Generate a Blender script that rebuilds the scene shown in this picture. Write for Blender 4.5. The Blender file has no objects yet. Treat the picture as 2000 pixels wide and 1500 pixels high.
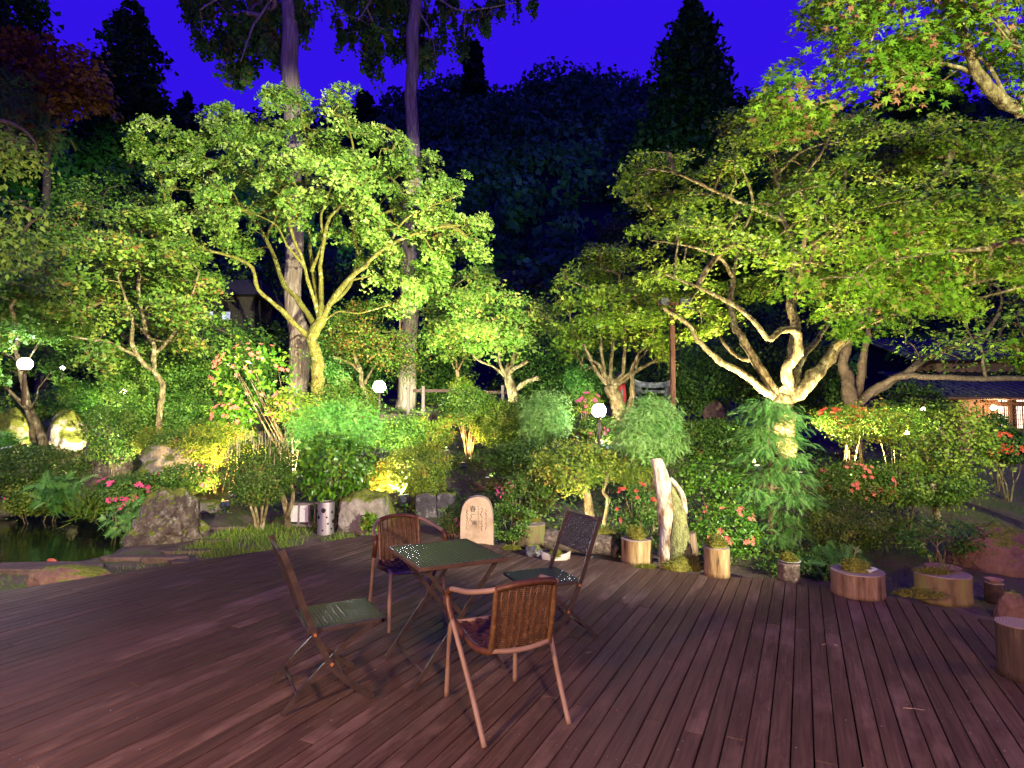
import bpy, bmesh, math, random
import numpy as np
from mathutils import Vector, noise, Matrix

S = bpy.context.scene
COL = S.collection
RNG = np.random.default_rng(7)
random.seed(7)

# ------------------------------------------------------------------ camera
F, HY, H = 1150.0, 818.0, 1.55            # focal length (px of the 2000 px frame), horizon row, eye height
PITCH = math.atan((HY - 750) / F)
cam = bpy.data.cameras.new('camera')
cam_o = bpy.data.objects.new('camera', cam)
COL.objects.link(cam_o)
cam.sensor_width = 36
cam.lens = 36 * F / 2000
cam.clip_start = 0.05
cam.clip_end = 1500
cam_o.location = (0, 0, H)
cam_o.rotation_euler = (math.pi / 2 + PITCH, 0, 0)
S.camera = cam_o

# ------------------------------------------------------------------ dusk sky
W = bpy.data.worlds.new('World')
S.world = W
W.use_nodes = True
nt = W.node_tree
bg = nt.nodes['Background']
sky = nt.nodes.new('ShaderNodeTexSky')
sky.sky_type = 'NISHITA'
sky.sun_disc = False
sky.sun_elevation = math.radians(1.0)
sky.sun_rotation = math.radians(200)
bw = nt.nodes.new('ShaderNodeRGBToBW')
mr = nt.nodes.new('ShaderNodeMapRange')
mr.inputs['From Min'].default_value = 0
mr.inputs['From Max'].default_value = 3
mr.inputs['To Min'].default_value = 0.92
mr.inputs['To Max'].default_value = 1.08
mx = nt.nodes.new('ShaderNodeVectorMath')
mx.operation = 'SCALE'
mx.inputs[0].default_value = (0.34, 0.07, 8.4)     # deep blue hour seen through a tungsten white balance
nt.links.new(sky.outputs[0], bw.inputs[0])
nt.links.new(bw.outputs[0], mr.inputs[0])
nt.links.new(mr.outputs[0], mx.inputs['Scale'])
nt.links.new(mx.outputs[0], bg.inputs['Color'])
bg.inputs['Strength'].default_value = 0.10
S.view_settings.view_transform = 'Standard'
S.view_settings.look = 'None'
S.view_settings.exposure = 0.0
S.view_settings.gamma = 1.0
S.view_settings.use_curve_mapping = False
S.cycles.max_bounces = 5
S.cycles.diffuse_bounces = 1
S.cycles.glossy_bounces = 3
S.cycles.transmission_bounces = 3
S.cycles.use_denoising = True
S.cycles.sample_clamp_indirect = 4.0
S.cycles.use_light_tree = True


def lamp(name, kind, loc, target=None, power=100, color=(1, 1, 1), angle=60, blend=0.5, radius=0.06):
    l = bpy.data.lights.new(name, kind)
    l.energy = power
    l.color = color
    l.shadow_soft_size = radius
    if kind == 'SPOT':
        l.spot_size = math.radians(angle)
        l.spot_blend = blend
    o = bpy.data.objects.new(name, l)
    COL.objects.link(o)
    o.location = loc
    if target is not None:
        d = Vector(target) - Vector(loc)
        o.rotation_euler = d.to_track_quat('-Z', 'Y').to_euler()
    return o


WARM = (1.0, 0.62, 0.26)
WARMW = (1.0, 0.86, 0.62)
COOL = (0.80, 1.0, 0.86)
PINK = (1.0, 0.62, 0.40)
# faint blue dusk sun below the ridge line, very soft
lamp('dusk_sun', 'SUN', (0, 0, 30), (6, 22, 0), 0.02, (0.35, 0.4, 1.0))
bpy.data.lights['dusk_sun'].angle = math.radians(20)
# floodlights mounted high on the inn behind and to the right of the camera
lamp('flood_garden', 'SPOT', (6.5, -1.5, 4.2), (-0.1, 9.2, 1.9), 13500, (1.0, 1.0, 0.80), 37, 0.4, 0.05)
lamp('flood_maple', 'SPOT', (5.5, -2.5, 4.0), (-5.0, 15.0, 5.6), 60000, (0.92, 1.0, 0.62), 33, 0.35, 0.05)
lamp('flood_left_bank', 'SPOT', (-1.0, -2.5, 4.2), (-9.0, 12.4, 1.2), 8500, (1.0, 0.97, 0.66), 40, 0.6, 0.05)
lamp('flood_right_maple', 'SPOT', (5.8, -2.2, 4.4), (6.6, 12.0, 4.6), 13000, (0.92, 1.0, 0.6), 54, 0.6, 0.05)
# porch lanterns of the inn behind the camera
lamp('porch_lantern_left', 'POINT', (-2.9, -0.3, 2.0), None, 1450, PINK, radius=0.2)
lamp('porch_lantern_middle', 'POINT', (1.2, -2.2, 2.7), None, 1500, PINK, radius=0.2)
lamp('porch_lantern_right', 'POINT', (5.6, 2.6, 1.9), None, 190, (1.0, 0.6, 0.3), radius=0.12)


# ------------------------------------------------------------------ projection helpers
def ray(px, py):
    v = ((px - 1000) / F, 1.0, -(py - 750) / F)
    c, s = math.cos(PITCH), math.sin(PITCH)
    return Vector((v[0], v[1] * c - v[2] * s, v[1] * s + v[2] * c))


def pt(px, py, Y):                        # the point at distance Y that is seen there
    r = ray(px, py)
    return Vector((0, 0, H)) + r * (Y / r.y)


def onz(px, py, z=0.0):                   # the point at height z that is seen there
    r = ray(px, py)
    return Vector((0, 0, H)) + r * ((z - H) / r.z)


def sstep(a, b, x):
    t = np.clip((x - a) / (b - a), 0, 1)
    return t * t * (3 - 2 * t)


POND = [tuple(onz(px, py, zz)[:2]) for px, py, zz in
        [(-260, 1160, -.2), (-40, 1126, -.2), (60, 1112, -.2), (150, 1102, -.2), (200, 1088, -.2), (246, 1070, -.25), (258, 1048, -.34), (232, 1022, -.34), (175, 1006, -.34), (60, 1002, -.34), (-60, 1000, -.34), (-300, 1004, -.34)]]


def poly_sd(x, y, poly):                  # signed distance, negative inside
    x = np.asarray(x, float); y = np.asarray(y, float)
    inside = np.zeros(x.shape, bool)
    d = np.full(x.shape, 1e9)
    n = len(poly)
    for i in range(n):
        x1, y1 = poly[i]; x2, y2 = poly[(i + 1) % n]
        ex, ey = x2 - x1, y2 - y1
        t = np.clip(((x - x1) * ex + (y - y1) * ey) / (ex * ex + ey * ey + 1e-12), 0, 1)
        d = np.minimum(d, np.hypot(x - x1 - t * ex, y - y1 - t * ey))
        if y1 != y2:
            c = ((y1 > y) != (y2 > y)) & (x < (x2 - x1) * (y - y1) / (y2 - y1) + x1)
            inside ^= c
    return np.where(inside, -d, d)


def gz(x, y):                             # garden terrain height
    x = np.asarray(x, float); y = np.asarray(y, float)
    prof = np.interp(y, [-20, 7.4, 9, 11, 13, 15, 18, 25, 40, 60], [-0.13, -0.13, -0.02, 0.32, 0.72, 1.15, 1.62, 2.3, 3.4, 5.5])
    k = 1 - 0.72 * sstep(4.5, 9.5, x) * (1 - sstep(26, 45, y))
    z = -0.13 + (prof + 0.13) * k
    z = z + 0.05 * np.sin(x * 1.3 + y * 0.7) * sstep(8, 12, y) + 0.03 * np.sin(x * 3.1 - y * 2.3) * sstep(7.5, 10, y)
    sd = poly_sd(x, y, POND)
    bank = sstep(0.14, -0.22, sd)
    # the left bank is low all round the pond
    near = sstep(3.2, 0.3, sd)
    z = z * (1 - 0.8 * near) + (-0.14) * 0.8 * near
    return z * (1 - bank) + (-0.75) * bank


def hit(px, py):                          # where the sight line meets the terrain
    r = ray(px, py); c = Vector((0, 0, H))
    t = 3.0
    while t < 80:
        p = c + r * t
        if p.z < float(gz(p.x, p.y)):
            return Vector((p.x, p.y, float(gz(p.x, p.y))))
        t += 0.04
    return c + r * 80


# ------------------------------------------------------------------ object helpers
def tag(o, label=None, cat=None, group=None, kind=None):
    if label: o['label'] = label
    if cat: o['category'] = cat
    if group: o['group'] = group
    if kind: o['kind'] = kind
    return o


def empty(name, loc, rz=0.0):
    o = bpy.data.objects.new(name, None)
    o.empty_display_size = 0.1
    COL.objects.link(o)
    o.location = loc
    o.rotation_euler = (0, 0, rz)
    return o


def npmesh(name, V, T, mat, tint=None, smooth=False):
    V = np.asarray(V, np.float32); T = np.asarray(T, np.int32)
    me = bpy.data.meshes.new(name)
    me.vertices.add(len(V)); me.vertices.foreach_set('co', V.ravel())
    me.loops.add(T.size); me.loops.foreach_set('vertex_index', T.ravel())
    me.polygons.add(len(T))
    me.polygons.foreach_set('loop_start', np.arange(0, T.size, T.shape[1], dtype=np.int32))
    me.polygons.foreach_set('loop_total', np.full(len(T), T.shape[1], np.int32))
    if smooth:
        me.polygons.foreach_set('use_smooth', np.ones(len(T), bool))
    if tint is not None:
        a = me.attributes.new('tint', 'FLOAT', 'POINT')
        a.data.foreach_set('value', np.asarray(tint, np.float32))
    me.update(calc_edges=True)
    me.validate()
    if mat: me.materials.append(mat)
    return me


def link(name, me, parent=None, loc=(0, 0, 0), rz=0):
    o = bpy.data.objects.new(name, me)
    COL.objects.link(o)
    o.location = loc
    o.rotation_euler = (0, 0, rz)
    if parent: o.parent = parent
    return o


class MB:                                 # collects shapes of one part
    def __init__(s):
        s.v = []; s.f = []; s.sm = []

    def add(s, V, Fs, smooth=False):
        b = len(s.v)
        s.v += [tuple(v) for v in V]
        s.f += [tuple(b + i for i in f) for f in Fs]
        s.sm += [smooth] * len(Fs)
        return s

    def box(s, c, size, rz=0.0, ch=0.0):
        hx, hy, hz = [q / 2 for q in size]
        if ch:
            bm = bmesh.new()
            bmesh.ops.create_cube(bm, size=1)
            for v in bm.verts: v.co = (v.co.x * size[0], v.co.y * size[1], v.co.z * size[2])
            bmesh.ops.bevel(bm, geom=bm.edges[:], offset=ch, segments=1, affect='EDGES')
            V = [v.co.copy() for v in bm.verts]
            Fs = [[v.index for v in f.verts] for f in bm.faces]
            bm.free()
        else:
            V = [Vector((x, y, z)) for z in (-hz, hz) for y in (-hy, hy) for x in (-hx, hx)]
            Fs = [(0, 2, 3, 1), (4, 5, 7, 6), (0, 1, 5, 4), (2, 6, 7, 3), (0, 4, 6, 2), (1, 3, 7, 5)]
        R = Matrix.Rotation(rz, 3, 'Z')
        return s.add([R @ v + Vector(c) for v in V], Fs)

    def tube(s, P, r, n=8, cap=True, ring=None, flat=1.0):
        P = [Vector(p) for p in P]
        if not hasattr(r, '__len__'): r = [r] * len(P)
        V = []; Fs = []
        up = None
        for i, p in enumerate(P):
            d = (P[min(i + 1, len(P) - 1)] - P[max(i - 1, 0)])
            if d.length < 1e-9: d = Vector((0, 0, 1))
            d.normalize()
            if up is None:
                up = Vector((0, 0, 1)) if abs(d.z) < 0.9 else Vector((0, 1, 0))
            a = d.cross(up)
            if a.length < 1e-5: a = d.cross(Vector((1, 0, 0)))
            a.normalize(); b = a.cross(d).normalized(); up = b
            for k in range(n):
                t = 2 * math.pi * k / n
                V.append(p + a * math.cos(t) * r[i] + b * math.sin(t) * r[i] * flat)
        for i in range(len(P) - 1):
            for k in range(n):
                k2 = (k + 1) % n
                Fs.append((i * n + k, i * n + k2, (i + 1) * n + k2, (i + 1) * n + k))
        s.add(V, Fs, n > 4)
        if cap:
            b0 = len(s.v) - len(V)
            s.f.append(tuple(b0 + k for k in range(n))[::-1]); s.sm.append(False)
            s.f.append(tuple(b0 + (len(P) - 1) * n + k for k in range(n))); s.sm.append(False)
        return s

    def lathe(s, prof, c=(0, 0, 0), n=24, wob=0.0, seed=0, closed=False):
        V = []; Fs = []
        for (r, z) in prof:
            for k in range(n):
                t = 2 * math.pi * k / n
                rr = r * (1 + wob * noise.noise(Vector((math.cos(t) * 1.5 + seed, math.sin(t) * 1.5, z * 1.2 + seed))))
                V.append((c[0] + rr * math.cos(t), c[1] + rr * math.sin(t), c[2] + z))
        for i in range(len(prof) - 1):
            for k in range(n):
                k2 = (k + 1) % n
                Fs.append((i * n + k, i * n + k2, (i + 1) * n + k2, (i + 1) * n + k))
        s.add(V, Fs, True)
        b0 = len(s.v) - len(V)
        if prof[0][0] > 1e-4:
            s.f.append(tuple(b0 + k for k in range(n))[::-1]); s.sm.append(False)
        if prof[-1][0] > 1e-4:
            s.f.append(tuple(b0 + (len(prof) - 1) * n + k for k in range(n))); s.sm.append(False)
        return s

    def mesh(s, name, mat):
        me = bpy.data.meshes.new(name)
        me.from_pydata(s.v, [], s.f)
        me.polygons.foreach_set('use_smooth', s.sm)
        me.materials.append(mat)
        me.update()
        return me

    def build(s, name, mat, parent=None, loc=(0, 0, 0), rz=0):
        return link(name, s.mesh(name, mat), parent, loc, rz)


def kids(o): return [c for c in bpy.data.objects if c.parent == o]


def copy_tree(o, loc=None, rz=None, parent=None):
    c = o.copy(); COL.objects.link(c)
    if parent is not None: c.parent = parent
    if loc is not None: c.location = loc
    if rz is not None: c.rotation_euler = (0, 0, rz)
    for k in kids(o): copy_tree(k, parent=c)
    return c


# ------------------------------------------------------------------ materials
MATS = {}


def nd(t, typ, **kw):
    n = t.nodes.new(typ)
    for k, v in kw.items(): setattr(n, k, v)
    return n


def base_mat(name, rough=0.7, spec=0.3, metal=0.0):
    m = bpy.data.materials.new(name)
    m.use_nodes = True
    b = m.node_tree.nodes['Principled BSDF']
    b.inputs['Roughness'].default_value = rough
    b.inputs['Specular IOR Level'].default_value = spec
    b.inputs['Metallic'].default_value = metal
    return m, m.node_tree, b


def ramp(t, stops, interp='LINEAR'):
    r = nd(t, 'ShaderNodeValToRGB')
    r.color_ramp.interpolation = interp
    e = r.color_ramp.elements
    while len(e) < len(stops): e.new(0.5)
    for i, (p, c) in enumerate(stops):
        e[i].position = p
        e[i].color = (c[0], c[1], c[2], 1)
    return r


def mat_noise(name, stops, scale=8, detail=6, rough=0.8, spec=0.25, bump=0.3, bscale=None, stretch=(1, 1, 1), metal=0.0, dist=0.02, objrand=0.0, rot=0.0, rough2=None):
    if name in MATS: return MATS[name]
    m, t, b = base_mat(name, rough, spec, metal)
    tc = nd(t, 'ShaderNodeTexCoord')
    mp = nd(t, 'ShaderNodeMapping')
    mp.inputs['Scale'].default_value = stretch
    mp.inputs['Rotation'].default_value = (0, 0, rot)
    t.links.new(tc.outputs['Object'], mp.inputs[0])
    n = nd(t, 'ShaderNodeTexNoise')
    n.inputs['Scale'].default_value = scale
    n.inputs['Detail'].default_value = detail
    n.inputs['Roughness'].default_value = 0.62
    t.links.new(mp.outputs[0], n.inputs['Vector'])
    r = ramp(t, stops)
    src = n.outputs['Fac']
    if objrand:
        oi = nd(t, 'ShaderNodeObjectInfo')
        ma = nd(t, 'ShaderNodeMath', operation='MULTIPLY_ADD')
        ma.inputs[1].default_value = objrand
        t.links.new(oi.outputs['Random'], ma.inputs[0])
        sb = nd(t, 'ShaderNodeMath', operation='SUBTRACT')
        sb.inputs[1].default_value = objrand / 2
        t.links.new(src, sb.inputs[0])
        t.links.new(sb.outputs[0], ma.inputs[2])
        src = ma.outputs[0]
    t.links.new(src, r.inputs[0])
    t.links.new(r.outputs[0], b.inputs['Base Color'])
    n2 = nd(t, 'ShaderNodeTexNoise')
    n2.inputs['Scale'].default_value = bscale or scale * 3
    n2.inputs['Detail'].default_value = 5
    t.links.new(mp.outputs[0], n2.inputs['Vector'])
    bp = nd(t, 'ShaderNodeBump')
    bp.inputs['Strength'].default_value = bump
    bp.inputs['Distance'].default_value = dist
    t.links.new(n2.outputs['Fac'], bp.inputs['Height'])
    t.links.new(bp.outputs[0], b.inputs['Normal'])
    if rough2 is not None:
        r2 = nd(t, 'ShaderNodeMapRange')
        r2.inputs['To Min'].default_value = rough
        r2.inputs['To Max'].default_value = rough2
        t.links.new(n2.outputs['Fac'], r2.inputs[0])
        t.links.new(r2.outputs[0], b.inputs['Roughness'])
    MATS[name] = m
    return m


def leaf_mat(name, stops, trans=0.36, rough=0.45, spec=0.3):
    if name in MATS: return MATS[name]
    m, t, b = base_mat(name, rough, spec)
    at = nd(t, 'ShaderNodeAttribute', attribute_name='tint')
    r = ramp(t, stops)
    t.links.new(at.outputs['Fac'], r.inputs[0])
    t.links.new(r.outputs[0], b.inputs['Base Color'])
    tr = nd(t, 'ShaderNodeBsdfTranslucent')
    t.links.new(r.outputs[0], tr.inputs[0])
    mi = nd(t, 'ShaderNodeMixShader')
    mi.inputs[0].default_value = trans
    t.links.new(b.outputs[0], mi.inputs[1]); t.links.new(tr.outputs[0], mi.inputs[2])
    t.links.new(mi.outputs[0], t.nodes['Material Output'].inputs['Surface'])
    MATS[name] = m
    return m


def emit_mat(name, color, strength):
    m = bpy.data.materials.new(name)
    m.use_nodes = True
    b = m.node_tree.nodes['Principled BSDF']
    b.inputs['Base Color'].default_value = (*color, 1)
    b.inputs['Emission Color'].default_value = (*color, 1)
    b.inputs['Emission Strength'].default_value = strength
    return m


def rock_mat(name, stops, moss=0.5, mosscol=((0.05, 0.07, 0.01), (0.16, 0.17, 0.02)), scale=5, lichen=True):
    if name in MATS: return MATS[name]
    m, t, b = base_mat(name, 0.85, 0.25)
    tc = nd(t, 'ShaderNodeTexCoord')
    n = nd(t, 'ShaderNodeTexNoise'); n.inputs['Scale'].default_value = scale; n.inputs['Detail'].default_value = 10; n.inputs['Roughness'].default_value = 0.7
    t.links.new(tc.outputs['Object'], n.inputs['Vector'])
    r = ramp(t, stops); t.links.new(n.outputs['Fac'], r.inputs[0])
    col = r.outputs[0]
    if lichen:
        v = nd(t, 'ShaderNodeTexNoise'); v.inputs['Scale'].default_value = scale * 1.3; v.inputs['Detail'].default_value = 12; v.inputs['Roughness'].default_value = 0.85
        t.links.new(tc.outputs['Object'], v.inputs['Vector'])
        vr = ramp(t, [(0.52, (0, 0, 0)), (0.66, (1, 1, 1))]); t.links.new(v.outputs['Fac'], vr.inputs[0])
        mx = nd(t, 'ShaderNodeMix', data_type='RGBA'); mx.inputs['B'].default_value = (0.34, 0.31, 0.25, 1)
        t.links.new(vr.outputs[0], mx.inputs['Factor']); t.links.new(col, mx.inputs['A']); col = mx.outputs['Result']
    g = nd(t, 'ShaderNodeNewGeometry'); sx = nd(t, 'ShaderNodeSeparateXYZ'); t.links.new(g.outputs['Normal'], sx.inputs[0])
    n3 = nd(t, 'ShaderNodeTexNoise'); n3.inputs['Scale'].default_value = 3.5; n3.inputs['Detail'].default_value = 6
    t.links.new(tc.outputs['Object'], n3.inputs['Vector'])
    a = nd(t, 'ShaderNodeMath', operation='MULTIPLY_ADD'); a.inputs[1].default_value = 0.55
    t.links.new(sx.outputs['Z'], a.inputs[0]); t.links.new(n3.outputs['Fac'], a.inputs[2])
    mr_ = ramp(t, [(max(0.0, 1.02 - moss * 0.5), (0, 0, 0)), (min(1.0, 1.1 - moss * 0.5), (1, 1, 1))]); t.links.new(a.outputs[0], mr_.inputs[0])
    n4 = nd(t, 'ShaderNodeTexNoise'); n4.inputs['Scale'].default_value = 40; n4.inputs['Detail'].default_value = 4
    t.links.new(tc.outputs['Object'], n4.inputs['Vector'])
    mc = ramp(t, [(0.3, mosscol[0]), (0.7, mosscol[1])]); t.links.new(n4.outputs['Fac'], mc.inputs[0])
    mx2 = nd(t, 'ShaderNodeMix', data_type='RGBA')
    t.links.new(mr_.outputs[0], mx2.inputs['Factor']); t.links.new(col, mx2.inputs['A']); t.links.new(mc.outputs[0], mx2.inputs['B'])
    t.links.new(mx2.outputs['Result'], b.inputs['Base Color'])
    bp = nd(t, 'ShaderNodeBump'); bp.inputs['Strength'].default_value = 0.8; bp.inputs['Distance'].default_value = 0.03
    nb = nd(t, 'ShaderNodeTexNoise'); nb.inputs['Scale'].default_value = scale * 4; nb.inputs['Detail'].default_value = 8
    t.links.new(tc.outputs['Object'], nb.inputs['Vector'])
    t.links.new(nb.outputs['Fac'], bp.inputs['Height']); t.links.new(bp.outputs[0], b.inputs['Normal'])
    MATS[name] = m
    return m


BARK = mat_noise('bark_pale', [(0.32, (0.045, 0.03, 0.015)), (0.45, (0.14, 0.10, 0.045)), (0.55, (0.22, 0.17, 0.07)), (0.66, (0.42, 0.36, 0.24))], scale=13, stretch=(1, 1, 0.5), bump=0.9, dist=0.03)
BARKM = mat_noise('bark_mossy', [(0.34, (0.05, 0.035, 0.015)), (0.45, (0.15, 0.12, 0.02)), (0.57, (0.13, 0.13, 0.015)), (0.68, (0.36, 0.33, 0.2))], scale=11, bump=1.0, dist=0.05)
BARKD = mat_noise('bark_dark', [(0.3, (0.05, 0.035, 0.025)), (0.55, (0.10, 0.07, 0.05)), (0.75, (0.16, 0.12, 0.09))], scale=10, bump=0.8, dist=0.03)
BARKC = mat_noise('bark_cedar', [(0.3, (0.12, 0.08, 0.06)), (0.5, (0.27, 0.19, 0.15)), (0.72, (0.46, 0.36, 0.30))], scale=14, stretch=(1, 1, 0.06), bump=1.0, dist=0.05, bscale=30)

G_MAPLE = leaf_mat('leaf_maple_lime', [(0, (0.05, 0.11, 0.012)), (0.4, (0.14, 0.27, 0.03)), (0.75, (0.34, 0.48, 0.08)), (1, (0.56, 0.64, 0.18))])
G_MAPLE2 = leaf_mat('leaf_maple_green', [(0, (0.035, 0.11, 0.012)), (0.55, (0.11, 0.23, 0.026)), (0.9, (0.22, 0.34, 0.05)), (1, (0.38, 0.34, 0.07))])
G_MAPLE3 = leaf_mat('leaf_maple_turning', [(0, (0.04, 0.11, 0.012)), (0.5, (0.13, 0.23, 0.028)), (0.84, (0.28, 0.35, 0.05)), (0.93, (0.40, 0.26, 0.05)), (1, (0.42, 0.15, 0.06))])
G_MAPLE4 = leaf_mat('leaf_maple_golden', [(0, (0.05, 0.12, 0.008)), (0.45, (0.14, 0.25, 0.016)), (0.85, (0.32, 0.42, 0.04)), (1, (0.46, 0.46, 0.06))])
G_SHRUB = leaf_mat('leaf_shrub_green', [(0, (0.028, 0.09, 0.011)), (0.6, (0.09, 0.20, 0.024)), (1, (0.26, 0.37, 0.05))], trans=0.3)
G_BOX = leaf_mat('leaf_box_fine', [(0, (0.025, 0.07, 0.008)), (0.6, (0.07, 0.14, 0.014)), (0.93, (0.17, 0.25, 0.03)), (1, (0.26, 0.11, 0.03))], trans=0.3)
G_GLOSS = leaf_mat('leaf_broad_glossy', [(0, (0.035, 0.13, 0.008)), (0.6, (0.11, 0.27, 0.015)), (1, (0.26, 0.40, 0.03))], trans=0.35, rough=0.3, spec=0.5)
G_YELL = leaf_mat('leaf_azalea_yellowing', [(0, (0.05, 0.12, 0.010)), (0.5, (0.16, 0.25, 0.022)), (0.9, (0.36, 0.42, 0.05)), (1, (0.46, 0.24, 0.04))], trans=0.35)
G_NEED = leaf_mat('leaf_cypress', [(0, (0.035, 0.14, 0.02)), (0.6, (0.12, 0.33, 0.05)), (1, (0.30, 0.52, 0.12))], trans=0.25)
G_CEDAR = leaf_mat('leaf_cedar', [(0, (0.02, 0.06, 0.018)), (0.7, (0.06, 0.15, 0.04)), (1, (0.2, 0.10, 0.03))], trans=0.15, rough=0.9, spec=0.02)
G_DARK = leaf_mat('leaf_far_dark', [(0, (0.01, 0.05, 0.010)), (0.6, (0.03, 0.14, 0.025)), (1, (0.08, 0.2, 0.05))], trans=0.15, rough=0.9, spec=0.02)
G_MTN = leaf_mat('leaf_mountain_wood', [(0, (0.015, 0.09, 0.020)), (0.6, (0.08, 0.40, 0.060)), (1, (0.16, 0.6, 0.13))], trans=0.1, rough=0.9, spec=0.02)
G_NEARM = leaf_mat('leaf_near_maple', [(0, (0.035, 0.10, 0.006)), (0.45, (0.12, 0.26, 0.014)), (0.76, (0.24, 0.36, 0.03)), (0.86, (0.30, 0.16, 0.07)), (1, (0.34, 0.13, 0.08))], rough=0.7, spec=0.12)
G_RUST = leaf_mat('leaf_rust', [(0, (0.08, 0.04, 0.008)), (0.6, (0.26, 0.11, 0.02)), (1, (0.4, 0.2, 0.05))], trans=0.3)
G_GRASS = leaf_mat('leaf_grass', [(0, (0.05, 0.12, 0.01)), (0.6, (0.13, 0.25, 0.018)), (1, (0.34, 0.36, 0.05))], trans=0.35)
G_MOSS = leaf_mat('moss_fibre', [(0, (0.06, 0.07, 0.008)), (0.6, (0.15, 0.16, 0.015)), (1, (0.28, 0.26, 0.03))], trans=0.2)
FL_PINK = mat_noise('petal_pink', [(0.3, (0.6, 0.05, 0.16)), (0.7, (0.8, 0.14, 0.3))], rough=0.5)
FL_RED = mat_noise('petal_red', [(0.3, (0.55, 0.05, 0.03)), (0.7, (0.75, 0.12, 0.07))], rough=0.5)
FL_SALM = mat_noise('petal_salmon', [(0.3, (0.6, 0.10, 0.07)), (0.7, (0.72, 0.22, 0.16))], rough=0.5)
FL_WHITE = mat_noise('petal_white', [(0.3, (0.6, 0.6, 0.65)), (0.7, (0.8, 0.8, 0.8))], rough=0.5)

# ------------------------------------------------------------------ leaves
def tpl(v, t): return np.array(v, float), np.array(t, int)


def star(nl=5):
    v = [(0.0, 0, 0)]; t = []
    angs = np.radians([0, 48, -48, 100, -100][:nl]); ln = [1.0, 0.85, 0.85, 0.55, 0.55][:nl]
    for a, l in zip(angs, ln):
        i = len(v)
        c, s = math.cos(a), math.sin(a)
        w = 0.16
        v += [(0.30 * c * l - w * s, 0.30 * s * l + w * c, 0.0), (l * c, l * s, -0.14 * l), (0.30 * c * l + w * s, 0.30 * s * l - w * c, 0.0)]
        t += [(0, i + 2, i + 1), (0, i + 1, i)]
    return tpl(v, t)


STAR = star(5)
STAR3 = tpl([(0, 0, 0), (0.35, 0.55, -0.08), (1, 0, -0.12), (0.35, -0.55, -0.08), (-0.1, 0.75, 0), (-0.1, -0.75, 0)],
            [(0, 2, 1), (0, 3, 2), (0, 1, 4), (0, 5, 3)])
OVAL = tpl([(0, 0, 0), (0.45, 0.27, 0.06), (1, 0, -0.08), (0.45, -0.27, 0.06), (0.45, 0, 0)],
           [(0, 4, 1), (1, 4, 2), (0, 3, 4), (4, 3, 2)])
QUAD = tpl([(0, 0, 0), (0.5, 0.34, 0.05), (1, 0, -0.05), (0.5, -0.34, 0.05)], [(0, 2, 1), (0, 3, 2)])


def frond(k=7, droop=0.45, w=0.035, sl=0.34):
    v = []; t = []
    def sp(x): return Vector((x, 0, -droop * x * x + 0.12 * x))
    for i in range(k):                     # spine segments
        a = sp(i / k); b = sp((i + 1) / k)
        j = len(v)
        v += [(a.x, w, a.z), (a.x, -w, a.z), (b.x, 0, b.z)]
        t += [(j, j + 1, j + 2)]
    for i in range(1, k):
        for s in (-1, 1):
            a = sp(i / k); L = sl * (1 - 0.45 * i / k)
            j = len(v)
            v += [(a.x - 0.03, 0, a.z), (a.x + 0.05, 0, a.z), (a.x + L * 0.8, s * L * 0.75, a.z - 0.16 * L)]
            t += [(j, j + 1, j + 2)]
    return tpl(v, t)


FROND = frond()
FERN = frond(9, 0.7, 0.02, 0.42)
BLADE = tpl([(0, 0.035, 0), (0, -0.035, 0), (0.6, 0.02, 0.0), (0.6, -0.02, 0), (1, 0, -0.12)], [(0, 1, 2), (1, 3, 2), (2, 3, 4)])
TUFT = tpl([(0, 0.12, 0), (0, -0.12, 0), (1, 0, 0)], [(0, 1, 2)])


def scatter(C, size, Nrm, template, xdir=None, jit=0.3):
    """place a leaf template at every point; Nrm is the leaf normal, xdir the way its tip points"""
    tv, tt = template
    C = np.asarray(C, float); n = len(C)
    if n == 0: return np.zeros((0, 3)), np.zeros((0, 3), int)
    N = Nrm + 1e-6
    N = N / np.linalg.norm(N, axis=1, keepdims=True)
    X = RNG.normal(size=(n, 3)) if xdir is None else xdir + RNG.normal(size=(n, 3)) * jit
    X = X - (X * N).sum(1, keepdims=True) * N
    X /= np.linalg.norm(X, axis=1, keepdims=True) + 1e-9
    Yv = np.cross(N, X)
    s = np.asarray(size).reshape(-1, 1, 1) * np.ones((n, 1, 1))
    V = C[:, None, :] + s * (tv[None, :, 0:1] * X[:, None, :] + tv[None, :, 1:2] * Yv[:, None, :] + tv[None, :, 2:3] * N[:, None, :])
    T = tt[None] + (np.arange(n) * len(tv))[:, None, None]
    return V.reshape(-1, 3), T.reshape(-1, 3)


def leafmesh(name, mat, C, size, Nrm, template, parent, origin, xdir=None, jit=0.3, tint=None):
    V, T = scatter(C, size, Nrm, template, xdir, jit)
    k = len(template[0])
    ti = RNG.random(len(C)) if tint is None else tint
    me = npmesh(name, V - np.array(origin), T, mat, np.repeat(ti, k))
    return link(name, me, parent)


def inpoly(x, y, poly):
    return poly_sd(np.array([x]), np.array([y]), poly)[0] < 0


def fnoise(P, sc, seed=0.0):
    return np.array([noise.noise(Vector((p[0] * sc + seed, p[1] * sc, p[2] * sc))) for p in P])


def smooth_path(P, k=3):                  # Catmull-Rom
    P = [np.array(p, float) for p in P]
    Q = [P[0]] + P + [P[-1]]
    out = []
    for i in range(1, len(Q) - 2):
        p0, p1, p2, p3 = Q[i - 1], Q[i], Q[i + 1], Q[i + 2]
        for j in range(k):
            t = j / k
            out.append(0.5 * ((2 * p1) + (-p0 + p2) * t + (2 * p0 - 5 * p1 + 4 * p2 - p3) * t * t + (-p0 + 3 * p1 - 3 * p2 + p3) * t ** 3))
    out.append(P[-1])
    return out


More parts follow.
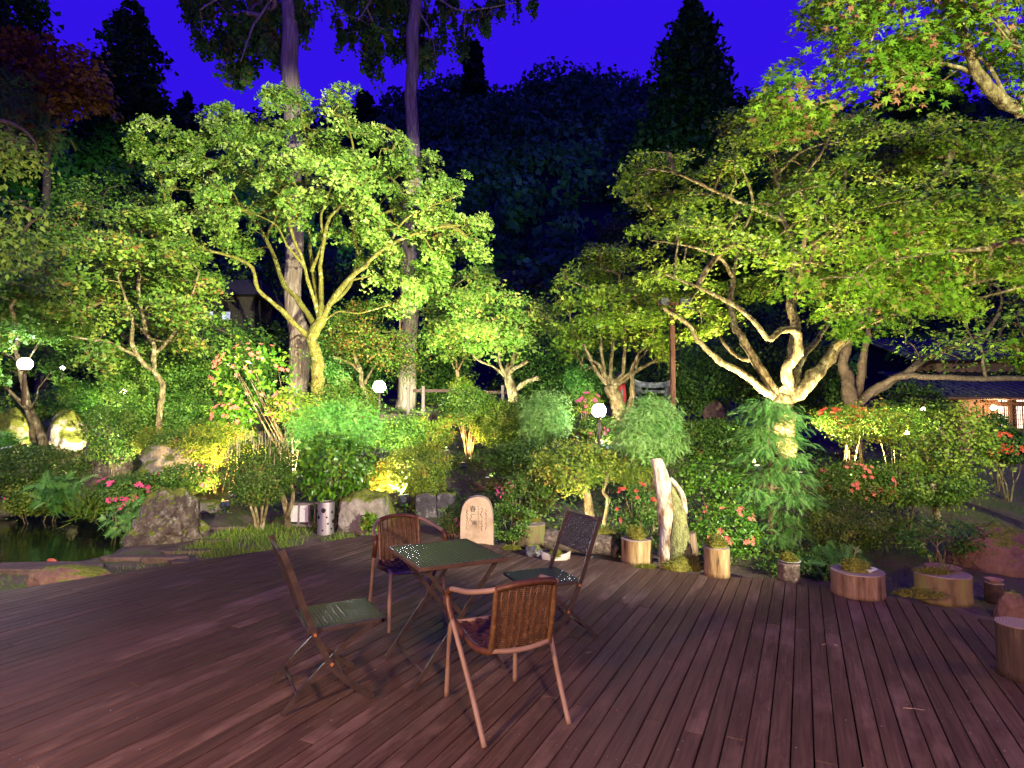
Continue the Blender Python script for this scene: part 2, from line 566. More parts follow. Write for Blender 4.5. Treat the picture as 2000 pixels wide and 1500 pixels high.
def tubes_np(paths, rads, n=5):
    VV = []; TT = []; base = 0
    ang = np.linspace(0, 2 * math.pi, n, endpoint=False)
    ca, sa = np.cos(ang), np.sin(ang)
    for P, R in zip(paths, rads):
        P = np.asarray(P, float); R = np.asarray(R, float); m = len(P)
        D = np.gradient(P, axis=0)
        D /= np.linalg.norm(D, axis=1, keepdims=True) + 1e-9
        ref = np.array([0.3, 0.9, 0.2]) if abs(D[0][2]) > 0.7 else np.array([0.05, 0.1, 1.0])
        A = np.cross(D, ref); A /= np.linalg.norm(A, axis=1, keepdims=True) + 1e-9
        B = np.cross(A, D)
        V = P[:, None, :] + R[:, None, None] * (ca[None, :, None] * A[:, None, :] + sa[None, :, None] * B[:, None, :])
        i = np.arange(m - 1)[:, None] * n; k = np.arange(n)[None]; k2 = (k + 1) % n
        a = base + i + k; b = base + i + k2; c = b + n; d = a + n
        TT.append(np.stack([a, b, c, d], -1).reshape(-1, 4))
        VV.append(V.reshape(-1, 3)); base += m * n
    return np.concatenate(VV), np.concatenate(TT)


def grow_tree(name, label, cat, limbs, sprays, bark, leafmat, leaf=STAR3, lsize=0.09, per=26, spr=0.33, up=0.7, twig=0.005, group=None, hang=0.25, outward=0.4, tint_bias=0.0, xd=None, face=0.0):
    """limbs: list of (points[(px,py,Y)], r0, r1); first is the trunk. sprays: array of leaf spray centres."""
    L3 = []
    for pts, r0, r1 in limbs:
        P = [pt(*p) if len(p) == 3 else Vector(p[:3]) for p in pts]
        L3.append((smooth_path([tuple(p) for p in P], 4), r0, r1))
    p0 = L3[0][0][0]; g0 = float(gz(p0[0], p0[1]))
    if p0[2] > g0: L3[0] = ([np.array([p0[0], p0[1], g0 - 0.05]), np.array([p0[0], p0[1], (g0 + p0[2]) / 2])] + list(L3[0][0]), L3[0][1], L3[0][2])
    base = L3[0][0][0]
    root = empty(name, tuple(base))
    tag(root, label, cat, group)
    nodes = []; nr = []
    for i, (P, r0, r1) in enumerate(L3):
        m = len(P)
        rr = [r0 + (r1 - r0) * (k / (m - 1)) ** 0.8 for k in range(m)]
        Pj = []
        for k, p in enumerate(P):
            j = (np.array([noise.noise(Vector(p) * 1.7 + Vector((i * 7.0, 0, 0))), noise.noise(Vector(p) * 1.7 + Vector((0, i * 5.0, 9))), 0])) * rr[k] * 1.1 + np.array([noise.noise(Vector(p) * 4 + Vector((i * 3.0, 1, 0))), 0, noise.noise(Vector(p) * 4 + Vector((2, i * 5.0, 9)))]) * (rr[k] * 0.5 + 0.012)
            Pj.append(p + (j if 0 < k < m - 1 else 0))
            nodes.append(Pj[-1]); nr.append(rr[k])
        rrj = [r * (1 + 0.30 * noise.noise(Vector(p) * 5)) for r, p in zip(rr, Pj)]
        if i == 0: rrj[0] *= 1.3; rrj[1] *= 1.1
        V, T = tubes_np([np.array(Pj) - base], [rrj], 10 if i == 0 else 8)
        link('trunk' if i == 0 else 'limb', npmesh('trunk' if i == 0 else 'limb', V, T, bark, smooth=True), root)
    Sp = np.asarray(sprays, float)
    nodes = np.array(nodes)
    d0 = np.min(np.linalg.norm(Sp[:, None, :] - nodes[None], axis=2), axis=1)
    order = np.argsort(d0)
    paths = []; pnodes = []; parent_idx = []
    N = list(nodes); A = np.zeros((len(nodes) + len(Sp) * 5 + 10, 3)); A[:len(nodes)] = nodes; cnt = len(nodes)
    par = {}
    for si in order:
        s = Sp[si]
        dd = np.linalg.norm(A[:cnt] - s, axis=1) + 0.35 * np.maximum(0, A[:cnt, 2] - s[2])
        j = int(np.argmin(dd)); p = A[j]; L = np.linalg.norm(s - p)
        k = max(2, min(4, int(L / 0.35) + 1))
        mid = (p + s) / 2 + RNG.normal(size=3) * 0.07 * L + np.array([0, 0, 0.10 * L])
        idxs = [j]; pts = [p]
        for q in range(1, k + 1):
            t = q / k
            x = (1 - t) ** 2 * p + 2 * t * (1 - t) * mid + t * t * s
            A[cnt] = x; par[cnt] = idxs[-1]; idxs.append(cnt); pts.append(x); cnt += 1
        paths.append(pts); pnodes.append(idxs)
    load = np.zeros(cnt)
    for idx in pnodes: load[idx[-1]] += 1
    for q in range(cnt - 1, len(nodes) - 1, -1): load[par[q]] += load[q]
    rads = []
    for idx in pnodes:
        r = twig * np.sqrt(np.maximum(load[idx], 1.0))
        r[0] = r[1]
        if idx[0] < len(nodes): r[0] = min(r[1] * 1.2, nr[idx[0]] * 0.9)
        rads.append(r)
    V, T = tubes_np([np.array(p) - base for p in paths], rads, 5)
    tw = link('twigs', npmesh('twigs', V, T, bark, smooth=True), root); tag(tw, kind='stuff')
    # leaves
    n = len(Sp); M = per
    cen = Sp.mean(0)
    out = Sp - cen; out[:, 2] *= 0.6
    out /= np.linalg.norm(out, axis=1, keepdims=True) + 1e-6
    tilt = np.array([0, 0, 1.0]) * up + out * outward + RNG.normal(size=(n, 3)) * 0.25 + np.array([0, -face, 0])
    tilt /= np.linalg.norm(tilt, axis=1, keepdims=True)
    X = np.cross(tilt, RNG.normal(size=(n, 3))); X /= np.linalg.norm(X, axis=1, keepdims=True)
    Yv = np.cross(tilt, X)
    ang = RNG.random((n, M)) * 2 * math.pi; rad = np.sqrt(RNG.random((n, M)))
    R = spr * (0.6 + 0.8 * RNG.random((n, 1)))
    C = Sp[:, None, :] + (rad * R)[..., None] * (np.cos(ang)[..., None] * X[:, None, :] + np.sin(ang)[..., None] * Yv[:, None, :])
    C = C + RNG.normal(size=C.shape) * spr * np.array([0.12, 0.12, 0.16])
    C[..., 2] -= hang * rad ** 2 * R
    Nr = tilt[:, None, :] + RNG.normal(size=C.shape) * 0.45
    xdir = (np.cos(ang)[..., None] * X[:, None, :] + np.sin(ang)[..., None] * Yv[:, None, :]) + np.array([0, 0, -0.35])
    if xd is not None: xdir = xdir * 0.3 + np.array(xd)
    ti = np.clip(np.repeat(RNG.random(n)[:, None] * 0.55, M, 1) + RNG.random((n, M)) * 0.5 + tint_bias, 0, 1)
    C = C.reshape(-1, 3)
    leafmesh('crown', leafmat, C, lsize * (0.65 + 0.7 * RNG.random(len(C))), Nr.reshape(-1, 3), leaf, root, tuple(base), xdir.reshape(-1, 3), 0.5, ti.ravel())
    return root


def crown_points(poly, n, Yc, dY, thr=-0.08, nsc=0.9, seed=0.0, hollow=(), dome=True, zs=2.2, back=0.0):
    """spray centres inside a crown outline, with a rounded depth and gaps between leaf layers"""
    xs = [p[0] for p in poly]; ys = [p[1] for p in poly]
    out = []
    mx = max(min(max(xs) - min(xs), max(ys) - min(ys)) * 0.28, 10)
    tries = 0
    while len(out) < n and tries < 60:
        tries += 1
        X = RNG.uniform(min(xs), max(xs), n * 2); Yp = RNG.uniform(min(ys), max(ys), n * 2)
        rg = np.array([14 * noise.noise(Vector((x / 42, y / 42, seed))) + 10 * noise.noise(Vector((x / 17, y / 17, seed + 4))) for x, y in zip(X, Yp)])
        sd = poly_sd(X, Yp, poly) + np.abs(rg) * 1.8 - 6
        for x, y, d in zip(X, Yp, sd):
            if d > 0: continue
            dep = dY * (math.sqrt(min(1.0, -d / mx)) if dome else 1.0)
            u = RNG.uniform(-1, 1); u = math.copysign(abs(u) ** 0.6, u)
            if u < 0 and RNG.random() < back: u = -u
            Y = Yc + dep * u
            bad = False
            for hx, hy, rx, ry, pr in hollow:
                if ((x - hx) / rx) ** 2 + ((y - hy) / ry) ** 2 < 1 and Y < Yc + 0.3 * dY and RNG.random() < pr: bad = True
            if bad: continue
            p = pt(x, y, Y)
            q = Vector((p.x * nsc + seed, p.y * nsc, p.z * nsc * zs))
            if noise.noise(q) < thr: continue
            out.append(tuple(p))
            if len(out) >= n: break
    return np.array(out)
# ================================================================== SETTING
def ground_mesh():
    xs = np.concatenate([np.linspace(-160, -20, 30), np.arange(-19, 15, 0.18), np.linspace(15.5, 160, 30)])
    ys = np.concatenate([np.linspace(-25, 2, 12), np.arange(2.5, 20, 0.18), np.linspace(20.5, 70, 60), np.linspace(75, 220, 12)])
    X, Y = np.meshgrid(xs, ys)
    Z = gz(X, Y)
    near = (Y > 3) & (Y < 20) & (np.abs(X) < 18)
    Z = Z + np.where(near, 0.012 * np.sin(X * 9.1 + 2 * np.sin(Y * 5)) * np.sin(Y * 8.3), 0)
    V = np.stack([X, Y, Z], -1).reshape(-1, 3)
    nx = len(xs)
    i = np.arange(len(ys) - 1)[:, None] * nx + np.arange(nx - 1)[None]
    T = np.stack([i, i + 1, i + nx + 1, i + nx], -1).reshape(-1, 4)
    m = mat_noise('soil_and_moss', [(0.3, (0.05, 0.035, 0.022)), (0.48, (0.11, 0.075, 0.05)), (0.58, (0.07, 0.08, 0.02)), (0.72, (0.08, 0.11, 0.02))], scale=1.3, detail=10, bump=0.6, bscale=22, dist=0.03)
    o = link('ground', npmesh('ground', V, T, m, smooth=True)); tag(o, kind='structure')


ground_mesh()

# pond water: one sheet a little below the bank
m, t, b = base_mat('pond_water', 0.04, 0.5)
b.inputs['Base Color'].default_value = (0.006, 0.012, 0.005, 1)
b.inputs['IOR'].default_value = 1.33
tc = nd(t, 'ShaderNodeTexCoord'); nz = nd(t, 'ShaderNodeTexNoise'); nz.inputs['Scale'].default_value = 5; nz.inputs['Detail'].default_value = 3
mp = nd(t, 'ShaderNodeMapping'); mp.inputs['Scale'].default_value = (1.0, 2.2, 1); t.links.new(tc.outputs['Object'], mp.inputs[0]); t.links.new(mp.outputs[0], nz.inputs['Vector'])
bp = nd(t, 'ShaderNodeBump'); bp.inputs['Strength'].default_value = 0.12; bp.inputs['Distance'].default_value = 0.03
t.links.new(nz.outputs['Fac'], bp.inputs['Height']); t.links.new(bp.outputs[0], b.inputs['Normal'])
WX = [p[0] for p in POND]; WY = [p[1] for p in POND]
mb = MB(); x0, x1, y0, y1 = min(WX) - .6, max(WX) + .6, min(WY) - .6, max(WY) + .6
mb.add([(x0, y0, -0.34), (x1, y0, -0.34), (x1, y1, -0.34), (x0, y1, -0.34)], [(0, 1, 2, 3)])
tag(mb.build('pond_water', m), kind='structure')

# mountain with its wood
RIDGE = [(-500, 260), (-200, 250), (0, 240), (300, 232), (480, 238), (600, 196), (700, 190), (800, 172), (880, 160), (930, 165), (985, 186), (1040, 160), (1090, 132), (1150, 126), (1230, 136), (1280, 160), (1350, 190), (1450, 198), (1600, 215), (1800, 180), (2000, 190), (2300, 230), (2600, 260)]
rx = np.array([(p[0] - 1000) / F for p in RIDGE]); rz = np.array([ray(p[0], p[1]).z / ray(p[0], p[1]).y for p in RIDGE])
MY0, MY1 = 42.0, 120.0


def mtn(x, y):
    s = np.clip((y - MY0) / (MY1 - MY0), 0, 1.4)
    slope = np.interp(x / np.maximum(y, 1), rx, rz)
    ridge = 1.55 + slope * MY1
    g = 3.4
    z = g + (ridge - g - 4) * np.where(s <= 1, s ** 1.25, 1 - (s - 1) * 0.9)
    return z + 1.2 * np.sin(x * 0.11 + y * 0.07) * np.clip(s * 4, 0, 1)


X, Y = np.meshgrid(np.linspace(-190, 190, 110), np.linspace(MY0 - 2, 165, 60))
Z = mtn(X, Y)
nx = 110; i = np.arange(59)[:, None] * nx + np.arange(nx - 1)[None]
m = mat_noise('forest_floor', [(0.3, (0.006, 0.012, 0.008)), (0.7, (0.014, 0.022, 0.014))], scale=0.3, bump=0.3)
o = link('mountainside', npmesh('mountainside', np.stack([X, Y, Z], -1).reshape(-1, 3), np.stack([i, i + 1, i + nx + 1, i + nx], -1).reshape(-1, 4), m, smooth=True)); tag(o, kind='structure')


def blob_leaves(cent, rad, n, size, cone=None):
    """leaf clumps on crowns: cent (k,3), rad (k,3)"""
    k = len(cent)
    D = RNG.normal(size=(k, n, 3)); D[..., 2] = np.abs(D[..., 2]) * 0.9 - 0.25
    D /= np.linalg.norm(D, axis=2, keepdims=True)
    P = cent[:, None] + D * rad[:, None] * (0.75 + 0.35 * RNG.random((k, n, 1)))
    N = D + RNG.normal(size=D.shape) * 0.5
    return P.reshape(-1, 3), N.reshape(-1, 3)


k = 2300
mx_ = RNG.uniform(-1.15, 1.15, k); my_ = MY0 + (MY1 + 4 - MY0) * np.sqrt(RNG.random(k))
mxx = mx_ * my_
cz = mtn(mxx, my_)
rr = RNG.uniform(1.7, 3.4, k) * (0.6 + 0.5 * my_ / MY1)
P, N_ = blob_leaves(np.stack([mxx, my_, cz + rr * 0.55], -1), np.stack([rr, rr, rr * RNG.uniform(0.8, 1.35, k)], -1), 52, 1)
o = leafmesh('mountain_wood', G_MTN, P, RNG.uniform(0.7, 1.5, len(P)), N_, QUAD, None, (0, 0, 0), tint=np.clip(np.repeat(RNG.random(k), 52) * 0.7 + RNG.random(len(P)) * 0.3, 0, 1))
tag(o, 'dark wooded mountainside of rounded crowns under the blue sky', None, None, 'stuff')


def conifer(name, label, px, top, base, w, Y, mat=G_DARK, n=260, per=16, size=0.55, group=None, flare=0.85, tip=0.25, tz=None):
    """a far conifer: trunk and drooping boughs in an uneven cone"""
    b = pt(px, base, Y); t_ = pt(px, top, Y); hh = t_.z - b.z; R = w / 2 * Y / F
    if tz is not None: b.z = tz
    root = empty(name, tuple(b)); tag(root, label, 'tree', group)
    mb = MB(); mb.tube([(0, 0, -1), (0.1, 0, hh * 0.5), (0, 0, hh * 0.97)], [R * 0.09 + 0.12, R * 0.06 + .08, 0.04], 8)
    mb.build('trunk', BARKD, root)
    C = []; Nn = []; X = []
    cl = (t_.z - b.z); sd = px * 0.13
    for i in range(n):
        s = RNG.random() ** 0.8                 # 0 top .. 1 base
        z = cl * (1 - s)
        a = RNG.random() * 2 * math.pi
        lump = 1 + 0.5 * noise.noise(Vector((math.cos(a) * 1.4 + sd, math.sin(a) * 1.4, s * 11))) + 0.2 * RNG.normal()
        r = max(0.12 * size, R * (tip * min(1, s * 8) * 0.4 + (s ** flare)) * 0.8 * lump)
        m = max(5, int(per * (0.35 + 0.65 * s)))
        q = 1 - 0.62 * RNG.random(m) ** 1.5
        wd = 0.12 * r + 0.05
        P = np.stack([math.cos(a) * r * q + RNG.normal(size=m) * wd, math.sin(a) * r * q + RNG.normal(size=m) * wd, z + 0.18 * r * (1 - q) * 3 - 0.22 * r * q * q + RNG.normal(size=m) * wd * 0.45], -1)
        P[:, 2] = np.minimum(P[:, 2], hh)
        C.append(P); D = np.stack([np.full(m, math.cos(a)), np.full(m, math.sin(a)), np.full(m, -0.5)], -1) + RNG.normal(size=(m, 3)) * 0.5; X.append(D)
        Nn.append(np.array([0, 0, 1.0]) + RNG.normal(size=(m, 3)) * 0.7)
    C = np.concatenate(C) + np.array(b)
    leafmesh('crown', mat, C, size * (0.6 + 0.8 * RNG.random(len(C))), np.concatenate(Nn), STAR3, root, tuple(b), np.concatenate(X), 0.4)
    return root


# deck ---------------------------------------------------------------
TH = math.atan(566 / F)
DECK = [(-9.2, 1.0), (-4.61, 5.40), (-3.75, 6.25), (-2.03, 7.87), (-1.15, 8.52), (-0.75, 7.75), (0.0, 7.16), (0.86, 6.72), (1.57, 6.16), (2.2, 5.86), (2.78, 5.74), (3.12, 5.50), (3.45, 4.97), (3.85, 4.33), (4.3, 3.4), (4.8, 1.5), (4.8, -0.6), (-9.2, -0.6)]
cs, sn = math.cos(TH), math.sin(TH)
DL = [(x * cs - y * sn, x * sn + y * cs) for x, y in DECK]        # (across, along) the planks


def span(u):
    ts = []
    for i in range(len(DL)):
        (u1, t1), (u2, t2) = DL[i], DL[(i + 1) % len(DL)]
        if (u1 > u) != (u2 > u): ts.append(t1 + (u - u1) / (u2 - u1) * (t2 - t1))
    return (min(ts), max(ts)) if len(ts) >= 2 else None


m, t, b = base_mat('deck_wood', 0.55, 0.14)
tc = nd(t, 'ShaderNodeTexCoord'); oi = nd(t, 'ShaderNodeObjectInfo')
mp = nd(t, 'ShaderNodeMapping'); mp.inputs['Scale'].default_value = (1, 0.045, 1)
off = nd(t, 'ShaderNodeCombineXYZ'); mu = nd(t, 'ShaderNodeMath', operation='MULTIPLY'); mu.inputs[1].default_value = 37
t.links.new(oi.outputs['Random'], mu.inputs[0]); t.links.new(mu.outputs[0], off.inputs['Z']); t.links.new(mu.outputs[0], off.inputs['Y'])
t.links.new(tc.outputs['Object'], mp.inputs[0]); t.links.new(off.outputs[0], mp.inputs['Location'])
g1 = nd(t, 'ShaderNodeTexNoise'); g1.inputs['Scale'].default_value = 70; g1.inputs['Detail'].default_value = 6
t.links.new(mp.outputs[0], g1.inputs['Vector'])
rc = ramp(t, [(0.25, (0.042, 0.022, 0.015)), (0.5, (0.064, 0.035, 0.024)), (0.75, (0.100, 0.058, 0.038))]); t.links.new(g1.outputs['Fac'], rc.inputs[0])
w1 = nd(t, 'ShaderNodeTexNoise'); w1.inputs['Scale'].default_value = 1.6; w1.inputs['Detail'].default_value = 9; w1.inputs['Roughness'].default_value = 0.7
mp2 = nd(t, 'ShaderNodeMapping'); mp2.inputs['Scale'].default_value = (1.6, 0.6, 1); t.links.new(tc.outputs['Object'], mp2.inputs[0]); t.links.new(off.outputs[0], mp2.inputs['Location']); t.links.new(mp2.outputs[0], w1.inputs['Vector'])
wr = ramp(t, [(0.52, (0, 0, 0)), (0.74, (0.8, 0.8, 0.8))]); t.links.new(w1.outputs['Fac'], wr.inputs[0])
mxa = nd(t, 'ShaderNodeMix', data_type='RGBA'); mxa.inputs['B'].default_value = (0.20, 0.13, 0.09, 1)
t.links.new(wr.outputs[0], mxa.inputs['Factor']); t.links.new(rc.outputs[0], mxa.inputs['A'])
hv = nd(t, 'ShaderNodeHueSaturation'); mv = nd(t, 'ShaderNodeMapRange'); mv.inputs['To Min'].default_value = 0.84; mv.inputs['To Max'].default_value = 1.2
t.links.new(oi.outputs['Random'], mv.inputs[0]); t.links.new(mv.outputs[0], hv.inputs['Value']); t.links.new(mxa.outputs['Result'], hv.inputs['Color'])
t.links.new(hv.outputs[0], b.inputs['Base Color'])
rr2 = nd(t, 'ShaderNodeMapRange'); rr2.inputs['To Min'].default_value = 0.38; rr2.inputs['To Max'].default_value = 0.75; t.links.new(w1.outputs['Fac'], rr2.inputs[0]); t.links.new(rr2.outputs[0], b.inputs['Roughness'])
bp = nd(t, 'ShaderNodeBump'); bp.inputs['Strength'].default_value = 0.5; bp.inputs['Distance'].default_value = 0.004
t.links.new(g1.outputs['Fac'], bp.inputs['Height']); t.links.new(bp.outputs[0], b.inputs['Normal'])
M_DECK = m
deck = empty('deck', (0, 0, 0), -TH); tag(deck, kind='structure')
PW, GAP = 0.0975, 0.0065
planks = []
u = min(p[0] for p in DL) + 0.03; k = 0
umax = max(p[0] for p in DL); DL_MIN = u
rp = random.Random(3)
while u + PW < umax:
    a0, b0 = u, u + PW - GAP
    s0, s1 = span(a0 + .001), span(b0 - .001)
    if s0 and s1:
        lo = max(s0[0], s1[0]); e0, e1 = s0[1], s1[1]
        if a0 > -1.6 * 1.0:                       # along the curved edge every plank is sawn square
            e = max(e0, e1) + rp.uniform(-0.03, 0.05); e0 = e1 = e
        tt = -4.2 + (0 if k % 2 else 1.83) + rp.uniform(-0.02, 0.02) + (0.9 if k % 7 == 3 else 0); cuts = []
        while tt < max(e0, e1):
            if tt > lo + 0.4 and tt < min(e0, e1) - 0.5: cuts.append(tt)
            tt += 3.66
        edges = [lo] + cuts + [None]
        for j in range(len(edges) - 1):
            p0 = edges[j] + (0.0015 if j else 0); last = edges[j + 1] is None
            qa, qb = (e0, e1) if last else (edges[j + 1] - 0.0015,) * 2
            if qa - p0 < 0.05 or qb - p0 < 0.05: continue
            dz = rp.uniform(-0.0015, 0.0015); c = 0.004; th = 0.032; jt = rp.uniform(-0.0012, 0.0012)
            x0, x1 = a0 + jt, b0 + jt
            V = [(x0, p0, -th), (x1, p0, -th), (x1, qb, -th), (x0, qa, -th),
                 (x0, p0, dz - c), (x1, p0, dz - c), (x1, qb, dz - c), (x0, qa, dz - c),
                 (x0 + c, p0 + c / 3, dz), (x1 - c, p0 + c / 3, dz), (x1 - c, qb - c / 3, dz), (x0 + c, qa - c / 3, dz)]
            Fc = [(0, 3, 2, 1), (0, 1, 5, 4), (1, 2, 6, 5), (2, 3, 7, 6), (3, 0, 4, 7), (4, 5, 9, 8), (5, 6, 10, 9), (6, 7, 11, 10), (7, 4, 8, 11), (8, 9, 10, 11)]
            planks.append((V, Fc))
    u += PW; k += 1


def plank_vis(P):
    mx = 0
    for v in P[0]:
        x = v[0] * cs + v[1] * sn; y = -v[0] * sn + v[1] * cs
        if y > 0.5:
            q = abs(x / y)
            if q < 0.95 and y > 2.2: return 2 + 1 / y
            mx = max(mx, 1 / (1 + q))
    return mx


planks.sort(key=plank_vis, reverse=True)
rest = MB()
for i, (V, Fc) in enumerate(planks):
    if i < 298:
        MB().add(V, Fc).build('plank', M_DECK, deck)
    else:
        rest.add(V, Fc)
if rest.v: tag(rest.build('planks', M_DECK, deck), kind='stuff')
# joists below the planks
mb = MB()
for yy in np.arange(0.3, 9.5, 0.6):
    ul = [u for u in np.arange(-9, 3.6, 0.1) if span(u) and span(u)[0] < yy < span(u)[1] - 0.12]
    if len(ul) > 2: mb.box(((ul[0] + ul[-1]) / 2, yy, -0.085), (ul[-1] - ul[0], 0.06, 0.09))
tag(mb.build('joists', mat_noise('joist_wood', [(0.3, (0.02, 0.015, 0.012)), (0.7, (0.04, 0.03, 0.02))]), deck), kind='stuff')
# nail heads, two to a board at every second joist
V = []; Fc = []
for k in range(int((umax - DL_MIN) / PW)):
    u0 = DL_MIN + k * PW
    for yy in np.arange(0.3, 8.7, 1.2):
        for du in (0.022, 0.068):
            x_, y_ = u0 + du, yy + rp.uniform(-0.006, 0.006); sp_ = span(u0 + du)
            if not sp_ or not (sp_[0] + 0.03 < y_ < sp_[1] - 0.06): continue
            q = len(V); V += [(x_ + 0.0032 * math.cos(t_), y_ + 0.0032 * math.sin(t_), 0.0026) for t_ in np.arange(6) * math.pi / 3]; Fc.append(tuple(range(q, q + 6)))
tag(MB().add(V, Fc).build('nail_heads', mat_noise('nail_steel', [(0.3, (0.2, 0.16, 0.14)), (0.7, (0.4, 0.34, 0.3))], rough=0.4, metal=0.6), deck), kind='stuff')
# litter on the boards: bud scales, petals and needles
C = []
for i in range(900):
    x = random.uniform(-6, 4); y = random.uniform(1.8, 7.5)
    if poly_sd(np.array([x]), np.array([y]), DECK)[0] < -0.05: C.append((x, y, 0.004))
C = np.array(C)
o = leafmesh('litter', leaf_mat('litter_bits', [(0, (0.10, 0.06, 0.03)), (0.7, (0.3, 0.22, 0.12)), (1, (0.65, 0.6, 0.5))], 0.0), C, RNG.uniform(0.003, 0.012, len(C)) * (1 + 0.8 * (RNG.random(len(C)) > 0.93)), np.tile([0, 0, 1.0], (len(C), 1)) + RNG.normal(size=C.shape) * .15, QUAD, None, (0, 0, 0))
tag(o, kind='stuff')
for (px, py, a, L, mt_) in [(1610, 1259, 0.4, 0.045, 0), (1632, 1260, 2.0, 0.03, 1), (1785, 1385, -0.3, 0.10, 0), (1150, 1275, 0.5, 0.04, 0)]:
    p = onz(px, py, 0.006)
    mb = MB(); mb.tube([(-L / 2, 0, 0), (0, 0.004, 0.002), (L / 2, 0, 0.001)], [0.002, 0.004 if mt_ else 0.002, 0.0015], 5)
    o = mb.build('twig' if not mt_ else 'seed_husk', mat_noise('twig_pale', [(0.3, (0.25, 0.17, 0.1)), (0.7, (0.5, 0.4, 0.25))]), None, tuple(p), a)
    tag(o, {1610: 'pale short twig lying on the deck below the bark-sided stool', 1632: 'white seed husk lying on the deck beside a short twig', 1785: 'long reddish pine needle lying on the right of the deck', 1150: 'thin pale twig on the deck right of the nearest wicker chair'}[px], 'twig' if not mt_ else 'husk')

# ================================================================== ROCKS
ROCKG = rock_mat('rock_grey_lichen', [(0.3, (0.02, 0.014, 0.01)), (0.5, (0.065, 0.045, 0.035)), (0.68, (0.16, 0.12, 0.09))], moss=0.5)
ROCKW = rock_mat('rock_pale_moss', [(0.3, (0.11, 0.09, 0.06)), (0.6, (0.27, 0.23, 0.17)), (0.75, (0.36, 0.31, 0.24))], moss=0.8)
ROCKB = rock_mat('rock_brown', [(0.3, (0.08, 0.04, 0.03)), (0.6, (0.17, 0.095, 0.065)), (0.8, (0.24, 0.14, 0.1))], moss=0.3, lichen=False)
ROCKM = rock_mat('rock_moss_covered', [(0.3, (0.08, 0.07, 0.04)), (0.6, (0.2, 0.17, 0.11))], moss=1.25)
ROCKD = rock_mat('rock_dark_block', [(0.3, (0.03, 0.025, 0.03)), (0.6, (0.07, 0.06, 0.065)), (0.8, (0.16, 0.15, 0.16))], moss=0.55)
PAVE = rock_mat('paving_stone', [(0.3, (0.055, 0.035, 0.03)), (0.6, (0.11, 0.07, 0.055)), (0.8, (0.16, 0.10, 0.08))], moss=-0.3, lichen=False)


def rock(name, label, cx, base, w, h, mat, Y=None, dep=0.8, peak=0.0, blocky=0.0, rough=0.16, seed=0, sub=4, group=None, flat=False, rz=None, cat='rock', px=0.0):
    p = pt(cx, base, Y) if Y else (hit(cx, base))
    Yq = p.y
    RX = w / 2 * Yq / F; HZ = h * Yq / F; RY = RX * dep
    p = Vector((p.x, p.y + RY * 0.55, p.z))
    bm = bmesh.new(); bmesh.ops.create_icosphere(bm, subdivisions=sub, radius=1)
    rr = random.Random(seed * 13 + 5); o1 = Vector((rr.uniform(-50, 50), rr.uniform(-50, 50), rr.uniform(-50, 50)))
    for v in bm.verts:
        d = v.co.copy()
        if blocky:
            mxd = max(abs(d.x), abs(d.y), abs(d.z)); d = d.lerp(d / mxd, blocky) 
        k = 1 + rough * 1.6 * noise.noise(d * 1.3 + o1) + rough * 0.8 * noise.noise(d * 3.1 + o1) + rough * 0.35 * noise.noise(d * 8 + o1) + rough * 0.12 * noise.noise(d * 19 + o1)
        # facets
        c = 0.10 * (0.5 - abs(noise.noise(d * 2.3 + o1 * 1.7))) * (rough / 0.16)
        d = d * (k + c)
        z = (d.z + 0.35) / 1.35
        if peak and z > 0:
            s = 1 - peak * max(0, z) ** 0.8; d.x = d.x * s + px * z; d.y *= s
        if flat: z = min(z, 0.55 + 0.05 * noise.noise(d * 3 + o1)) / 0.6
        v.co = Vector((d.x * RX, d.y * RY, z * HZ if z > 0 else z * HZ * 0.5))
    me = bpy.data.meshes.new(name); bm.to_mesh(me); bm.free()
    me.polygons.foreach_set('use_smooth', [True] * len(me.polygons)); me.materials.append(mat)
    o = link(name, me, None, tuple(p), rz or 0); tag(o, label, cat, group)
    return o


rock('boulder', 'large pointed grey boulder with a mossy left shoulder at the pond edge', 303, 1060, 146, 92, ROCKG, peak=0.28, seed=1, sub=6, rough=0.2, dep=0.8, px=0.25)
rock('boulder', 'dark upright boulder with moss cap behind the pink azalea', 190, 945, 100, 104, ROCKG, Y=12.2, peak=0.25, seed=2, sub=5)
rock('boulder', 'pale mossy boulder in the middle of the left bank under shrubs', 332, 925, 125, 58, ROCKW, Y=11.2, seed=3, sub=5, blocky=0.4)
rock('boulder', 'brightly floodlit boulder beside the leaning maple trunk', 120, 866, 84, 62, ROCKW, Y=14, peak=0.35, seed=4, sub=5, px=-0.15)
rock('boulder', 'yellow mossy boulder at the far left frame edge', 8, 868, 62, 68, ROCKM, Y=13.2, seed=5, sub=5)
rock('boulder', 'low brown boulder touching the left deck edge', 122, 1150, 158, 40, ROCKB, Y=5.95, dep=0.42, seed=6, sub=5, flat=False, rough=0.1)
rock('boulder', 'mossy white-flecked boulder right of the perforated metal lamp', 706, 1042, 92, 78, ROCKW, seed=7, sub=5, blocky=0.45, rough=0.1, dep=0.7)
rock('boulder', 'dark moss-topped boulder leaning behind the white-flecked boulder', 742, 1030, 60, 62, ROCKM, Y=8.9, seed=8, peak=0.3)
rock('stone_block', 'dark squared stone block left of its twin behind the wicker chair', 832, 1012, 42, 46, ROCKD, seed=9, blocky=0.85, rough=0.05, dep=0.7, cat='stone')
rock('stone_block', 'dark squared stone block next to the red azalea and tablet', 871, 1008, 36, 44, ROCKD, seed=10, blocky=0.85, rough=0.05, dep=0.7, cat='stone')
rock('boulder', 'reddish brown boulder in the dark behind the cypress trees', 1404, 824, 54, 40, ROCKB, Y=18, peak=0.35, seed=11, px=-0.2)
rock('boulder', 'big dark mossy boulder at the right edge above the stools', 1985, 1150, 170, 122, ROCKB, Y=6.6, seed=12, sub=5, dep=0.8)
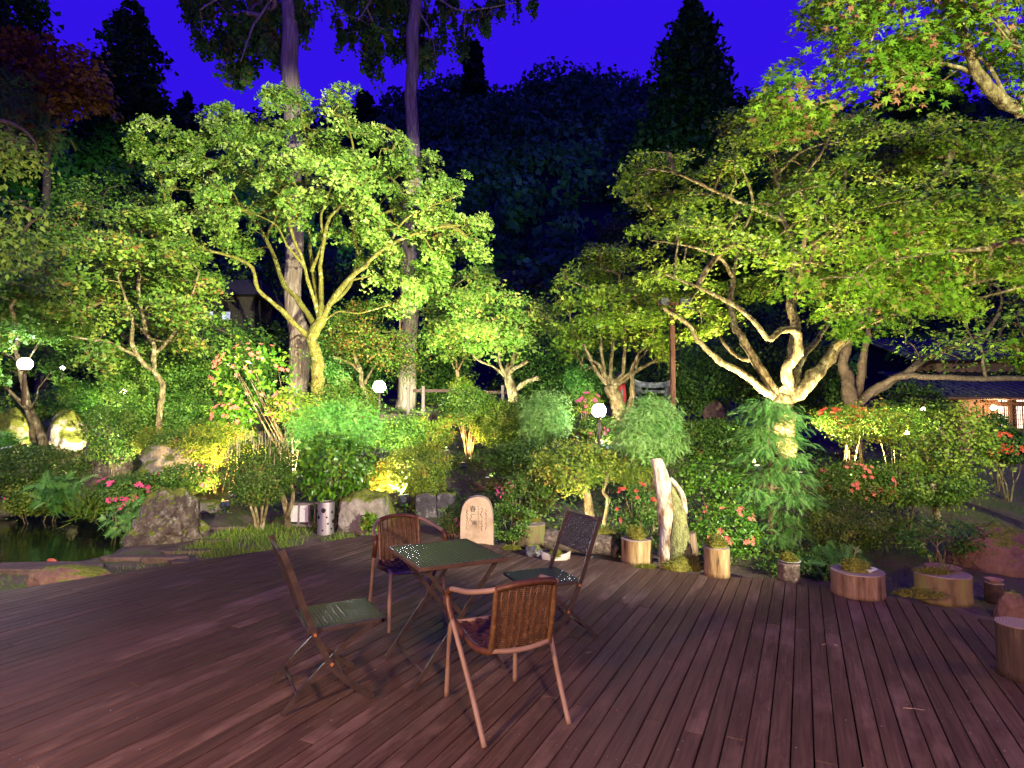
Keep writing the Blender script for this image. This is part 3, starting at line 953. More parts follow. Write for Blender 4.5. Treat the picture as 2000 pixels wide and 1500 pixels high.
rock('boulder', 'small brown stone at the right edge beside the last log stools', 1992, 1228, 62, 62, ROCKB, Y=5.0, seed=13, blocky=0.3, dep=0.7)
rock('boulder', 'low dark red stone half hidden in the dim middle of the garden', 955, 958, 74, 22, ROCKB, seed=14)
rock('stone_block', 'white-lit small stone block behind the pointed boulder', 408, 1001, 42, 22, ROCKW, seed=15, blocky=0.7, rough=0.05, cat='stone')
rock('stone_block', 'thin pale stone slab right of the pointed boulder top', 376, 985, 36, 14, ROCKW, seed=16, blocky=0.8, rough=0.05, cat='stone')
rock('boulder', 'brown stone below the dark upright boulder by the water', 186, 975, 66, 38, ROCKB, seed=17, blocky=0.4, Y=11.0)
rock('boulder', 'small mossy stone at the far left waterline', 8, 1003, 50, 26, ROCKM, Y=11.3, seed=18)
for j, (cx, by, w, h, lb) in enumerate([(70, 1120, 230, 22, 'long flat pond edging stone behind the brown boulder'), (240, 1096, 96, 16, 'flat purple pond edging stone left of the orange-lit one'),
                                        (318, 1100, 92, 22, 'thick flat edging stone in front of the pointed boulder'), (392, 1106, 130, 17, 'wide flat paving stone along the deck edge'),
                                        (412, 1062, 76, 12, 'small flat stepping stone in the grass'), (440, 1036, 92, 12, 'flat stepping stone behind the grass strip'),
                                        (360, 1082, 96, 12, 'narrow flat stone right below the pointed boulder'), (800, 1040, 120, 12, 'flat paving slab behind the far wicker chair'), (520, 1022, 60, 10, 'farthest flat stepping stone behind the chair back')]):
    rock('paving_stone', lb, cx, by, w, h * 0.55, PAVE, dep=0.28, seed=30 + j, blocky=0.3, rough=0.09, flat=True, sub=4, cat='paving stone')


# ================================================================== GRASS AND GROUND COVER
def strew(name, label, polypx, n, mat, template, size, up=(0, 0, 1), spread=0.5, rise=0.0, mode='blade', lim=None):
    xs = [p[0] for p in polypx]; ys = [p[1] for p in polypx]
    P = []
    W3 = [tuple(hit(px, py)[:2]) for px, py in polypx]
    wx = [p[0] for p in W3]; wy = [p[1] for p in W3]
    X = RNG.uniform(min(wx), max(wx), n * 3); Yy = RNG.uniform(min(wy), max(wy), n * 3)
    ok = (poly_sd(X, Yy, W3) < 0) & (poly_sd(X, Yy, POND) > 0.08) & (poly_sd(X, Yy, DECK) > 0.03)
    X = X[ok][:n]; Yy = Yy[ok][:n]
    cl = np.array([noise.noise(Vector((x * 1.7, y * 1.7, 3))) for x, y in zip(X, Yy)])
    keep = cl + RNG.random(len(X)) * 0.5 > 0.05
    X = X[keep]; Yy = Yy[keep]
    Z = gz(X, Yy)
    C = np.stack([X, Yy, Z + rise * RNG.random(len(X))], -1)
    k = len(C)
    if mode == 'blade':
        xd = np.array(up) + RNG.normal(size=(k, 3)) * np.array([spread, spread, 0.1]); Nn = RNG.normal(size=(k, 3)) * np.array([1, 1, 0.1])
    else:
        xd = None; Nn = np.array([0, 0, 1.0]) + RNG.normal(size=(k, 3)) * 0.5
    o = leafmesh(name, mat, C, size * (0.5 + RNG.random(k)), Nn, template, None, (0, 0, 0), xd, 0.1)
    tag(o, kind='stuff')
    return o


strew('grass', '', [(330, 1090), (450, 1030), (560, 1010), (760, 1010), (740, 1048), (600, 1075), (480, 1100), (390, 1125)], 9000, G_GRASS, BLADE, 0.075)
strew('grass', '', [(-100, 1200), (10, 1115), (260, 1110), (340, 1090), (300, 1130), (80, 1190)], 900, G_GRASS, BLADE, 0.05)
strew('ground_cover', '', [(400, 1010), (520, 930), (760, 900), (1050, 900), (1500, 990), (1650, 1120), (1300, 1080), (1000, 1060), (880, 1010), (740, 1020)], 14000, G_SHRUB, QUAD, 0.055, mode='leaf', rise=0.22)
strew('ground_cover', '', [(-300, 960), (100, 850), (800, 830), (1400, 850), (1900, 900), (1700, 1000), (1200, 940), (600, 930), (100, 960)], 26000, G_BOX, QUAD, 0.06, mode='leaf', rise=0.25)
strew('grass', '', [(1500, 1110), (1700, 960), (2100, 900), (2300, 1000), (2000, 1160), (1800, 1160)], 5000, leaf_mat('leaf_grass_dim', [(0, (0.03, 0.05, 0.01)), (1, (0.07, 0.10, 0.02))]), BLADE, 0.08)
# bright lawn far behind the fence
C = np.stack([RNG.uniform(-6, 3, 7000), RNG.uniform(17, 27, 7000), np.zeros(7000)], -1); C[:, 2] = gz(C[:, 0], C[:, 1])
tag(leafmesh('lawn', G_GRASS, C, RNG.uniform(0.05, 0.12, 7000), RNG.normal(size=(7000, 3)) * [1, 1, .1], BLADE, None, (0, 0, 0), np.tile([0, 0, 1.0], (7000, 1)), 0.4), kind='stuff')
# ================================================================== TREES
# the big floodlit maple left of the middle
poly = [(250, 245), (300, 222), (345, 262), (395, 250), (400, 195), (440, 193), (485, 235), (512, 172), (560, 155), (592, 172), (618, 210), (640, 168), (690, 160), (700, 190), (672, 222), (700, 252), (762, 236), (800, 285), (850, 300), (912, 330), (905, 352), (880, 372), (940, 390), (955, 440), (955, 490), (920, 498), (868, 486), (868, 550), (835, 585), (790, 600), (740, 575), (690, 520), (660, 470), (560, 450), (520, 520), (470, 520), (400, 515), (330, 480), (300, 440), (290, 395), (300, 345), (268, 300)]
hol = [(615, 575, 120, 70, 1.0), (590, 490, 140, 60, 0.8), (560, 400, 130, 60, 0.4), (460, 500, 80, 40, 0.7), (740, 470, 60, 40, 0.5)]
sp = crown_points(poly, 1150, 15.0, 2.7, thr=0.17, nsc=1.45, hollow=hol, back=0.55)
grow_tree('maple_tree', 'large round-crowned floodlit maple with lime green leaves and mossy trunk', 'tree', [
    ([(621, 800, 15), (619, 740, 15), (612, 690, 15), (622, 640, 15), (628, 600, 15)], 0.20, 0.13),
    ([(612, 668, 15), (573, 630, 14.8), (547, 603, 14.6), (505, 565, 14.3), (485, 515, 14), (430, 495, 13.8), (385, 483, 13.6)], 0.079, 0.03),
    ([(616, 640, 15), (575, 580, 15.2), (547, 535, 15.4), (520, 464, 15.7), (467, 395, 16), (429, 363, 16.2), (387, 320, 16.4), (305, 275, 16.6)], 0.086, 0.02),
    ([(520, 464, 15.7), (550, 400, 15.2), (552, 372, 15), (590, 335, 14.8), (600, 290, 14.6)], 0.046, 0.02),
    ([(622, 620, 15), (595, 523, 14.5), (568, 453, 14), (560, 430, 13.8)], 0.059, 0.03),
    ([(625, 610, 15), (611, 533, 15.3), (605, 470, 15.6), (595, 410, 15.9), (600, 320, 16.2), (605, 240, 16.4)], 0.066, 0.02),
    ([(628, 605, 15), (627, 520, 14.8), (640, 440, 14.6), (675, 385, 14.4), (690, 300, 14.2), (675, 230, 14)], 0.066, 0.02),
    ([(628, 625, 15), (669, 560, 14.6), (712, 520, 14.2), (760, 480, 13.9), (840, 448, 13.6), (900, 440, 13.4)], 0.086, 0.02),
    ([(640, 600, 15), (680, 560, 15.6), (700, 500, 16.2), (740, 400, 16.6), (800, 350, 16.8), (860, 330, 17)], 0.053, 0.02),
    ([(609, 530, 14.9), (630, 470, 14.7), (628, 420, 14.6), (650, 350, 14.4), (645, 290, 14.3)], 0.05, 0.012),
    ([(595, 523, 14.4), (560, 480, 14.1), (540, 440, 13.9), (500, 420, 13.8)], 0.04, 0.012),
    ([(467, 395, 15.9), (440, 420, 15.6), (400, 380, 15.5), (350, 370, 15.4)], 0.035, 0.01),
    ([(760, 480, 13.9), (790, 430, 13.7), (850, 400, 13.5), (900, 380, 13.4)], 0.035, 0.01),
    ([(700, 500, 16.1), (690, 440, 15.8), (730, 350, 15.4), (745, 290, 15.2)], 0.045, 0.012),
    ([(632, 628, 15), (660, 608, 14.8), (700, 612, 14.6), (745, 600, 14.5)], 0.030, 0.015),
], sp, BARKM, G_MAPLE, STAR3, 0.062, per=46, spr=0.22, up=0.8, outward=0.5, hang=0.7, twig=0.0075, tint_bias=0.02, face=0.45)

# the big maple on the right
poly = [(1195, 375), (1215, 352), (1245, 300), (1300, 284), (1325, 296), (1318, 335), (1290, 375), (1340, 360), (1395, 290), (1420, 225), (1480, 200), (1560, 180), (1650, 215), (1740, 235), (1850, 230), (1950, 235), (2060, 280), (2090, 420), (2060, 560), (1900, 590), (1800, 600), (1720, 600), (1640, 640), (1600, 640), (1560, 600), (1480, 620), (1420, 640), (1350, 655), (1300, 640), (1240, 640), (1200, 560), (1245, 490), (1240, 430), (1262, 400), (1225, 372)]
hol = [(1540, 640, 150, 60, 1.0), (1480, 560, 90, 50, 0.6), (1640, 560, 110, 55, 0.6), (1560, 450, 50, 70, 0.45)]
sp = crown_points(poly, 1050, 12.4, 3.4, thr=0.15, nsc=0.66, seed=11, hollow=hol, zs=4.2, back=0.5)
grow_tree('maple_tree', 'wide spreading maple on the right, base glowing from a ground spotlight, many pale limbs', 'tree', [
    ([(1528, 905, 12), (1530, 860, 12), (1526, 810, 12), (1528, 768, 12), (1530, 752, 12)], 0.22, 0.20),
    ([(1515, 775, 12), (1487, 762, 11.9), (1455, 732, 11.8), (1417, 713, 11.7), (1389, 690, 11.6), (1361, 662, 11.5), (1343, 634, 11.4), (1296, 601, 11.2)], 0.102, 0.03),
    ([(1520, 765, 12), (1497, 745, 12), (1455, 671, 12.1), (1436, 634, 12.2), (1427, 587, 12.4), (1430, 530, 12.6), (1445, 460, 12.8)], 0.128, 0.03),
    ([(1532, 765, 12), (1545, 720, 11.7), (1556, 680, 11.5), (1556, 650, 11.4), (1530, 645, 11.2), (1497, 660, 11), (1455, 611, 10.8), (1389, 573, 10.6), (1301, 536, 10.4)], 0.128, 0.02),
    ([(1548, 700, 11.9), (1556, 640, 12.1), (1542, 587, 12.3), (1553, 499, 12.5), (1529, 424, 12.8), (1512, 340, 13), (1490, 250, 13.2)], 0.119, 0.03),
    ([(1545, 775, 12), (1575, 740, 12), (1604, 709, 12.0), (1651, 662, 12.0), (1700, 600, 12.2), (1720, 500, 12.4), (1770, 420, 12.7), (1850, 330, 13)], 0.170, 0.03),
    ([(1560, 560, 12.4), (1576, 419, 12.1), (1564, 363, 12), (1604, 300, 11.8), (1630, 240, 11.6)], 0.060, 0.02),
    ([(1529, 430, 12.8), (1480, 410, 12.4), (1426, 387, 12), (1357, 354, 11.6), (1310, 335, 11.3), (1262, 330, 11)], 0.051, 0.015),
    ([(1556, 760, 12), (1566, 700, 12.6), (1600, 660, 13), (1630, 600, 13.4), (1640, 500, 13.6), (1660, 400, 13.8)], 0.085, 0.03),
    ([(1480, 700, 12.1), (1440, 700, 12.6), (1410, 660, 12.9), (1390, 620, 13.2), (1340, 600, 13.4)], 0.060, 0.02),
    ([(1553, 499, 12.5), (1600, 470, 12.1), (1650, 430, 11.8), (1720, 400, 11.6), (1800, 390, 11.5)], 0.05, 0.012),
    ([(1430, 540, 12.5), (1400, 500, 12), (1340, 480, 11.7), (1270, 470, 11.5)], 0.045, 0.012),
    ([(1515, 345, 13), (1560, 300, 12.7), (1640, 270, 12.4)], 0.04, 0.012),
    ([(1445, 460, 12.8), (1470, 400, 12.6), (1450, 330, 12.4), (1420, 270, 12.2)], 0.045, 0.012),
    ([(1651, 662, 12), (1720, 560, 11.4), (1800, 500, 11.2), (1900, 450, 11)], 0.05, 0.012),
    ([(1620, 690, 12), (1680, 640, 11.6), (1780, 600, 11.2), (1880, 560, 11), (1960, 540, 10.8)], 0.068, 0.02),
], sp, BARK, G_MAPLE4, STAR3, 0.058, per=62, spr=0.36, up=1.5, outward=0.3, hang=0.3, twig=0.0075, face=0.25)

# turning maple on the left bank
poly = [(55, 470), (90, 430), (135, 402), (200, 405), (280, 398), (330, 440), (380, 480), (430, 520), (410, 600), (395, 660), (440, 670), (400, 705), (330, 700), (230, 700), (130, 680), (60, 620), (20, 560), (40, 510)]
sp = crown_points(poly, 430, 13.2, 2.2, thr=0.17, nsc=0.7, zs=4.5, back=0.4, seed=5, hollow=[(280, 690, 60, 60, 0.9)])
grow_tree('maple_tree', 'low maple with orange-tinged leaf tiers left of the big maple', 'tree', [
    ([(313, 790, 13.2), (317, 751, 13.2), (296, 721, 13.2)], 0.07, 0.055),
    ([(296, 721, 13.2), (267, 695, 13.0), (256, 665, 12.9), (259, 636, 12.8), (253, 600, 12.7), (230, 540, 12.5)], 0.06, 0.02),
    ([(299, 725, 13.2), (303, 680, 13.4), (285, 650, 13.6), (262, 630, 13.8), (200, 590, 14)], 0.06, 0.02),
    ([(303, 690, 13.4), (340, 650, 13.2), (370, 590, 13), (390, 530, 13)], 0.05, 0.015),
    ([(285, 650, 13.6), (270, 560, 13.8), (280, 480, 14), (270, 430, 14)], 0.05, 0.015),
    ([(267, 695, 13), (210, 668, 12.6), (150, 660, 12.3), (90, 640, 12)], 0.045, 0.012),
], sp, BARK, G_MAPLE3, STAR3, 0.058, per=62, spr=0.32, up=1.0, hang=0.3, face=0.3)

# slender maple at the far left whose trunk passes the lamp
poly = [(-60, 540), (0, 520), (60, 560), (100, 620), (130, 690), (160, 745), (150, 775), (110, 750), (60, 735), (0, 745), (-60, 740), (-100, 640)]
sp = crown_points(poly, 150, 11.8, 1.4, thr=0.0, nsc=1.0, seed=9, hollow=[(62, 712, 80, 56, 1.0)])
grow_tree('maple_tree', 'slender forked maple with pale leaning trunk in front of the far left lamp', 'tree', [
    ([(84, 868, 12.6), (72, 835, 12.6), (56, 800, 12.5), (48, 760, 12.4), (38, 715, 12.2), (27, 690, 12), (30, 660, 12), (22, 600, 12)], 0.10, 0.04),
    ([(64, 862, 12.6), (60, 830, 12.55), (54, 800, 12.5)], 0.06, 0.06),
    ([(56, 800, 12.5), (30, 775, 12.2), (0, 750, 12), (-40, 730, 11.8)], 0.05, 0.015),
    ([(58, 802, 12.5), (70, 780, 12.4), (74, 760, 12.3)], 0.025, 0.01),
    ([(40, 718, 12.2), (60, 695, 12), (78, 665, 11.9)], 0.03, 0.01),
    ([(36, 706, 12.2), (0, 682, 12), (-40, 660, 11.8)], 0.03, 0.01),
], sp, BARK, G_MAPLE2, STAR3, 0.065, per=55, spr=0.28, up=1.2, hang=0.2)

# layered maple behind the left bank
poly = [(130, 350), (220, 330), (300, 340), (330, 400), (300, 450), (380, 560), (470, 640), (500, 700), (430, 740), (330, 760), (240, 740), (160, 720), (60, 700), (0, 640), (-60, 500), (0, 420), (80, 470), (110, 400)]
sp = crown_points(poly, 300, 17.0, 1.6, thr=-0.02, nsc=0.8, seed=21)
grow_tree('maple_tree', 'dim layered maple standing behind the orange-tinged maple', 'tree', [
    ([(285, 800, 17), (286, 720, 17), (290, 650, 17), (280, 560, 17)], 0.16, 0.09),
    ([(286, 700, 17), (220, 640, 16.8), (120, 600, 16.6), (40, 570, 16.5)], 0.07, 0.02),
    ([(288, 680, 17), (350, 620, 17), (420, 640, 17), (460, 660, 17)], 0.07, 0.02),
    ([(284, 600, 17), (230, 500, 17), (200, 400, 17)], 0.07, 0.02)], sp, BARKD, G_MAPLE2, QUAD, 0.085, per=80, spr=0.45, up=1.0)

# cedars -----------------------------------------------------------------
def cedar(label, pts, r0, r1, poly, n, Y, seed, twigs):
    limbs = [(pts, r0, r1)] + twigs
    sp = crown_points(poly, n, Y, 1.3, thr=0.12, nsc=0.9, seed=seed, dome=False)
    extra = crown_points([(pts[-1][0] - 260, -300), (pts[-1][0] + 260, -300), (pts[-1][0] + 200, -60), (pts[-1][0] - 200, -60)], 60, Y, 2.0, seed=seed)
    sp = np.concatenate([sp, extra])
    return grow_tree('cedar_tree', label, 'tree', limbs, sp, BARKC, G_CEDAR, STAR3, 0.12, per=40, spr=0.24, up=0.2, outward=0.5, hang=2.2, twig=0.007, xd=(0, 0, -0.5))


cedar('tall straight cedar trunk rising behind the floodlit maple, left of the pair', [(582, 830, 20), (577, 700, 20), (574, 500, 20), (571, 250, 20), (568, 0, 20), (566, -260, 20), (565, -500, 20)], 0.36, 0.22,
      [(355, -20), (365, 45), (400, 85), (430, 98), (448, 150), (478, 162), (500, 105), (528, 125), (556, 70), (600, 60), (612, 20), (620, -20)], 190, 21.3, 3,
      [([(568, -60, 20), (520, 10, 19.6), (490, 60, 19.3), (470, 120, 19)], 0.06, 0.02), ([(568, -120, 20), (460, -30, 19.4), (390, 20, 19)], 0.06, 0.02)])
cedar('tall knobbly cedar trunk in front of the mountain, right of the pair', [(790, 830, 21), (794, 700, 21), (796, 500, 21), (803, 250, 21), (806, 0, 21), (808, -260, 21), (808, -500, 21)], 0.36, 0.17,
      [(605, -20), (625, 20), (650, 55), (700, 92), (716, 128), (760, 148), (765, 95), (792, 105), (812, 130), (838, 132), (850, 90), (885, 84), (900, 110), (915, 60), (960, 45), (958, 12), (1045, 4), (1050, -20)], 230, 22.2, 13,
      [([(806, -60, 21), (860, 0, 20.5), (910, 20, 20.2), (1010, 4, 20)], 0.06, 0.015), ([(806, -100, 21), (740, -20, 20.4), (700, 40, 20)], 0.06, 0.02), ([(806, 0, 21), (840, 60, 20.6), (850, 110, 20.4)], 0.04, 0.012)])

# dark conifers and trees beyond
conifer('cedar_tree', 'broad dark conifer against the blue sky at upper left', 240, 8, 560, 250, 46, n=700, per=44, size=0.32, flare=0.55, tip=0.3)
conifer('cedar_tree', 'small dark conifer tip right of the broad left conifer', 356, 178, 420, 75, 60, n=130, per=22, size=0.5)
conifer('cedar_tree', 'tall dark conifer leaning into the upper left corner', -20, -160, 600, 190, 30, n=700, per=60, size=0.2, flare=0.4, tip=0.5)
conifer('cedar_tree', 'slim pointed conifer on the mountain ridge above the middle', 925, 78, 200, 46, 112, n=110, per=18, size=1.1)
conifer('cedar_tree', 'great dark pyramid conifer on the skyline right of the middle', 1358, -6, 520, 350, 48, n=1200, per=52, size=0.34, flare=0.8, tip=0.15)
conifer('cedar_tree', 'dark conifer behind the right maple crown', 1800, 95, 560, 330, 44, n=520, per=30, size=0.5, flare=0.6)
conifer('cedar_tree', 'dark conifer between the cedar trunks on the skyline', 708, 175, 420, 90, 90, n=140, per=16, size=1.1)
poly = [(20, 40), (60, 90), (120, 110), (160, 90), (175, 130), (210, 160), (200, 200), (120, 210), (60, 200), (20, 160)]
sp = crown_points(poly, 70, 28, 2, seed=31)
grow_tree('broadleaf_tree', 'rust-coloured feathery tree in front of the upper left conifers', 'tree', [([(90, 640, 28), (88, 400, 28), (95, 250, 28), (110, 150, 28)], 0.25, 0.08), ([(92, 300, 28), (140, 200, 28), (190, 160, 28)], 0.08, 0.02)], sp, BARKD, G_RUST, QUAD, 0.28, per=60, spr=0.8)
poly = [(-60, 120), (20, 130), (70, 200), (95, 260), (60, 270), (0, 260), (-60, 260)]
sp = crown_points(poly, 60, 20, 1.5, seed=33)
grow_tree('cedar_tree', 'dim feathery green cedar boughs at the left frame edge', 'tree', [([(-120, 800, 20), (-110, 400, 20), (-90, 100, 20)], 0.3, 0.1), ([(-100, 250, 20), (-20, 200, 20), (40, 230, 20)], 0.07, 0.02)], sp, BARKC, G_CEDAR, FROND, 0.45, per=34, spr=0.5, xd=(0, 0, -0.6), tint_bias=0.2)
poly = [(-40, 255), (20, 250), (60, 280), (82, 310), (60, 335), (0, 320), (-40, 330)]
sp = np.concatenate([crown_points(poly, 34, 9, 0.6, seed=35), crown_points([(-40, 400), (40, 385), (90, 400), (60, 480), (0, 520), (-40, 480)], 26, 9, 0.5, seed=36)])
grow_tree('broadleaf_tree', 'drooping leafy branches hanging in at the left edge', 'tree', [([(-260, 980, 9), (-250, 600, 9), (-180, 300, 9), (-60, 235, 9), (30, 245, 9), (70, 280, 9)], 0.12, 0.015), ([(-220, 420, 9), (-80, 380, 9), (40, 400, 9)], 0.05, 0.01)], sp, BARKD, G_SHRUB, OVAL, 0.10, per=22, spr=0.3, hang=0.8, xd=(0, 0, -0.9), tint_bias=0.25)

# middle distance trees ---------------------------------------------------
poly = [(640, 610), (690, 588), (760, 590), (812, 620), (822, 680), (790, 722), (735, 712), (690, 725), (650, 690)]
sp = crown_points(poly, 110, 17, 1.4, thr=0.05, nsc=0.8, zs=4, seed=41)
grow_tree('broadleaf_tree', 'small dull green tree behind the white globe lamp by the cedar', 'tree', [([(722, 815, 17), (712, 760, 17), (704, 725, 17), (690, 690, 17)], 0.10, 0.05), ([(705, 728, 17), (680, 708, 16.9), (650, 696, 16.8)], 0.04, 0.012), ([(712, 750, 17), (740, 700, 17), (770, 660, 17)], 0.05, 0.015)], sp, BARK, G_BOX, QUAD, 0.07, per=90, spr=0.36, tint_bias=0.2)
poly = [(850, 600), (880, 570), (940, 555), (1000, 560), (1060, 600), (1090, 640), (1050, 680), (1000, 680), (940, 690), (890, 695), (850, 670)]
sp = crown_points(poly, 190, 15.5, 1.8, thr=0.08, nsc=0.8, zs=4, back=0.4, seed=43)
grow_tree('maple_tree', 'green maple with twisted broken trunk behind the wooden fence', 'tree', [([(1003, 815, 15.5), (998, 770, 15.5), (992, 735, 15.5), (996, 715, 15.5)], 0.15, 0.11), ([(990, 745, 15.5), (975, 700, 15.4), (975, 660, 15.3), (960, 620, 15.2)], 0.05, 0.02), ([(996, 720, 15.5), (1004, 690, 15.5), (1010, 670, 15.6), (1030, 630, 15.7)], 0.07, 0.02), ([(996, 728, 15.5), (1012, 716, 15.3), (1030, 705, 15.2)], 0.06, 0.045), ([(1006, 765, 15.5), (1022, 748, 15.3), (1052, 738, 15.1)], 0.07, 0.06), ([(985, 735, 15.5), (960, 715, 15.4), (930, 700, 15.3), (905, 660, 15.2)], 0.04, 0.015)], sp, BARK, G_MAPLE2, STAR3, 0.06, per=56, spr=0.34, up=1.0, tint_bias=0.2, face=0.4)
poly = [(840, 560), (880, 540), (950, 520), (960, 560), (930, 640), (900, 700), (850, 690), (830, 620)]
sp = crown_points(poly, 90, 19, 1.5, thr=-0.05, seed=44)
grow_tree('maple_tree', 'young forked maple lit from below behind the fence rails', 'tree', [([(896, 800, 19), (895, 738, 19), (893, 722, 19)], 0.08, 0.06), ([(893, 724, 19), (880, 706, 19), (876, 690, 19)], 0.04, 0.015), ([(893, 724, 19), (904, 705, 19), (908, 694, 19)], 0.04, 0.015), ([(893, 724, 19), (890, 690, 19), (885, 650, 19)], 0.04, 0.015)], sp, BARK, G_MAPLE2, STAR3, 0.08, per=55, spr=0.4, tint_bias=0.1)
poly = [(1085, 560), (1110, 500), (1170, 470), (1230, 480), (1300, 560), (1325, 640), (1310, 700), (1250, 700), (1180, 690), (1120, 690), (1085, 640)]
sp = crown_points(poly, 230, 14.2, 1.9, thr=0.08, nsc=0.8, zs=4, back=0.5, seed=47, hollow=[(1205, 700, 70, 60, 0.8)])
limbs = [([(1206, 822, 14), (1203, 790, 14), (1198, 765, 14), (1196, 745, 14)], 0.20, 0.14), ([(1222, 818, 14), (1232, 780, 14), (1236, 752, 14), (1232, 725, 14.1), (1250, 690, 14.2), (1285, 650, 14.3)], 0.09, 0.02)]
for i, (ex, ey, kx) in enumerate([(1150, 700, 1172), (1130, 660, 1165), (1170, 620, 1180), (1196, 610, 1195), (1222, 630, 1215), (1260, 690, 1235), (1300, 700, 1250), (1140, 720, 1168)]):
    limbs.append(([(1197 + i - 4, 760 - 2 * i, 14), (kx, 720 + (i % 3) * 6, 13.9 + 0.05 * i), ((kx + ex) / 2, (ey + 715) / 2, 13.8 + 0.1 * i), (ex, ey, 13.8 + 0.15 * i), (ex + (ex - 1200) * 0.3, ey - 50, 13.9)], 0.06, 0.015))
grow_tree('maple_tree', 'many-limbed spreading old maple behind the middle lamp post', 'tree', limbs, sp, BARK, G_MAPLE4, STAR3, 0.06, per=50, spr=0.34, up=1.0, tint_bias=0.0, face=0.3)

# the old tree right, with long low limbs toward the house
poly = [(1690, 560), (1760, 500), (1850, 470), (1960, 440), (2080, 450), (2090, 700), (2000, 720), (1900, 715), (1820, 700), (1760, 700), (1700, 660)]
sp = crown_points(poly, 180, 14.5, 1.6, thr=0.0, seed=51)
grow_tree('broadleaf_tree', 'old grey tree on the right with long low limbs reaching past the house roof', 'tree', [
    ([(1662, 830, 14.5), (1660, 790, 14.5), (1656, 745, 14.5), (1652, 700, 14.5), (1662, 640, 14.6), (1655, 560, 14.8), (1670, 480, 15)], 0.25, 0.05),
    ([(1668, 790, 14.5), (1700, 768, 14.4), (1722, 748, 14.3), (1765, 734, 14.1), (1850, 737, 13.8), (2005, 738, 13.4), (2100, 735, 13.2)], 0.12, 0.05),
    ([(1700, 768, 14.5), (1760, 735, 14.6), (1800, 705, 14.6), (1850, 682, 14.6), (1930, 645, 14.6), (1958, 590, 14.6), (1950, 560, 14.6)], 0.12, 0.03),
    ([(1672, 780, 14.5), (1682, 730, 14.5), (1692, 660, 14.5), (1700, 580, 14.6), (1760, 500, 14.8)], 0.14, 0.04)],
    sp, BARKD, G_SHRUB, OVAL, 0.11, per=22, spr=0.42, up=1.3, twig=0.007, tint_bias=0.25)

# near maple hanging in from the right
poly1 = [(1478, 190), (1500, 140), (1545, 80), (1580, 20), (1600, -40), (2080, -60), (2080, 190), (1990, 190), (1930, 140), (1870, 175), (1830, 165), (1790, 185), (1755, 225), (1722, 215), (1700, 175), (1650, 190), (1610, 232), (1560, 262), (1520, 265), (1485, 250)]
poly2 = [(1530, 540), (1580, 500), (1640, 455), (1740, 430), (1860, 440), (1960, 480), (2060, 470), (2060, 560), (1960, 560), (1880, 600), (1800, 580), (1740, 600), (1680, 640), (1620, 660), (1600, 620), (1560, 560)]
sp = np.concatenate([crown_points(poly1, 280, 7.6, 1.0, thr=0.14, nsc=1.2, seed=61, dome=False), crown_points(poly2, 100, 9.2, 0.7, thr=0.08, nsc=1.6, seed=62, dome=False), crown_points([(1950, 700), (2050, 640), (2080, 740), (1960, 735)], 12, 8.5, 0.3, seed=63)])
b0 = Vector((7.6, 7.8, float(gz(7.6, 7.8))))
grow_tree('maple_tree', 'near maple reaching in from the upper right with reddish seed clusters', 'tree', [
    ([tuple(b0) + (0,), (7.5, 7.8, 1.6, 0), (7.3, 7.8, 3.0, 0), (2030, 260, 7.8), (1960, 200, 7.7), (1905, 140, 7.6), (1880, 60, 7.5), (1850, -40, 7.4)], 0.17, 0.04),
    ([(1990, 230, 7.8), (1930, 130, 7.7), (1900, 112, 7.6), (1840, 100, 7.5), (1760, 96, 7.4), (1690, 130, 7.3)], 0.035, 0.01),
    ([(1915, 150, 7.7), (1860, 128, 7.6), (1770, 125, 7.5), (1680, 160, 7.5), (1600, 190, 7.5)], 0.03, 0.008),
    ([(2040, 150, 8), (1960, 60, 8), (1900, -30, 8)], 0.04, 0.02),
    ([(7.45, 7.8, 2.6, 0), (2020, 480, 8.4), (1900, 490, 8.9), (1780, 500, 9.1), (1650, 540, 9.2)], 0.06, 0.01),
], sp, BARK, G_NEARM, STAR, 0.075, per=38, spr=0.26, up=0.7, hang=0.5, twig=0.004, tint_bias=0.0, face=0.4)

# the wood closing the view behind the garden
C = []; R_ = []
for i in range(230):
    y = random.uniform(24, 40); px = random.uniform(-500, 2500)
    top = 560 + 60 * math.sin(px * 0.006) + random.uniform(-40, 60)
    if px < 500: top = 400 + random.uniform(-60, 60)
    if 1150 < px: top = 430 + random.uniform(-60, 80)
    pz = pt(px, random.uniform(top, 800), y)
    if pz.x > 14 and y < 32: continue
    C.append(tuple(pz)); r = random.uniform(1.1, 2.0); R_.append((r, r, r * 0.8))
P, N_ = blob_leaves(np.array(C), np.array(R_), 240, 1)
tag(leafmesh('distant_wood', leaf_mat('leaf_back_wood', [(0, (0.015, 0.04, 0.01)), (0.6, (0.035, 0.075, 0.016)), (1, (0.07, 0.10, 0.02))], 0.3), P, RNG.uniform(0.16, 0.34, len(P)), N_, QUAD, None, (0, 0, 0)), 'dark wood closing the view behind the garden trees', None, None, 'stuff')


# ================================================================== SHRUBS
def flower_mesh(mat, r, key):
    k = ('fl', key)
    if k in MATS: return MATS[k]
    mb = MB()
    for a in range(5):
        t = a * 2 * math.pi / 5
        c, s = math.cos(t), math.sin(t); c1, s1 = math.cos(t + 0.5), math.sin(t + 0.5); c2, s2 = math.cos(t - 0.5), math.sin(t - 0.5)
        mb.add([(0, 0, -0.4 * r), (c1 * 0.62 * r, s1 * 0.62 * r, 0.12 * r), (c * 1.0 * r, s * r, 0.05 * r), (c2 * 0.62 * r, s2 * 0.62 * r, 0.12 * r)], [(0, 3, 2), (0, 2, 1)])
    MATS[k] = mb.mesh('flower', mat)
    return MATS[k]


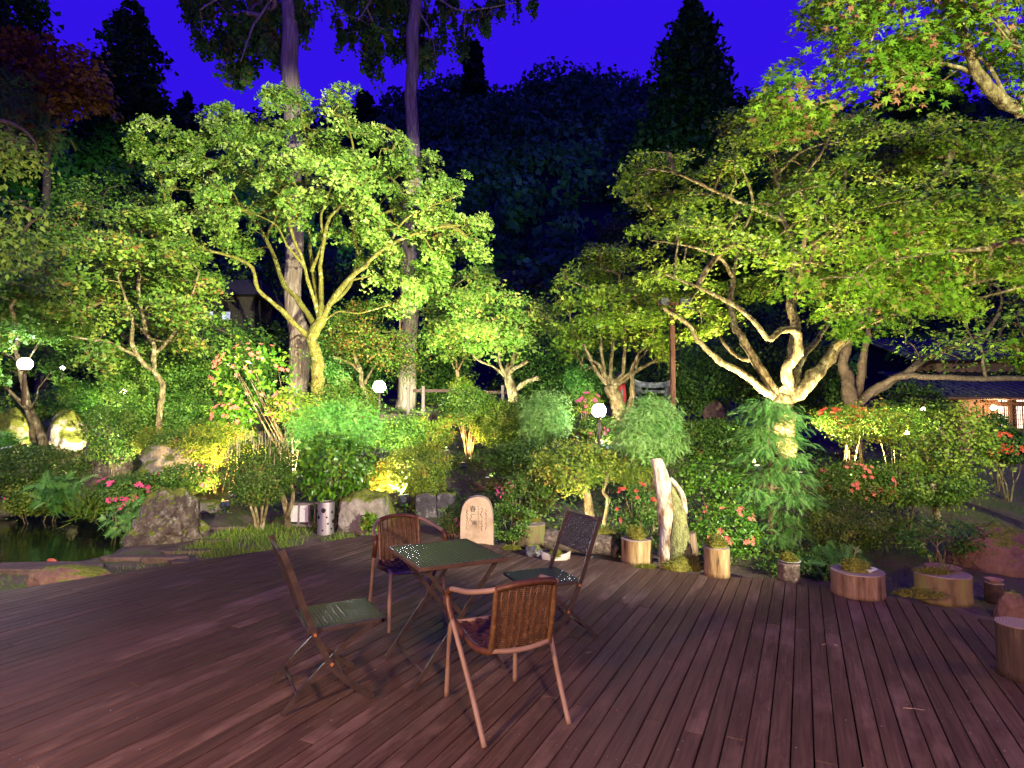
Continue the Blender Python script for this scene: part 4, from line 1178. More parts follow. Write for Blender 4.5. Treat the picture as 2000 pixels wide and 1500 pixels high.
def bush(name, label, cx, top, bot, w, Y, mat=G_SHRUB, leaf=QUAD, ls=0.035, cover=3.7, lump=0.3, flowers=None, stems=5, stemr=0.014, group=None, cat='shrub', dep=0.85, low=None, xd=None, upb=0.5, shell=0.4, sparse=0.0, bark=BARK, tint=0.0, fsz=0.035, zcut=None, lean=0.0, face=0.15):
    c = pt(cx, (top + bot) / 2, Y); RX = w / 2 * Y / F; RZ = (bot - top) / 2 * Y / F; RY = RX * dep
    gx, gy = c.x + lean, c.y
    g = float(gz(gx, gy))
    if poly_sd(np.array([gx]), np.array([gy]), DECK)[0] < 0: g = 0.0
    root = empty(name, (gx, gy, g)); tag(root, label, cat, group)
    # stems
    for i in range(stems):
        a = random.uniform(0, 6.28); rr = random.uniform(0.05, 0.3) * RX
        b0 = Vector((math.cos(a) * rr * 0.3 + 0, math.sin(a) * rr * 0.3, -0.03))
        e = Vector((c.x - gx + math.cos(a) * RX * random.uniform(0.3, 0.75), math.sin(a) * RY * random.uniform(0.3, 0.75), c.z - g + RZ * random.uniform(-0.1, 0.6)))
        mid = b0.lerp(e, 0.5) + Vector((random.uniform(-.1, .1) * RX, random.uniform(-.1, .1), 0.05))
        P = smooth_path([tuple(b0), tuple(b0.lerp(mid, 0.5) + Vector((random.uniform(-.04, .04), random.uniform(-.04, .04), 0))), tuple(mid), tuple(e)], 3)
        MB().tube(P, [stemr * (1 - 0.7 * k / (len(P) - 1)) for k in range(len(P))], 6).build('stem', bark, root)
        # side twigs
    A = 4 * math.pi * ((RX * RZ) ** 1.6 / 1 + (RX * RY) ** 1.6 + (RY * RZ) ** 1.6) ** (1 / 1.6) / 3 ** (1 / 1.6)
    n = int(min(14000, max(300, cover * A * 0.55 / (ls * ls * 0.35))))
    D = RNG.normal(size=(n, 3)); D /= np.linalg.norm(D, axis=1, keepdims=True)
    # the back half carries fewer leaves
    keep = (D[:, 1] < 0.15) | (RNG.random(n) < 0.45); D = D[keep]; n = len(D)
    s = random.uniform(0, 90)
    nz_ = np.array([noise.noise(Vector((d[0] * 2.2 + s, d[1] * 2.2, d[2] * 2.2))) + 0.5 * noise.noise(Vector((d[0] * 6 + s, d[1] * 6, d[2] * 6))) for d in D])
    r = (1 - shell * RNG.random(n) ** 1.8) * (1 + lump * nz_)
    if lump > 0.15:
        sh = np.array([noise.noise(Vector((d[0] * 11 + s, d[1] * 11, d[2] * 11))) for d in D])
        r = r * (1 + np.where(sh > 0.12, (sh - 0.12) * 0.9 * RNG.random(n), 0))
        k_ = (sh > -0.28) | (RNG.random(n) < 0.25); D, nz_, r = D[k_], nz_[k_], r[k_]; n = len(D)
    P = np.array(c) + D * r[:, None] * np.array([RX, RY, RZ])
    if sparse > 0:
        q = fnoise(P, 3.2, s); P_ok = q > sparse - 0.5
        P, D, nz_ = P[P_ok], D[P_ok], nz_[P_ok]; n = len(P)
    ok = P[:, 2] > gz(P[:, 0], P[:, 1]) + 0.02
    P, D, nz_ = P[ok], D[ok], nz_[ok]; n = len(P)
    N = D * 0.6 + np.array([0, -face, upb]) + RNG.normal(size=(n, 3)) * 0.55
    xdv = None
    if xd is not None: xdv = D * 0.8 + np.array(xd)
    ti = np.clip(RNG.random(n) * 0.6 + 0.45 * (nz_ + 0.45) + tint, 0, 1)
    leafmesh('foliage', mat, P, ls * (0.65 + 0.7 * RNG.random(n)), N, leaf, root, (gx, gy, g), xdv, 0.8 if leaf is FROND else 0.35, ti)
    if flowers:
        fm, fn = flowers; me = flower_mesh(fm, fsz, (fm.name, fsz))
        i = 0; tr = 0
        seeds = [np.array([random.gauss(0, 1), -abs(random.gauss(0, 1)) - 0.1, random.gauss(0.3, 0.8)]) for _ in range(max(2, fn // 4))]
        while i < fn:
            d = seeds[i % len(seeds)] + RNG.normal(size=3) * 0.22; d /= np.linalg.norm(d)
            if d[1] > 0.2: d[1] *= -1
            q = np.array(c) + d * np.array([RX, RY, RZ]) * 1.03 - np.array([gx, gy, g])
            fo = link('flower', me, root, tuple(q))
            fo.rotation_euler = Vector(d + np.array([0, -0.3, 0.3])).to_track_quat('Z', 'Y').to_euler()
            i += 1
    return root


def needle_bush(name, label, cx, top, bot, w, Y, n=900, size=0.2, mat=G_NEED, lump=0.2, cat='conifer shrub', stems=2, stemr=0.03, tint=0.0, droop=-0.75, dep=0.9, **k):
    c = pt(cx, (top + bot) / 2, Y); RX = w / 2 * Y / F; RZ = (bot - top) / 2 * Y / F
    area = RX * RZ * 12.0
    return bush(name, label, cx, top, bot, w, Y, mat, FROND, size, cover=n * 1.5 / (area * 0.55 / (size * size * 0.35)) * 0.7, lump=lump, cat=cat, stems=stems, stemr=stemr, xd=(0, -0.1, droop), upb=0.5, shell=0.45, tint=tint, dep=dep, **k)


#  name, label, cx, top, bottom, width, Y, kw
bush('azalea_shrub', 'clipped dome shrub with reddish top at the foot of the big maple', 670, 752, 850, 140, 12.6, G_BOX, ls=0.045, flowers=None, tint=0.12)
needle_bush('juniper_shrub', 'bright green feathery shrub in front of the clipped dome', 655, 785, 885, 175, 11.0, n=7500, size=0.075, droop=0.3, lump=0.35, tint=-0.05)
bush('camellia_shrub', 'broad-leaved shrub with large glossy leaves above the perforated lamp', 656, 845, 976, 142, 8.8, G_GLOSS, OVAL, 0.085, cover=3.6, stems=7, upb=0.2, lump=0.3, xd=(0, -0.1, -0.5))
bush('topiary_shrub', 'dark clipped round topiary with upright twigs on top', 512, 852, 985, 145, 8.7, G_BOX, ls=0.028, cover=4, stems=7, stemr=0.028, bark=BARK, lump=0.1)
bush('rhododendron_shrub', 'tall open rhododendron with pink flower clusters in front of the cedar trunk', 500, 672, 790, 165, 11.6, G_GLOSS, OVAL, 0.10, cover=1.5, sparse=0.5, stems=10, stemr=0.018, flowers=(FL_SALM, 46), fsz=0.05, upb=0.1, tint=0.2, xd=(0, 0, 0.3), lean=0.9)
bush('rhododendron_shrub', 'small rhododendron with pale pink blooms left of the tall one', 455, 785, 840, 85, 11.4, G_GLOSS, OVAL, 0.09, cover=2.4, flowers=(FL_SALM, 26), fsz=0.05)
bush('rhododendron_shrub', 'brightly lit yellow-leaved shrub at the base of the maple trunk', 572, 758, 825, 95, 11.2, G_YELL, OVAL, 0.08, cover=3, flowers=(FL_SALM, 16), fsz=0.045)
bush('azalea_shrub', 'long low azalea lit golden from below left of the topiary', 428, 828, 905, 150, 11.2, G_YELL, ls=0.035, cover=4.5, tint=0.05)
bush('azalea_shrub', 'green azalea hummock behind the golden one', 400, 786, 850, 130, 12.8, G_SHRUB, ls=0.045)
bush('azalea_shrub', 'small azalea lit yellow between two boulders', 300, 838, 892, 66, 12.0, G_YELL, ls=0.035, tint=0.1)
bush('azalea_shrub', 'azalea with a few red buds above the pale mossy boulder', 348, 838, 915, 96, 11.6, G_SHRUB, ls=0.04, flowers=(FL_PINK, 7), tint=0.1)
bush('leafy_shrub', 'loose leafy shrub draped over the dark upright boulder', 222, 798, 905, 100, 12.1, G_SHRUB, OVAL, 0.055, cover=3.4, lump=0.4, tint=0.1)
bush('azalea_shrub', 'broad clipped hedge dome with white blossoms at the left waterside', 68, 868, 968, 190, 11.6, G_BOX, ls=0.045, flowers=(FL_WHITE, 14), lump=0.1, stems=4)
bush('azalea_shrub', 'light green shrub overhanging the pond water', 78, 942, 1004, 120, 10.9, G_YELL, ls=0.045, cover=3.5, tint=-0.05, flowers=(FL_PINK, 5), fsz=0.03)
bush('azalea_shrub', 'low azalea covered in pink flowers beside the pointed boulder', 238, 930, 996, 112, 10.3, G_SHRUB, ls=0.04, flowers=(FL_PINK, 34), fsz=0.05)
bush('azalea_shrub', 'small azalea with few pink flowers above the pointed boulder', 368, 905, 962, 110, 10.2, G_SHRUB, ls=0.04, flowers=(FL_PINK, 12), fsz=0.04)
bush('azalea_shrub', 'dim azalea in shade behind the pointed boulder', 290, 925, 965, 110, 10.8, G_BOX, ls=0.04)
bush('leafy_shrub', 'mid green shrub mass in the upper left bank', 325, 770, 845, 150, 14.2, G_SHRUB, ls=0.055)
bush('leafy_shrub', 'green shrub below the orange-tinged maple', 262, 700, 790, 110, 15.2, G_SHRUB, ls=0.06, tint=0.05)
bush('leafy_shrub', 'leafy mound right of the orange-tinged maple trunk', 372, 700, 790, 120, 15.4, G_SHRUB, ls=0.06)
bush('leafy_shrub', 'dark green mound beyond the left bank path', 170, 745, 830, 170, 16, G_SHRUB, ls=0.06, tint=-0.1)
bush('leafy_shrub', 'bright lime patch of leaves above the left spotlight', 200, 790, 822, 60, 12.9, G_MAPLE2, ls=0.05, cover=3)
bush('leafy_shrub', 'shrub behind the leaning trunk at far left', 20, 770, 850, 120, 15, G_SHRUB, ls=0.06)
bush('azalea_shrub', 'round green shrub right of the feathery shrub', 782, 812, 885, 105, 11.4, G_SHRUB, ls=0.04, tint=0.05)
bush('azalea_shrub', 'amber-lit upright shrub in the middle of the garden', 842, 800, 885, 84, 11.8, G_YELL, ls=0.04, sparse=0.3, tint=0.1)
bush('azalea_shrub', 'dark dome-topped shrub with bare lit stems below it', 915, 756, 832, 108, 12.2, G_BOX, ls=0.04, stems=14, stemr=0.02)
bush('azalea_shrub', 'golden green shrub left of the bright cypress', 972, 785, 872, 100, 12.0, G_YELL, ls=0.038, tint=-0.1)
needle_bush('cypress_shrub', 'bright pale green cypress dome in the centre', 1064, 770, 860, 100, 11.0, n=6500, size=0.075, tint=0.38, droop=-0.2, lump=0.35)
bush('azalea_shrub', 'brownish mound azalea behind the dark stone blocks', 812, 868, 962, 130, 9.7, G_YELL, ls=0.03, tint=0.05, cover=4)
bush('azalea_shrub', 'small lit azalea beside the hot spotlight', 745, 905, 965, 60, 9.9, G_YELL, ls=0.035, tint=0.2)
bush('leafy_shrub', 'floodlit shrub tree with pale forked trunk behind the folding chair', 1122, 860, 960, 155, 8.3, G_YELL, OVAL, 0.05, cover=3.2, stems=0, tint=0.1, lump=0.35)
bush('azalea_shrub', 'small azalea with tiny pink buds left of the pale forked trunk', 1022, 925, 1010, 105, 8.2, G_BOX, ls=0.03, flowers=(FL_PINK, 12), fsz=0.022, sparse=0.3, tint=0.1)
bush('azalea_shrub', 'green shrub right behind the stone tablet', 1000, 985, 1052, 90, 7.8, G_SHRUB, ls=0.03, sparse=0.3)
bush('azalea_shrub', 'small azalea with red flowers left of the stone tablet', 885, 985, 1042, 50, 7.9, G_SHRUB, ls=0.03, flowers=(FL_PINK, 12), fsz=0.025)
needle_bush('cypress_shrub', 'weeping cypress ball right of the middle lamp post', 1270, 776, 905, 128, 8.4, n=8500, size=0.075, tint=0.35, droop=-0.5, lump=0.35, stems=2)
needle_bush('cypress_shrub', 'golden lower tier hanging under the weeping cypress ball', 1240, 880, 945, 82, 8.5, n=1500, size=0.09, mat=G_YELL, tint=0.0, droop=-0.9, stems=1)
bush('camellia_shrub', 'glossy small-leaved camellia right of the tall stump', 1395, 884, 985, 150, 7.9, G_GLOSS, OVAL, 0.05, cover=3.2, sparse=0.2, stems=8, stemr=0.02)
bush('azalea_shrub', 'azalea with large coral flowers behind the moss-topped log', 1415, 985, 1092, 130, 6.9, G_GLOSS, OVAL, 0.035, cover=3, flowers=(FL_SALM, 24), fsz=0.035)
bush('azalea_shrub', 'azalea with scattered red flowers left of the tall stump', 1245, 945, 1030, 100, 7.9, G_SHRUB, OVAL, 0.035, cover=2.8, flowers=(FL_RED, 22), fsz=0.035, sparse=0.2)
bush('azalea_shrub', 'low dark shrub between the fallen log and the stump', 1215, 1030, 1075, 110, 7.3, G_BOX, ls=0.03, flowers=(FL_RED, 4), fsz=0.03)
bush('leafy_shrub', 'dark hedge mass behind the two cypress shrubs', 1395, 822, 900, 190, 13, G_BOX, ls=0.05)
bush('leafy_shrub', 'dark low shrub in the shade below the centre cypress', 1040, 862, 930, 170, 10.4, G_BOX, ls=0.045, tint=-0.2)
bush('azalea_shrub', 'flower-speckled shrub below the middle lamp', 1172, 812, 862, 86, 12.6, G_BOX, ls=0.04, flowers=(FL_PINK, 12), fsz=0.035)
bush('azalea_shrub', 'blazing pink and white azalea around the middle lamp', 1150, 766, 806, 50, 13.2, G_YELL, ls=0.04, flowers=(FL_PINK, 22), fsz=0.05)
bush('leafy_shrub', 'blue-green shrub left of the many-limbed maple', 1142, 715, 780, 80, 15, G_NEED, ls=0.05, tint=-0.1)
bush('leafy_shrub', 'pale yellow lit shrub at the fence below the young forked maple', 902, 738, 785, 52, 17, G_GRASS, ls=0.06, tint=0.2)
bush('azalea_shrub', 'golden floodlit shrub right of the cypress tree', 1692, 788, 882, 135, 9.6, G_YELL, OVAL, 0.05, cover=3, tint=0.15, sparse=0.2, lump=0.4)
bush('azalea_shrub', 'red-flowering azalea in the dark behind the golden shrub', 1645, 790, 850, 105, 12, G_BOX, ls=0.04, flowers=(FL_RED, 60), fsz=0.06)
bush('azalea_shrub', 'azalea with coral flower cluster below the golden shrub', 1660, 905, 975, 150, 8.3, G_BOX, ls=0.035, flowers=(FL_SALM, 30), fsz=0.035, sparse=0.35, tint=0.2)
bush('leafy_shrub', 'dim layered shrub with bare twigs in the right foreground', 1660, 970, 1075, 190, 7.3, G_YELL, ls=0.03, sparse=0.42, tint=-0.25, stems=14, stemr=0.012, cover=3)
bush('leafy_shrub', 'shrubby tree with yellow green leaves and twisted double stem', 1835, 788, 930, 200, 8.8, G_YELL, OVAL, 0.055, cover=2.6, stems=0, lump=0.4, sparse=0.2, tint=-0.05)
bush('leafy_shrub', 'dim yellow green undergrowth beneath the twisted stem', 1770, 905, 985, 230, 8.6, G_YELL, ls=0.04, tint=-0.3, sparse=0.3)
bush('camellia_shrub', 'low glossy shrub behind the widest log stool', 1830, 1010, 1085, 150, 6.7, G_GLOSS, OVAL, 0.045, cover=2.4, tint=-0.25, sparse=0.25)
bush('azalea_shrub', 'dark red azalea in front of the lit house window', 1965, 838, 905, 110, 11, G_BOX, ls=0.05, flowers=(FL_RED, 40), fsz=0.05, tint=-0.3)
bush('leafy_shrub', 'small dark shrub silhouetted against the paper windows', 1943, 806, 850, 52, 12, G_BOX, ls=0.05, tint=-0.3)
bush('leafy_shrub', 'broad shrub left of the right-hand house wall', 1750, 795, 850, 130, 11.5, G_SHRUB, OVAL, 0.07, cover=2.5)
bush('leafy_shrub', 'dark undergrowth beside the deck edge on the right', 1560, 1080, 1130, 130, 6.5, G_SHRUB, ls=0.03, tint=-0.1, sparse=0.3)
bush('azalea_shrub', 'dim rounded shrub between middle lamp and weeping cypress', 1185, 868, 900, 90, 10.5, G_BOX, ls=0.04)
bush('fern', 'arching green fern clump left of the pointed boulder at the waterline', 262, 985, 1038, 90, 9.2, G_NEED, FERN, 0.17, cover=1.1, stems=0, cat='fern', xd=(0, 0, 0.2), shell=0.9, tint=0.15)
bush('fern', 'fern fronds over the light shrub by the pond', 118, 935, 985, 80, 10.6, G_NEED, FERN, 0.20, cover=1.1, stems=0, cat='fern', xd=(0, 0, 0.2), shell=0.9)
bush('fern', 'dark fern patch at the deck edge right of the bark-sided stool', 1640, 1078, 1122, 110, 6.4, G_NEED, FERN, 0.16, cover=1.0, stems=0, cat='fern', xd=(0, 0, 0.1), shell=0.9, tint=-0.2)
bush('fern', 'small blue-green fern on the far left boulder', 12, 850, 885, 60, 12, G_NEED, FERN, 0.22, cover=1.0, stems=0, cat='fern', shell=0.9, tint=-0.1)
bush('iris_clump', 'grassy iris clump with upright blades at the waterline', 168, 975, 1022, 56, 10.0, G_GRASS, BLADE, 0.30, cover=1.4, stems=0, cat='plant', xd=(0, 0, 1.0), shell=0.95, upb=0)
bush('hosta_plant', 'small broad-leaved plant in the sand behind the brown boulder', 268, 1085, 1104, 26, 7.6, G_GRASS, OVAL, 0.09, cover=1.6, stems=0, cat='plant', shell=0.95, xd=(0, 0, 0.8))
bush('lily_plant', 'small bright plant in front of the white-flecked boulder', 722, 1008, 1036, 20, 8.1, G_GRASS, OVAL, 0.10, cover=1.2, stems=0, cat='plant', shell=0.95, xd=(0, 0, 0.8))


# background shrubs and small trees that fill the garden behind the lamps
for (lb, cx, top, bot, w, Y, mt_, ls_, tn) in [
    ('green mass behind the dull small tree and globe lamp', 690, 640, 790, 150, 22, G_SHRUB, 0.11, -0.1),
    ('deep green bush wall behind the young forked maple', 850, 640, 780, 150, 24, G_SHRUB, 0.11, 0.0),
    ('tall green bush behind the twisted maple trunk', 1060, 600, 790, 170, 21, G_SHRUB, 0.10, -0.05),
    ('dark green bush beyond the red post lantern', 1180, 650, 790, 150, 23, G_SHRUB, 0.11, -0.1),
    ('dark bush behind the stone torii gate', 1290, 640, 800, 150, 25, G_SHRUB, 0.12, -0.15),
    ('dark leafy bush between timber pole and the right maple', 1375, 660, 810, 130, 19, G_SHRUB, 0.09, -0.05),
    ('dark bush behind the right maple limbs', 1470, 600, 800, 170, 20, G_BOX, 0.10, -0.1),
    ('dark bush right of the right maple trunk', 1590, 660, 830, 130, 18, G_BOX, 0.09, -0.1),
    ('dark bush between the old grey tree and the inn', 1780, 750, 850, 130, 17, G_BOX, 0.08, 0.0),
    ('pale green sapling behind the cedar trunk and mossy maple trunk', 655, 610, 760, 90, 18, G_NEED, 0.08, 0.1),
    ('bush row behind the hut side of the left bank', 470, 640, 790, 150, 19, G_SHRUB, 0.10, -0.1),
    ('low dark hedge in front of the brown boulder', 1390, 818, 870, 130, 15.5, G_BOX, 0.06, -0.1),
    ('low green bush below the torii', 1262, 770, 830, 90, 15, G_SHRUB, 0.06, 0.05),
    ('dark low bush behind the centre cypress', 1060, 770, 850, 120, 13.5, G_BOX, 0.05, -0.1),
    ('olive bush in front of the fence post pair', 985, 780, 850, 70, 13.6, G_BOX, 0.045, 0.1)]:
    bush('leafy_shrub', lb, cx, top, bot, w, Y, mt_, ls=ls_, tint=tn, lump=0.45, stems=3)

# upright twigs standing out of the round topiary
tb = pt(512, 918, 8.7); paths = []; rads = []
for i in range(90):
    x = random.uniform(-0.46, 0.46); y = random.uniform(-0.45, 0.1); z = 0.52 * math.sqrt(max(0, 1 - (x / 0.56) ** 2 - (y / 0.5) ** 2))
    if z < 0.1: continue
    p = np.array([tb.x + x, tb.y + y, tb.z + z * 0.85]); paths.append([p, p + [0.005, 0, 0.06], p + [0.0, 0, random.uniform(0.1, 0.2)]]); rads.append([0.004, 0.003, 0.002])
V, T = tubes_np(paths, rads, 4)
top = [o for o in bpy.data.objects if o.get('label', '').startswith('dark clipped round topiary')][0]
tw = link('twigs', npmesh('twigs', V - np.array(top.location), T, mat_noise('twig_pale', [(0.3, (0.25, 0.17, 0.1)), (0.7, (0.5, 0.4, 0.25))])), top); tag(tw, kind='stuff')


def owner(start): return [o for o in bpy.data.objects if o.get('label', '').startswith(start)][0]


def add_trunk(start, pts, r0, r1, mat=BARK, name='trunk'):
    root = owner(start); o = np.array(root.location)
    P = smooth_path([tuple(pt(*p)) for p in pts], 4); P = [p - o for p in P]
    rr = [r0 + (r1 - r0) * i / (len(P) - 1) for i in range(len(P))]
    MB().tube(P, rr, 9).build(name, mat, root)


add_trunk('floodlit shrub tree', [(1158, 1045, 8.3), (1152, 1010, 8.3), (1148, 975, 8.3), (1140, 948, 8.3), (1128, 925, 8.3)], 0.075, 0.045, name='trunk')
add_trunk('floodlit shrub tree', [(1146, 965, 8.3), (1126, 950, 8.25), (1105, 925, 8.2), (1085, 905, 8.2)], 0.04, 0.018, name='limb')
add_trunk('floodlit shrub tree', [(1176, 1040, 8.1), (1182, 1010, 8.1), (1187, 975, 8.1), (1178, 960, 8.1), (1186, 930, 8.1), (1165, 905, 8.1)], 0.03, 0.015, name='limb')
add_trunk('weeping cypress ball', [(1272, 1000, 8.4), (1275, 960, 8.4), (1282, 920, 8.4), (1270, 860, 8.4)], 0.06, 0.04)
add_trunk('shrubby tree with yellow', [(1832, 1075, 8.7), (1836, 1030, 8.7), (1826, 985, 8.7), (1832, 940, 8.7), (1848, 905, 8.7), (1846, 860, 8.7), (1835, 835, 8.7)], 0.055, 0.025)
add_trunk('shrubby tree with yellow', [(1828, 985, 8.7), (1822, 950, 8.7), (1826, 920, 8.7), (1810, 890, 8.7), (1806, 860, 8.7)], 0.04, 0.02, name='limb')
add_trunk('dark clipped round topiary', [(562, 1035, 8.7), (560, 1000, 8.7), (548, 960, 8.7), (530, 930, 8.7)], 0.05, 0.035)
add_trunk('dark clipped round topiary', [(560, 1010, 8.65), (572, 975, 8.65), (570, 945, 8.65)], 0.035, 0.02, name='limb')

# slender cypress tree with tiers of drooping fronds
root = empty('cypress_tree', tuple(pt(1503, 1075, 7.4))); tag(root, 'slender young cypress tree with drooping tiers in front of the big right maple', 'tree')
b0 = Vector(root.location)
P = [tuple(pt(*q) - b0) for q in [(1503, 1075, 7.4), (1504, 1020, 7.4), (1506, 960, 7.4), (1504, 890, 7.4), (1500, 820, 7.4), (1498, 780, 7.4)]]
MB().tube(smooth_path(P, 3), np.linspace(0.045, 0.012, 16).tolist(), 9).build('trunk', BARK, root)
C = []; X = []; Nn = []
tiers = [(1475, 800, 80), (1520, 800, 90), (1495, 785, 70), (1510, 815, 90), (1480, 840, 80), (1530, 850, 80), (1500, 870, 110), (1470, 885, 60), (1545, 895, 70), (1505, 925, 100), (1560, 930, 70), (1475, 960, 70), (1545, 965, 110), (1580, 975, 40), (1470, 990, 50), (1530, 1005, 80), (1555, 1035, 60), (1520, 1050, 60)]
brp = []; brr = []
for (cx, cy, w) in tiers:
    c = pt(cx, cy, 7.4 + random.uniform(-0.3, 0.1)); R = w / 2 * 7.4 / F
    tz = c - b0; s = np.array([0, 0, tz.z + 0.05]); brp.append([s, (s + np.array(tz)) / 2 + [0, 0, 0.04], np.array(tz)]); brr.append([0.012, 0.009, 0.005])
    k = int(230 * w / 70)
    d = RNG.normal(size=(k, 3)) * [R * 0.5, R * 0.42, R * 0.16]
    C.append(np.array(c) + d - [0, 0, 1] * (np.abs(d[:, 0:1]) * 0.35)); dd = d.copy(); dd[:, 2] = 0
    X.append(dd / (np.linalg.norm(dd, axis=1, keepdims=True) + 1e-6) * 0.7 + [0, -0.2, -0.55]); Nn.append(np.tile([0, -0.3, 1.0], (k, 1)) + RNG.normal(size=(k, 3)) * 0.35)
V, T = tubes_np([np.array(p) for p in brp], brr, 5)
tag(link('branches', npmesh('branches', V, T, BARK, smooth=True), root), kind='stuff')
C = np.concatenate(C)
leafmesh('crown', G_NEED, C, RNG.uniform(0.06, 0.13, len(C)), np.concatenate(Nn), FROND, root, tuple(b0), np.concatenate(X), 0.3, np.clip(RNG.random(len(C)) * 0.7 + 0.3, 0, 1))
# ================================================================== FURNITURE
STEEL = mat_noise('dark_steel_frame', [(0.3, (0.05, 0.036, 0.026)), (0.66, (0.11, 0.08, 0.06)), (0.8, (0.2, 0.11, 0.05))], scale=14, rough=0.3, spec=0.5, metal=0.6, bump=0.1, dist=0.001)
WEAVE_D = mat_noise('black_resin_weave', [(0.3, (0.020, 0.016, 0.012)), (0.7, (0.042, 0.034, 0.027))], scale=30, rough=0.24, spec=0.5, bump=0.2, dist=0.001)
TUBEP = mat_noise('rust_brown_tube', [(0.25, (0.13, 0.07, 0.03)), (0.5, (0.19, 0.12, 0.078)), (0.8, (0.24, 0.16, 0.11))], scale=7, rough=0.55, spec=0.35, bump=0.1, dist=0.001)
WICK = mat_noise('brown_wicker', [(0.3, (0.045, 0.021, 0.008)), (0.6, (0.11, 0.055, 0.02)), (0.8, (0.26, 0.15, 0.06))], scale=40, rough=0.4, spec=0.3, bump=0.2, dist=0.001)
WICKD = mat_noise('dark_wicker_wrap', [(0.3, (0.045, 0.018, 0.007)), (0.7, (0.095, 0.036, 0.013))], scale=40, rough=0.38, spec=0.3, bump=0.2, dist=0.001)


def weave(name, O, U, Vv, Nn, cu, cv, amp, mat, parent, sub=5, bow=0.0, thick=0.008):
    """woven panel from O spanned by U and Vv, strands cu x cv"""
    O, U, Vv, Nn = map(Vector, (O, U, Vv, Nn))
    nu, nv = cu * sub // 2 + 1, cv * sub // 2 + 1
    V = np.zeros((nv, nu, 3)); s = np.linspace(0, 1, nu); t = np.linspace(0, 1, nv)
    S_, T_ = np.meshgrid(s, t)
    h = amp * np.sin(S_ * math.pi * cu) * np.sin(T_ * math.pi * cv) + amp * 0.5 * (np.abs(np.sin(T_ * math.pi * cv)) - 0.5)
    h = h + bow * (1 - (2 * S_ - 1) ** 2)
    V = np.array(O) + S_[..., None] * np.array(U) + T_[..., None] * np.array(Vv) + h[..., None] * np.array(Nn)
    i = np.arange(nv - 1)[:, None] * nu + np.arange(nu - 1)[None]
    T = np.stack([i, i + 1, i + nu + 1, i + nu], -1).reshape(-1, 4)
    V = V.reshape(-1, 3)
    B = np.array(O) + S_[..., None] * np.array(U) + T_[..., None] * np.array(Vv) + (h - thick)[..., None] * np.array(Nn)
    T2 = T[:, ::-1] + len(V)
    # rim
    per = list(range(nu)) + [r * nu + nu - 1 for r in range(1, nv)] + [(nv - 1) * nu + c for c in range(nu - 2, -1, -1)] + [r * nu for r in range(nv - 2, 0, -1)]
    n0 = len(V); rim = [(per[k], per[k] + n0, per[(k + 1) % len(per)] + n0, per[(k + 1) % len(per)]) for k in range(len(per))]
    me = npmesh(name, np.concatenate([V, B.reshape(-1, 3)]), np.concatenate([T, T2, np.array(rim)]), mat)
    return link(name, me, parent)


def flatbar(mb, P, w=0.03, th=0.014):
    """rectangular tube in the xz plane through points (x, y, z): w seen from the side"""
    P = smooth_path(P, 4) if len(P) > 2 else [np.array(p) for p in P]
    V = []; Fc = []
    for i, p in enumerate(P):
        d = P[min(i + 1, len(P) - 1)] - P[max(i - 1, 0)]; d = d / np.linalg.norm(d)
        n = np.array([-d[2], 0, d[0]])
        for a, b_ in ((-1, -1), (1, -1), (1, 1), (-1, 1)):
            V.append(p + n * a * w / 2 + np.array([0, 1, 0]) * b_ * th / 2)
    for i in range(len(P) - 1):
        for k in range(4): Fc.append((i * 4 + k, i * 4 + (k + 1) % 4, (i + 1) * 4 + (k + 1) % 4, (i + 1) * 4 + k))
    Fc += [(0, 3, 2, 1), tuple((len(P) - 1) * 4 + k for k in range(4))]
    mb.add(V, Fc)


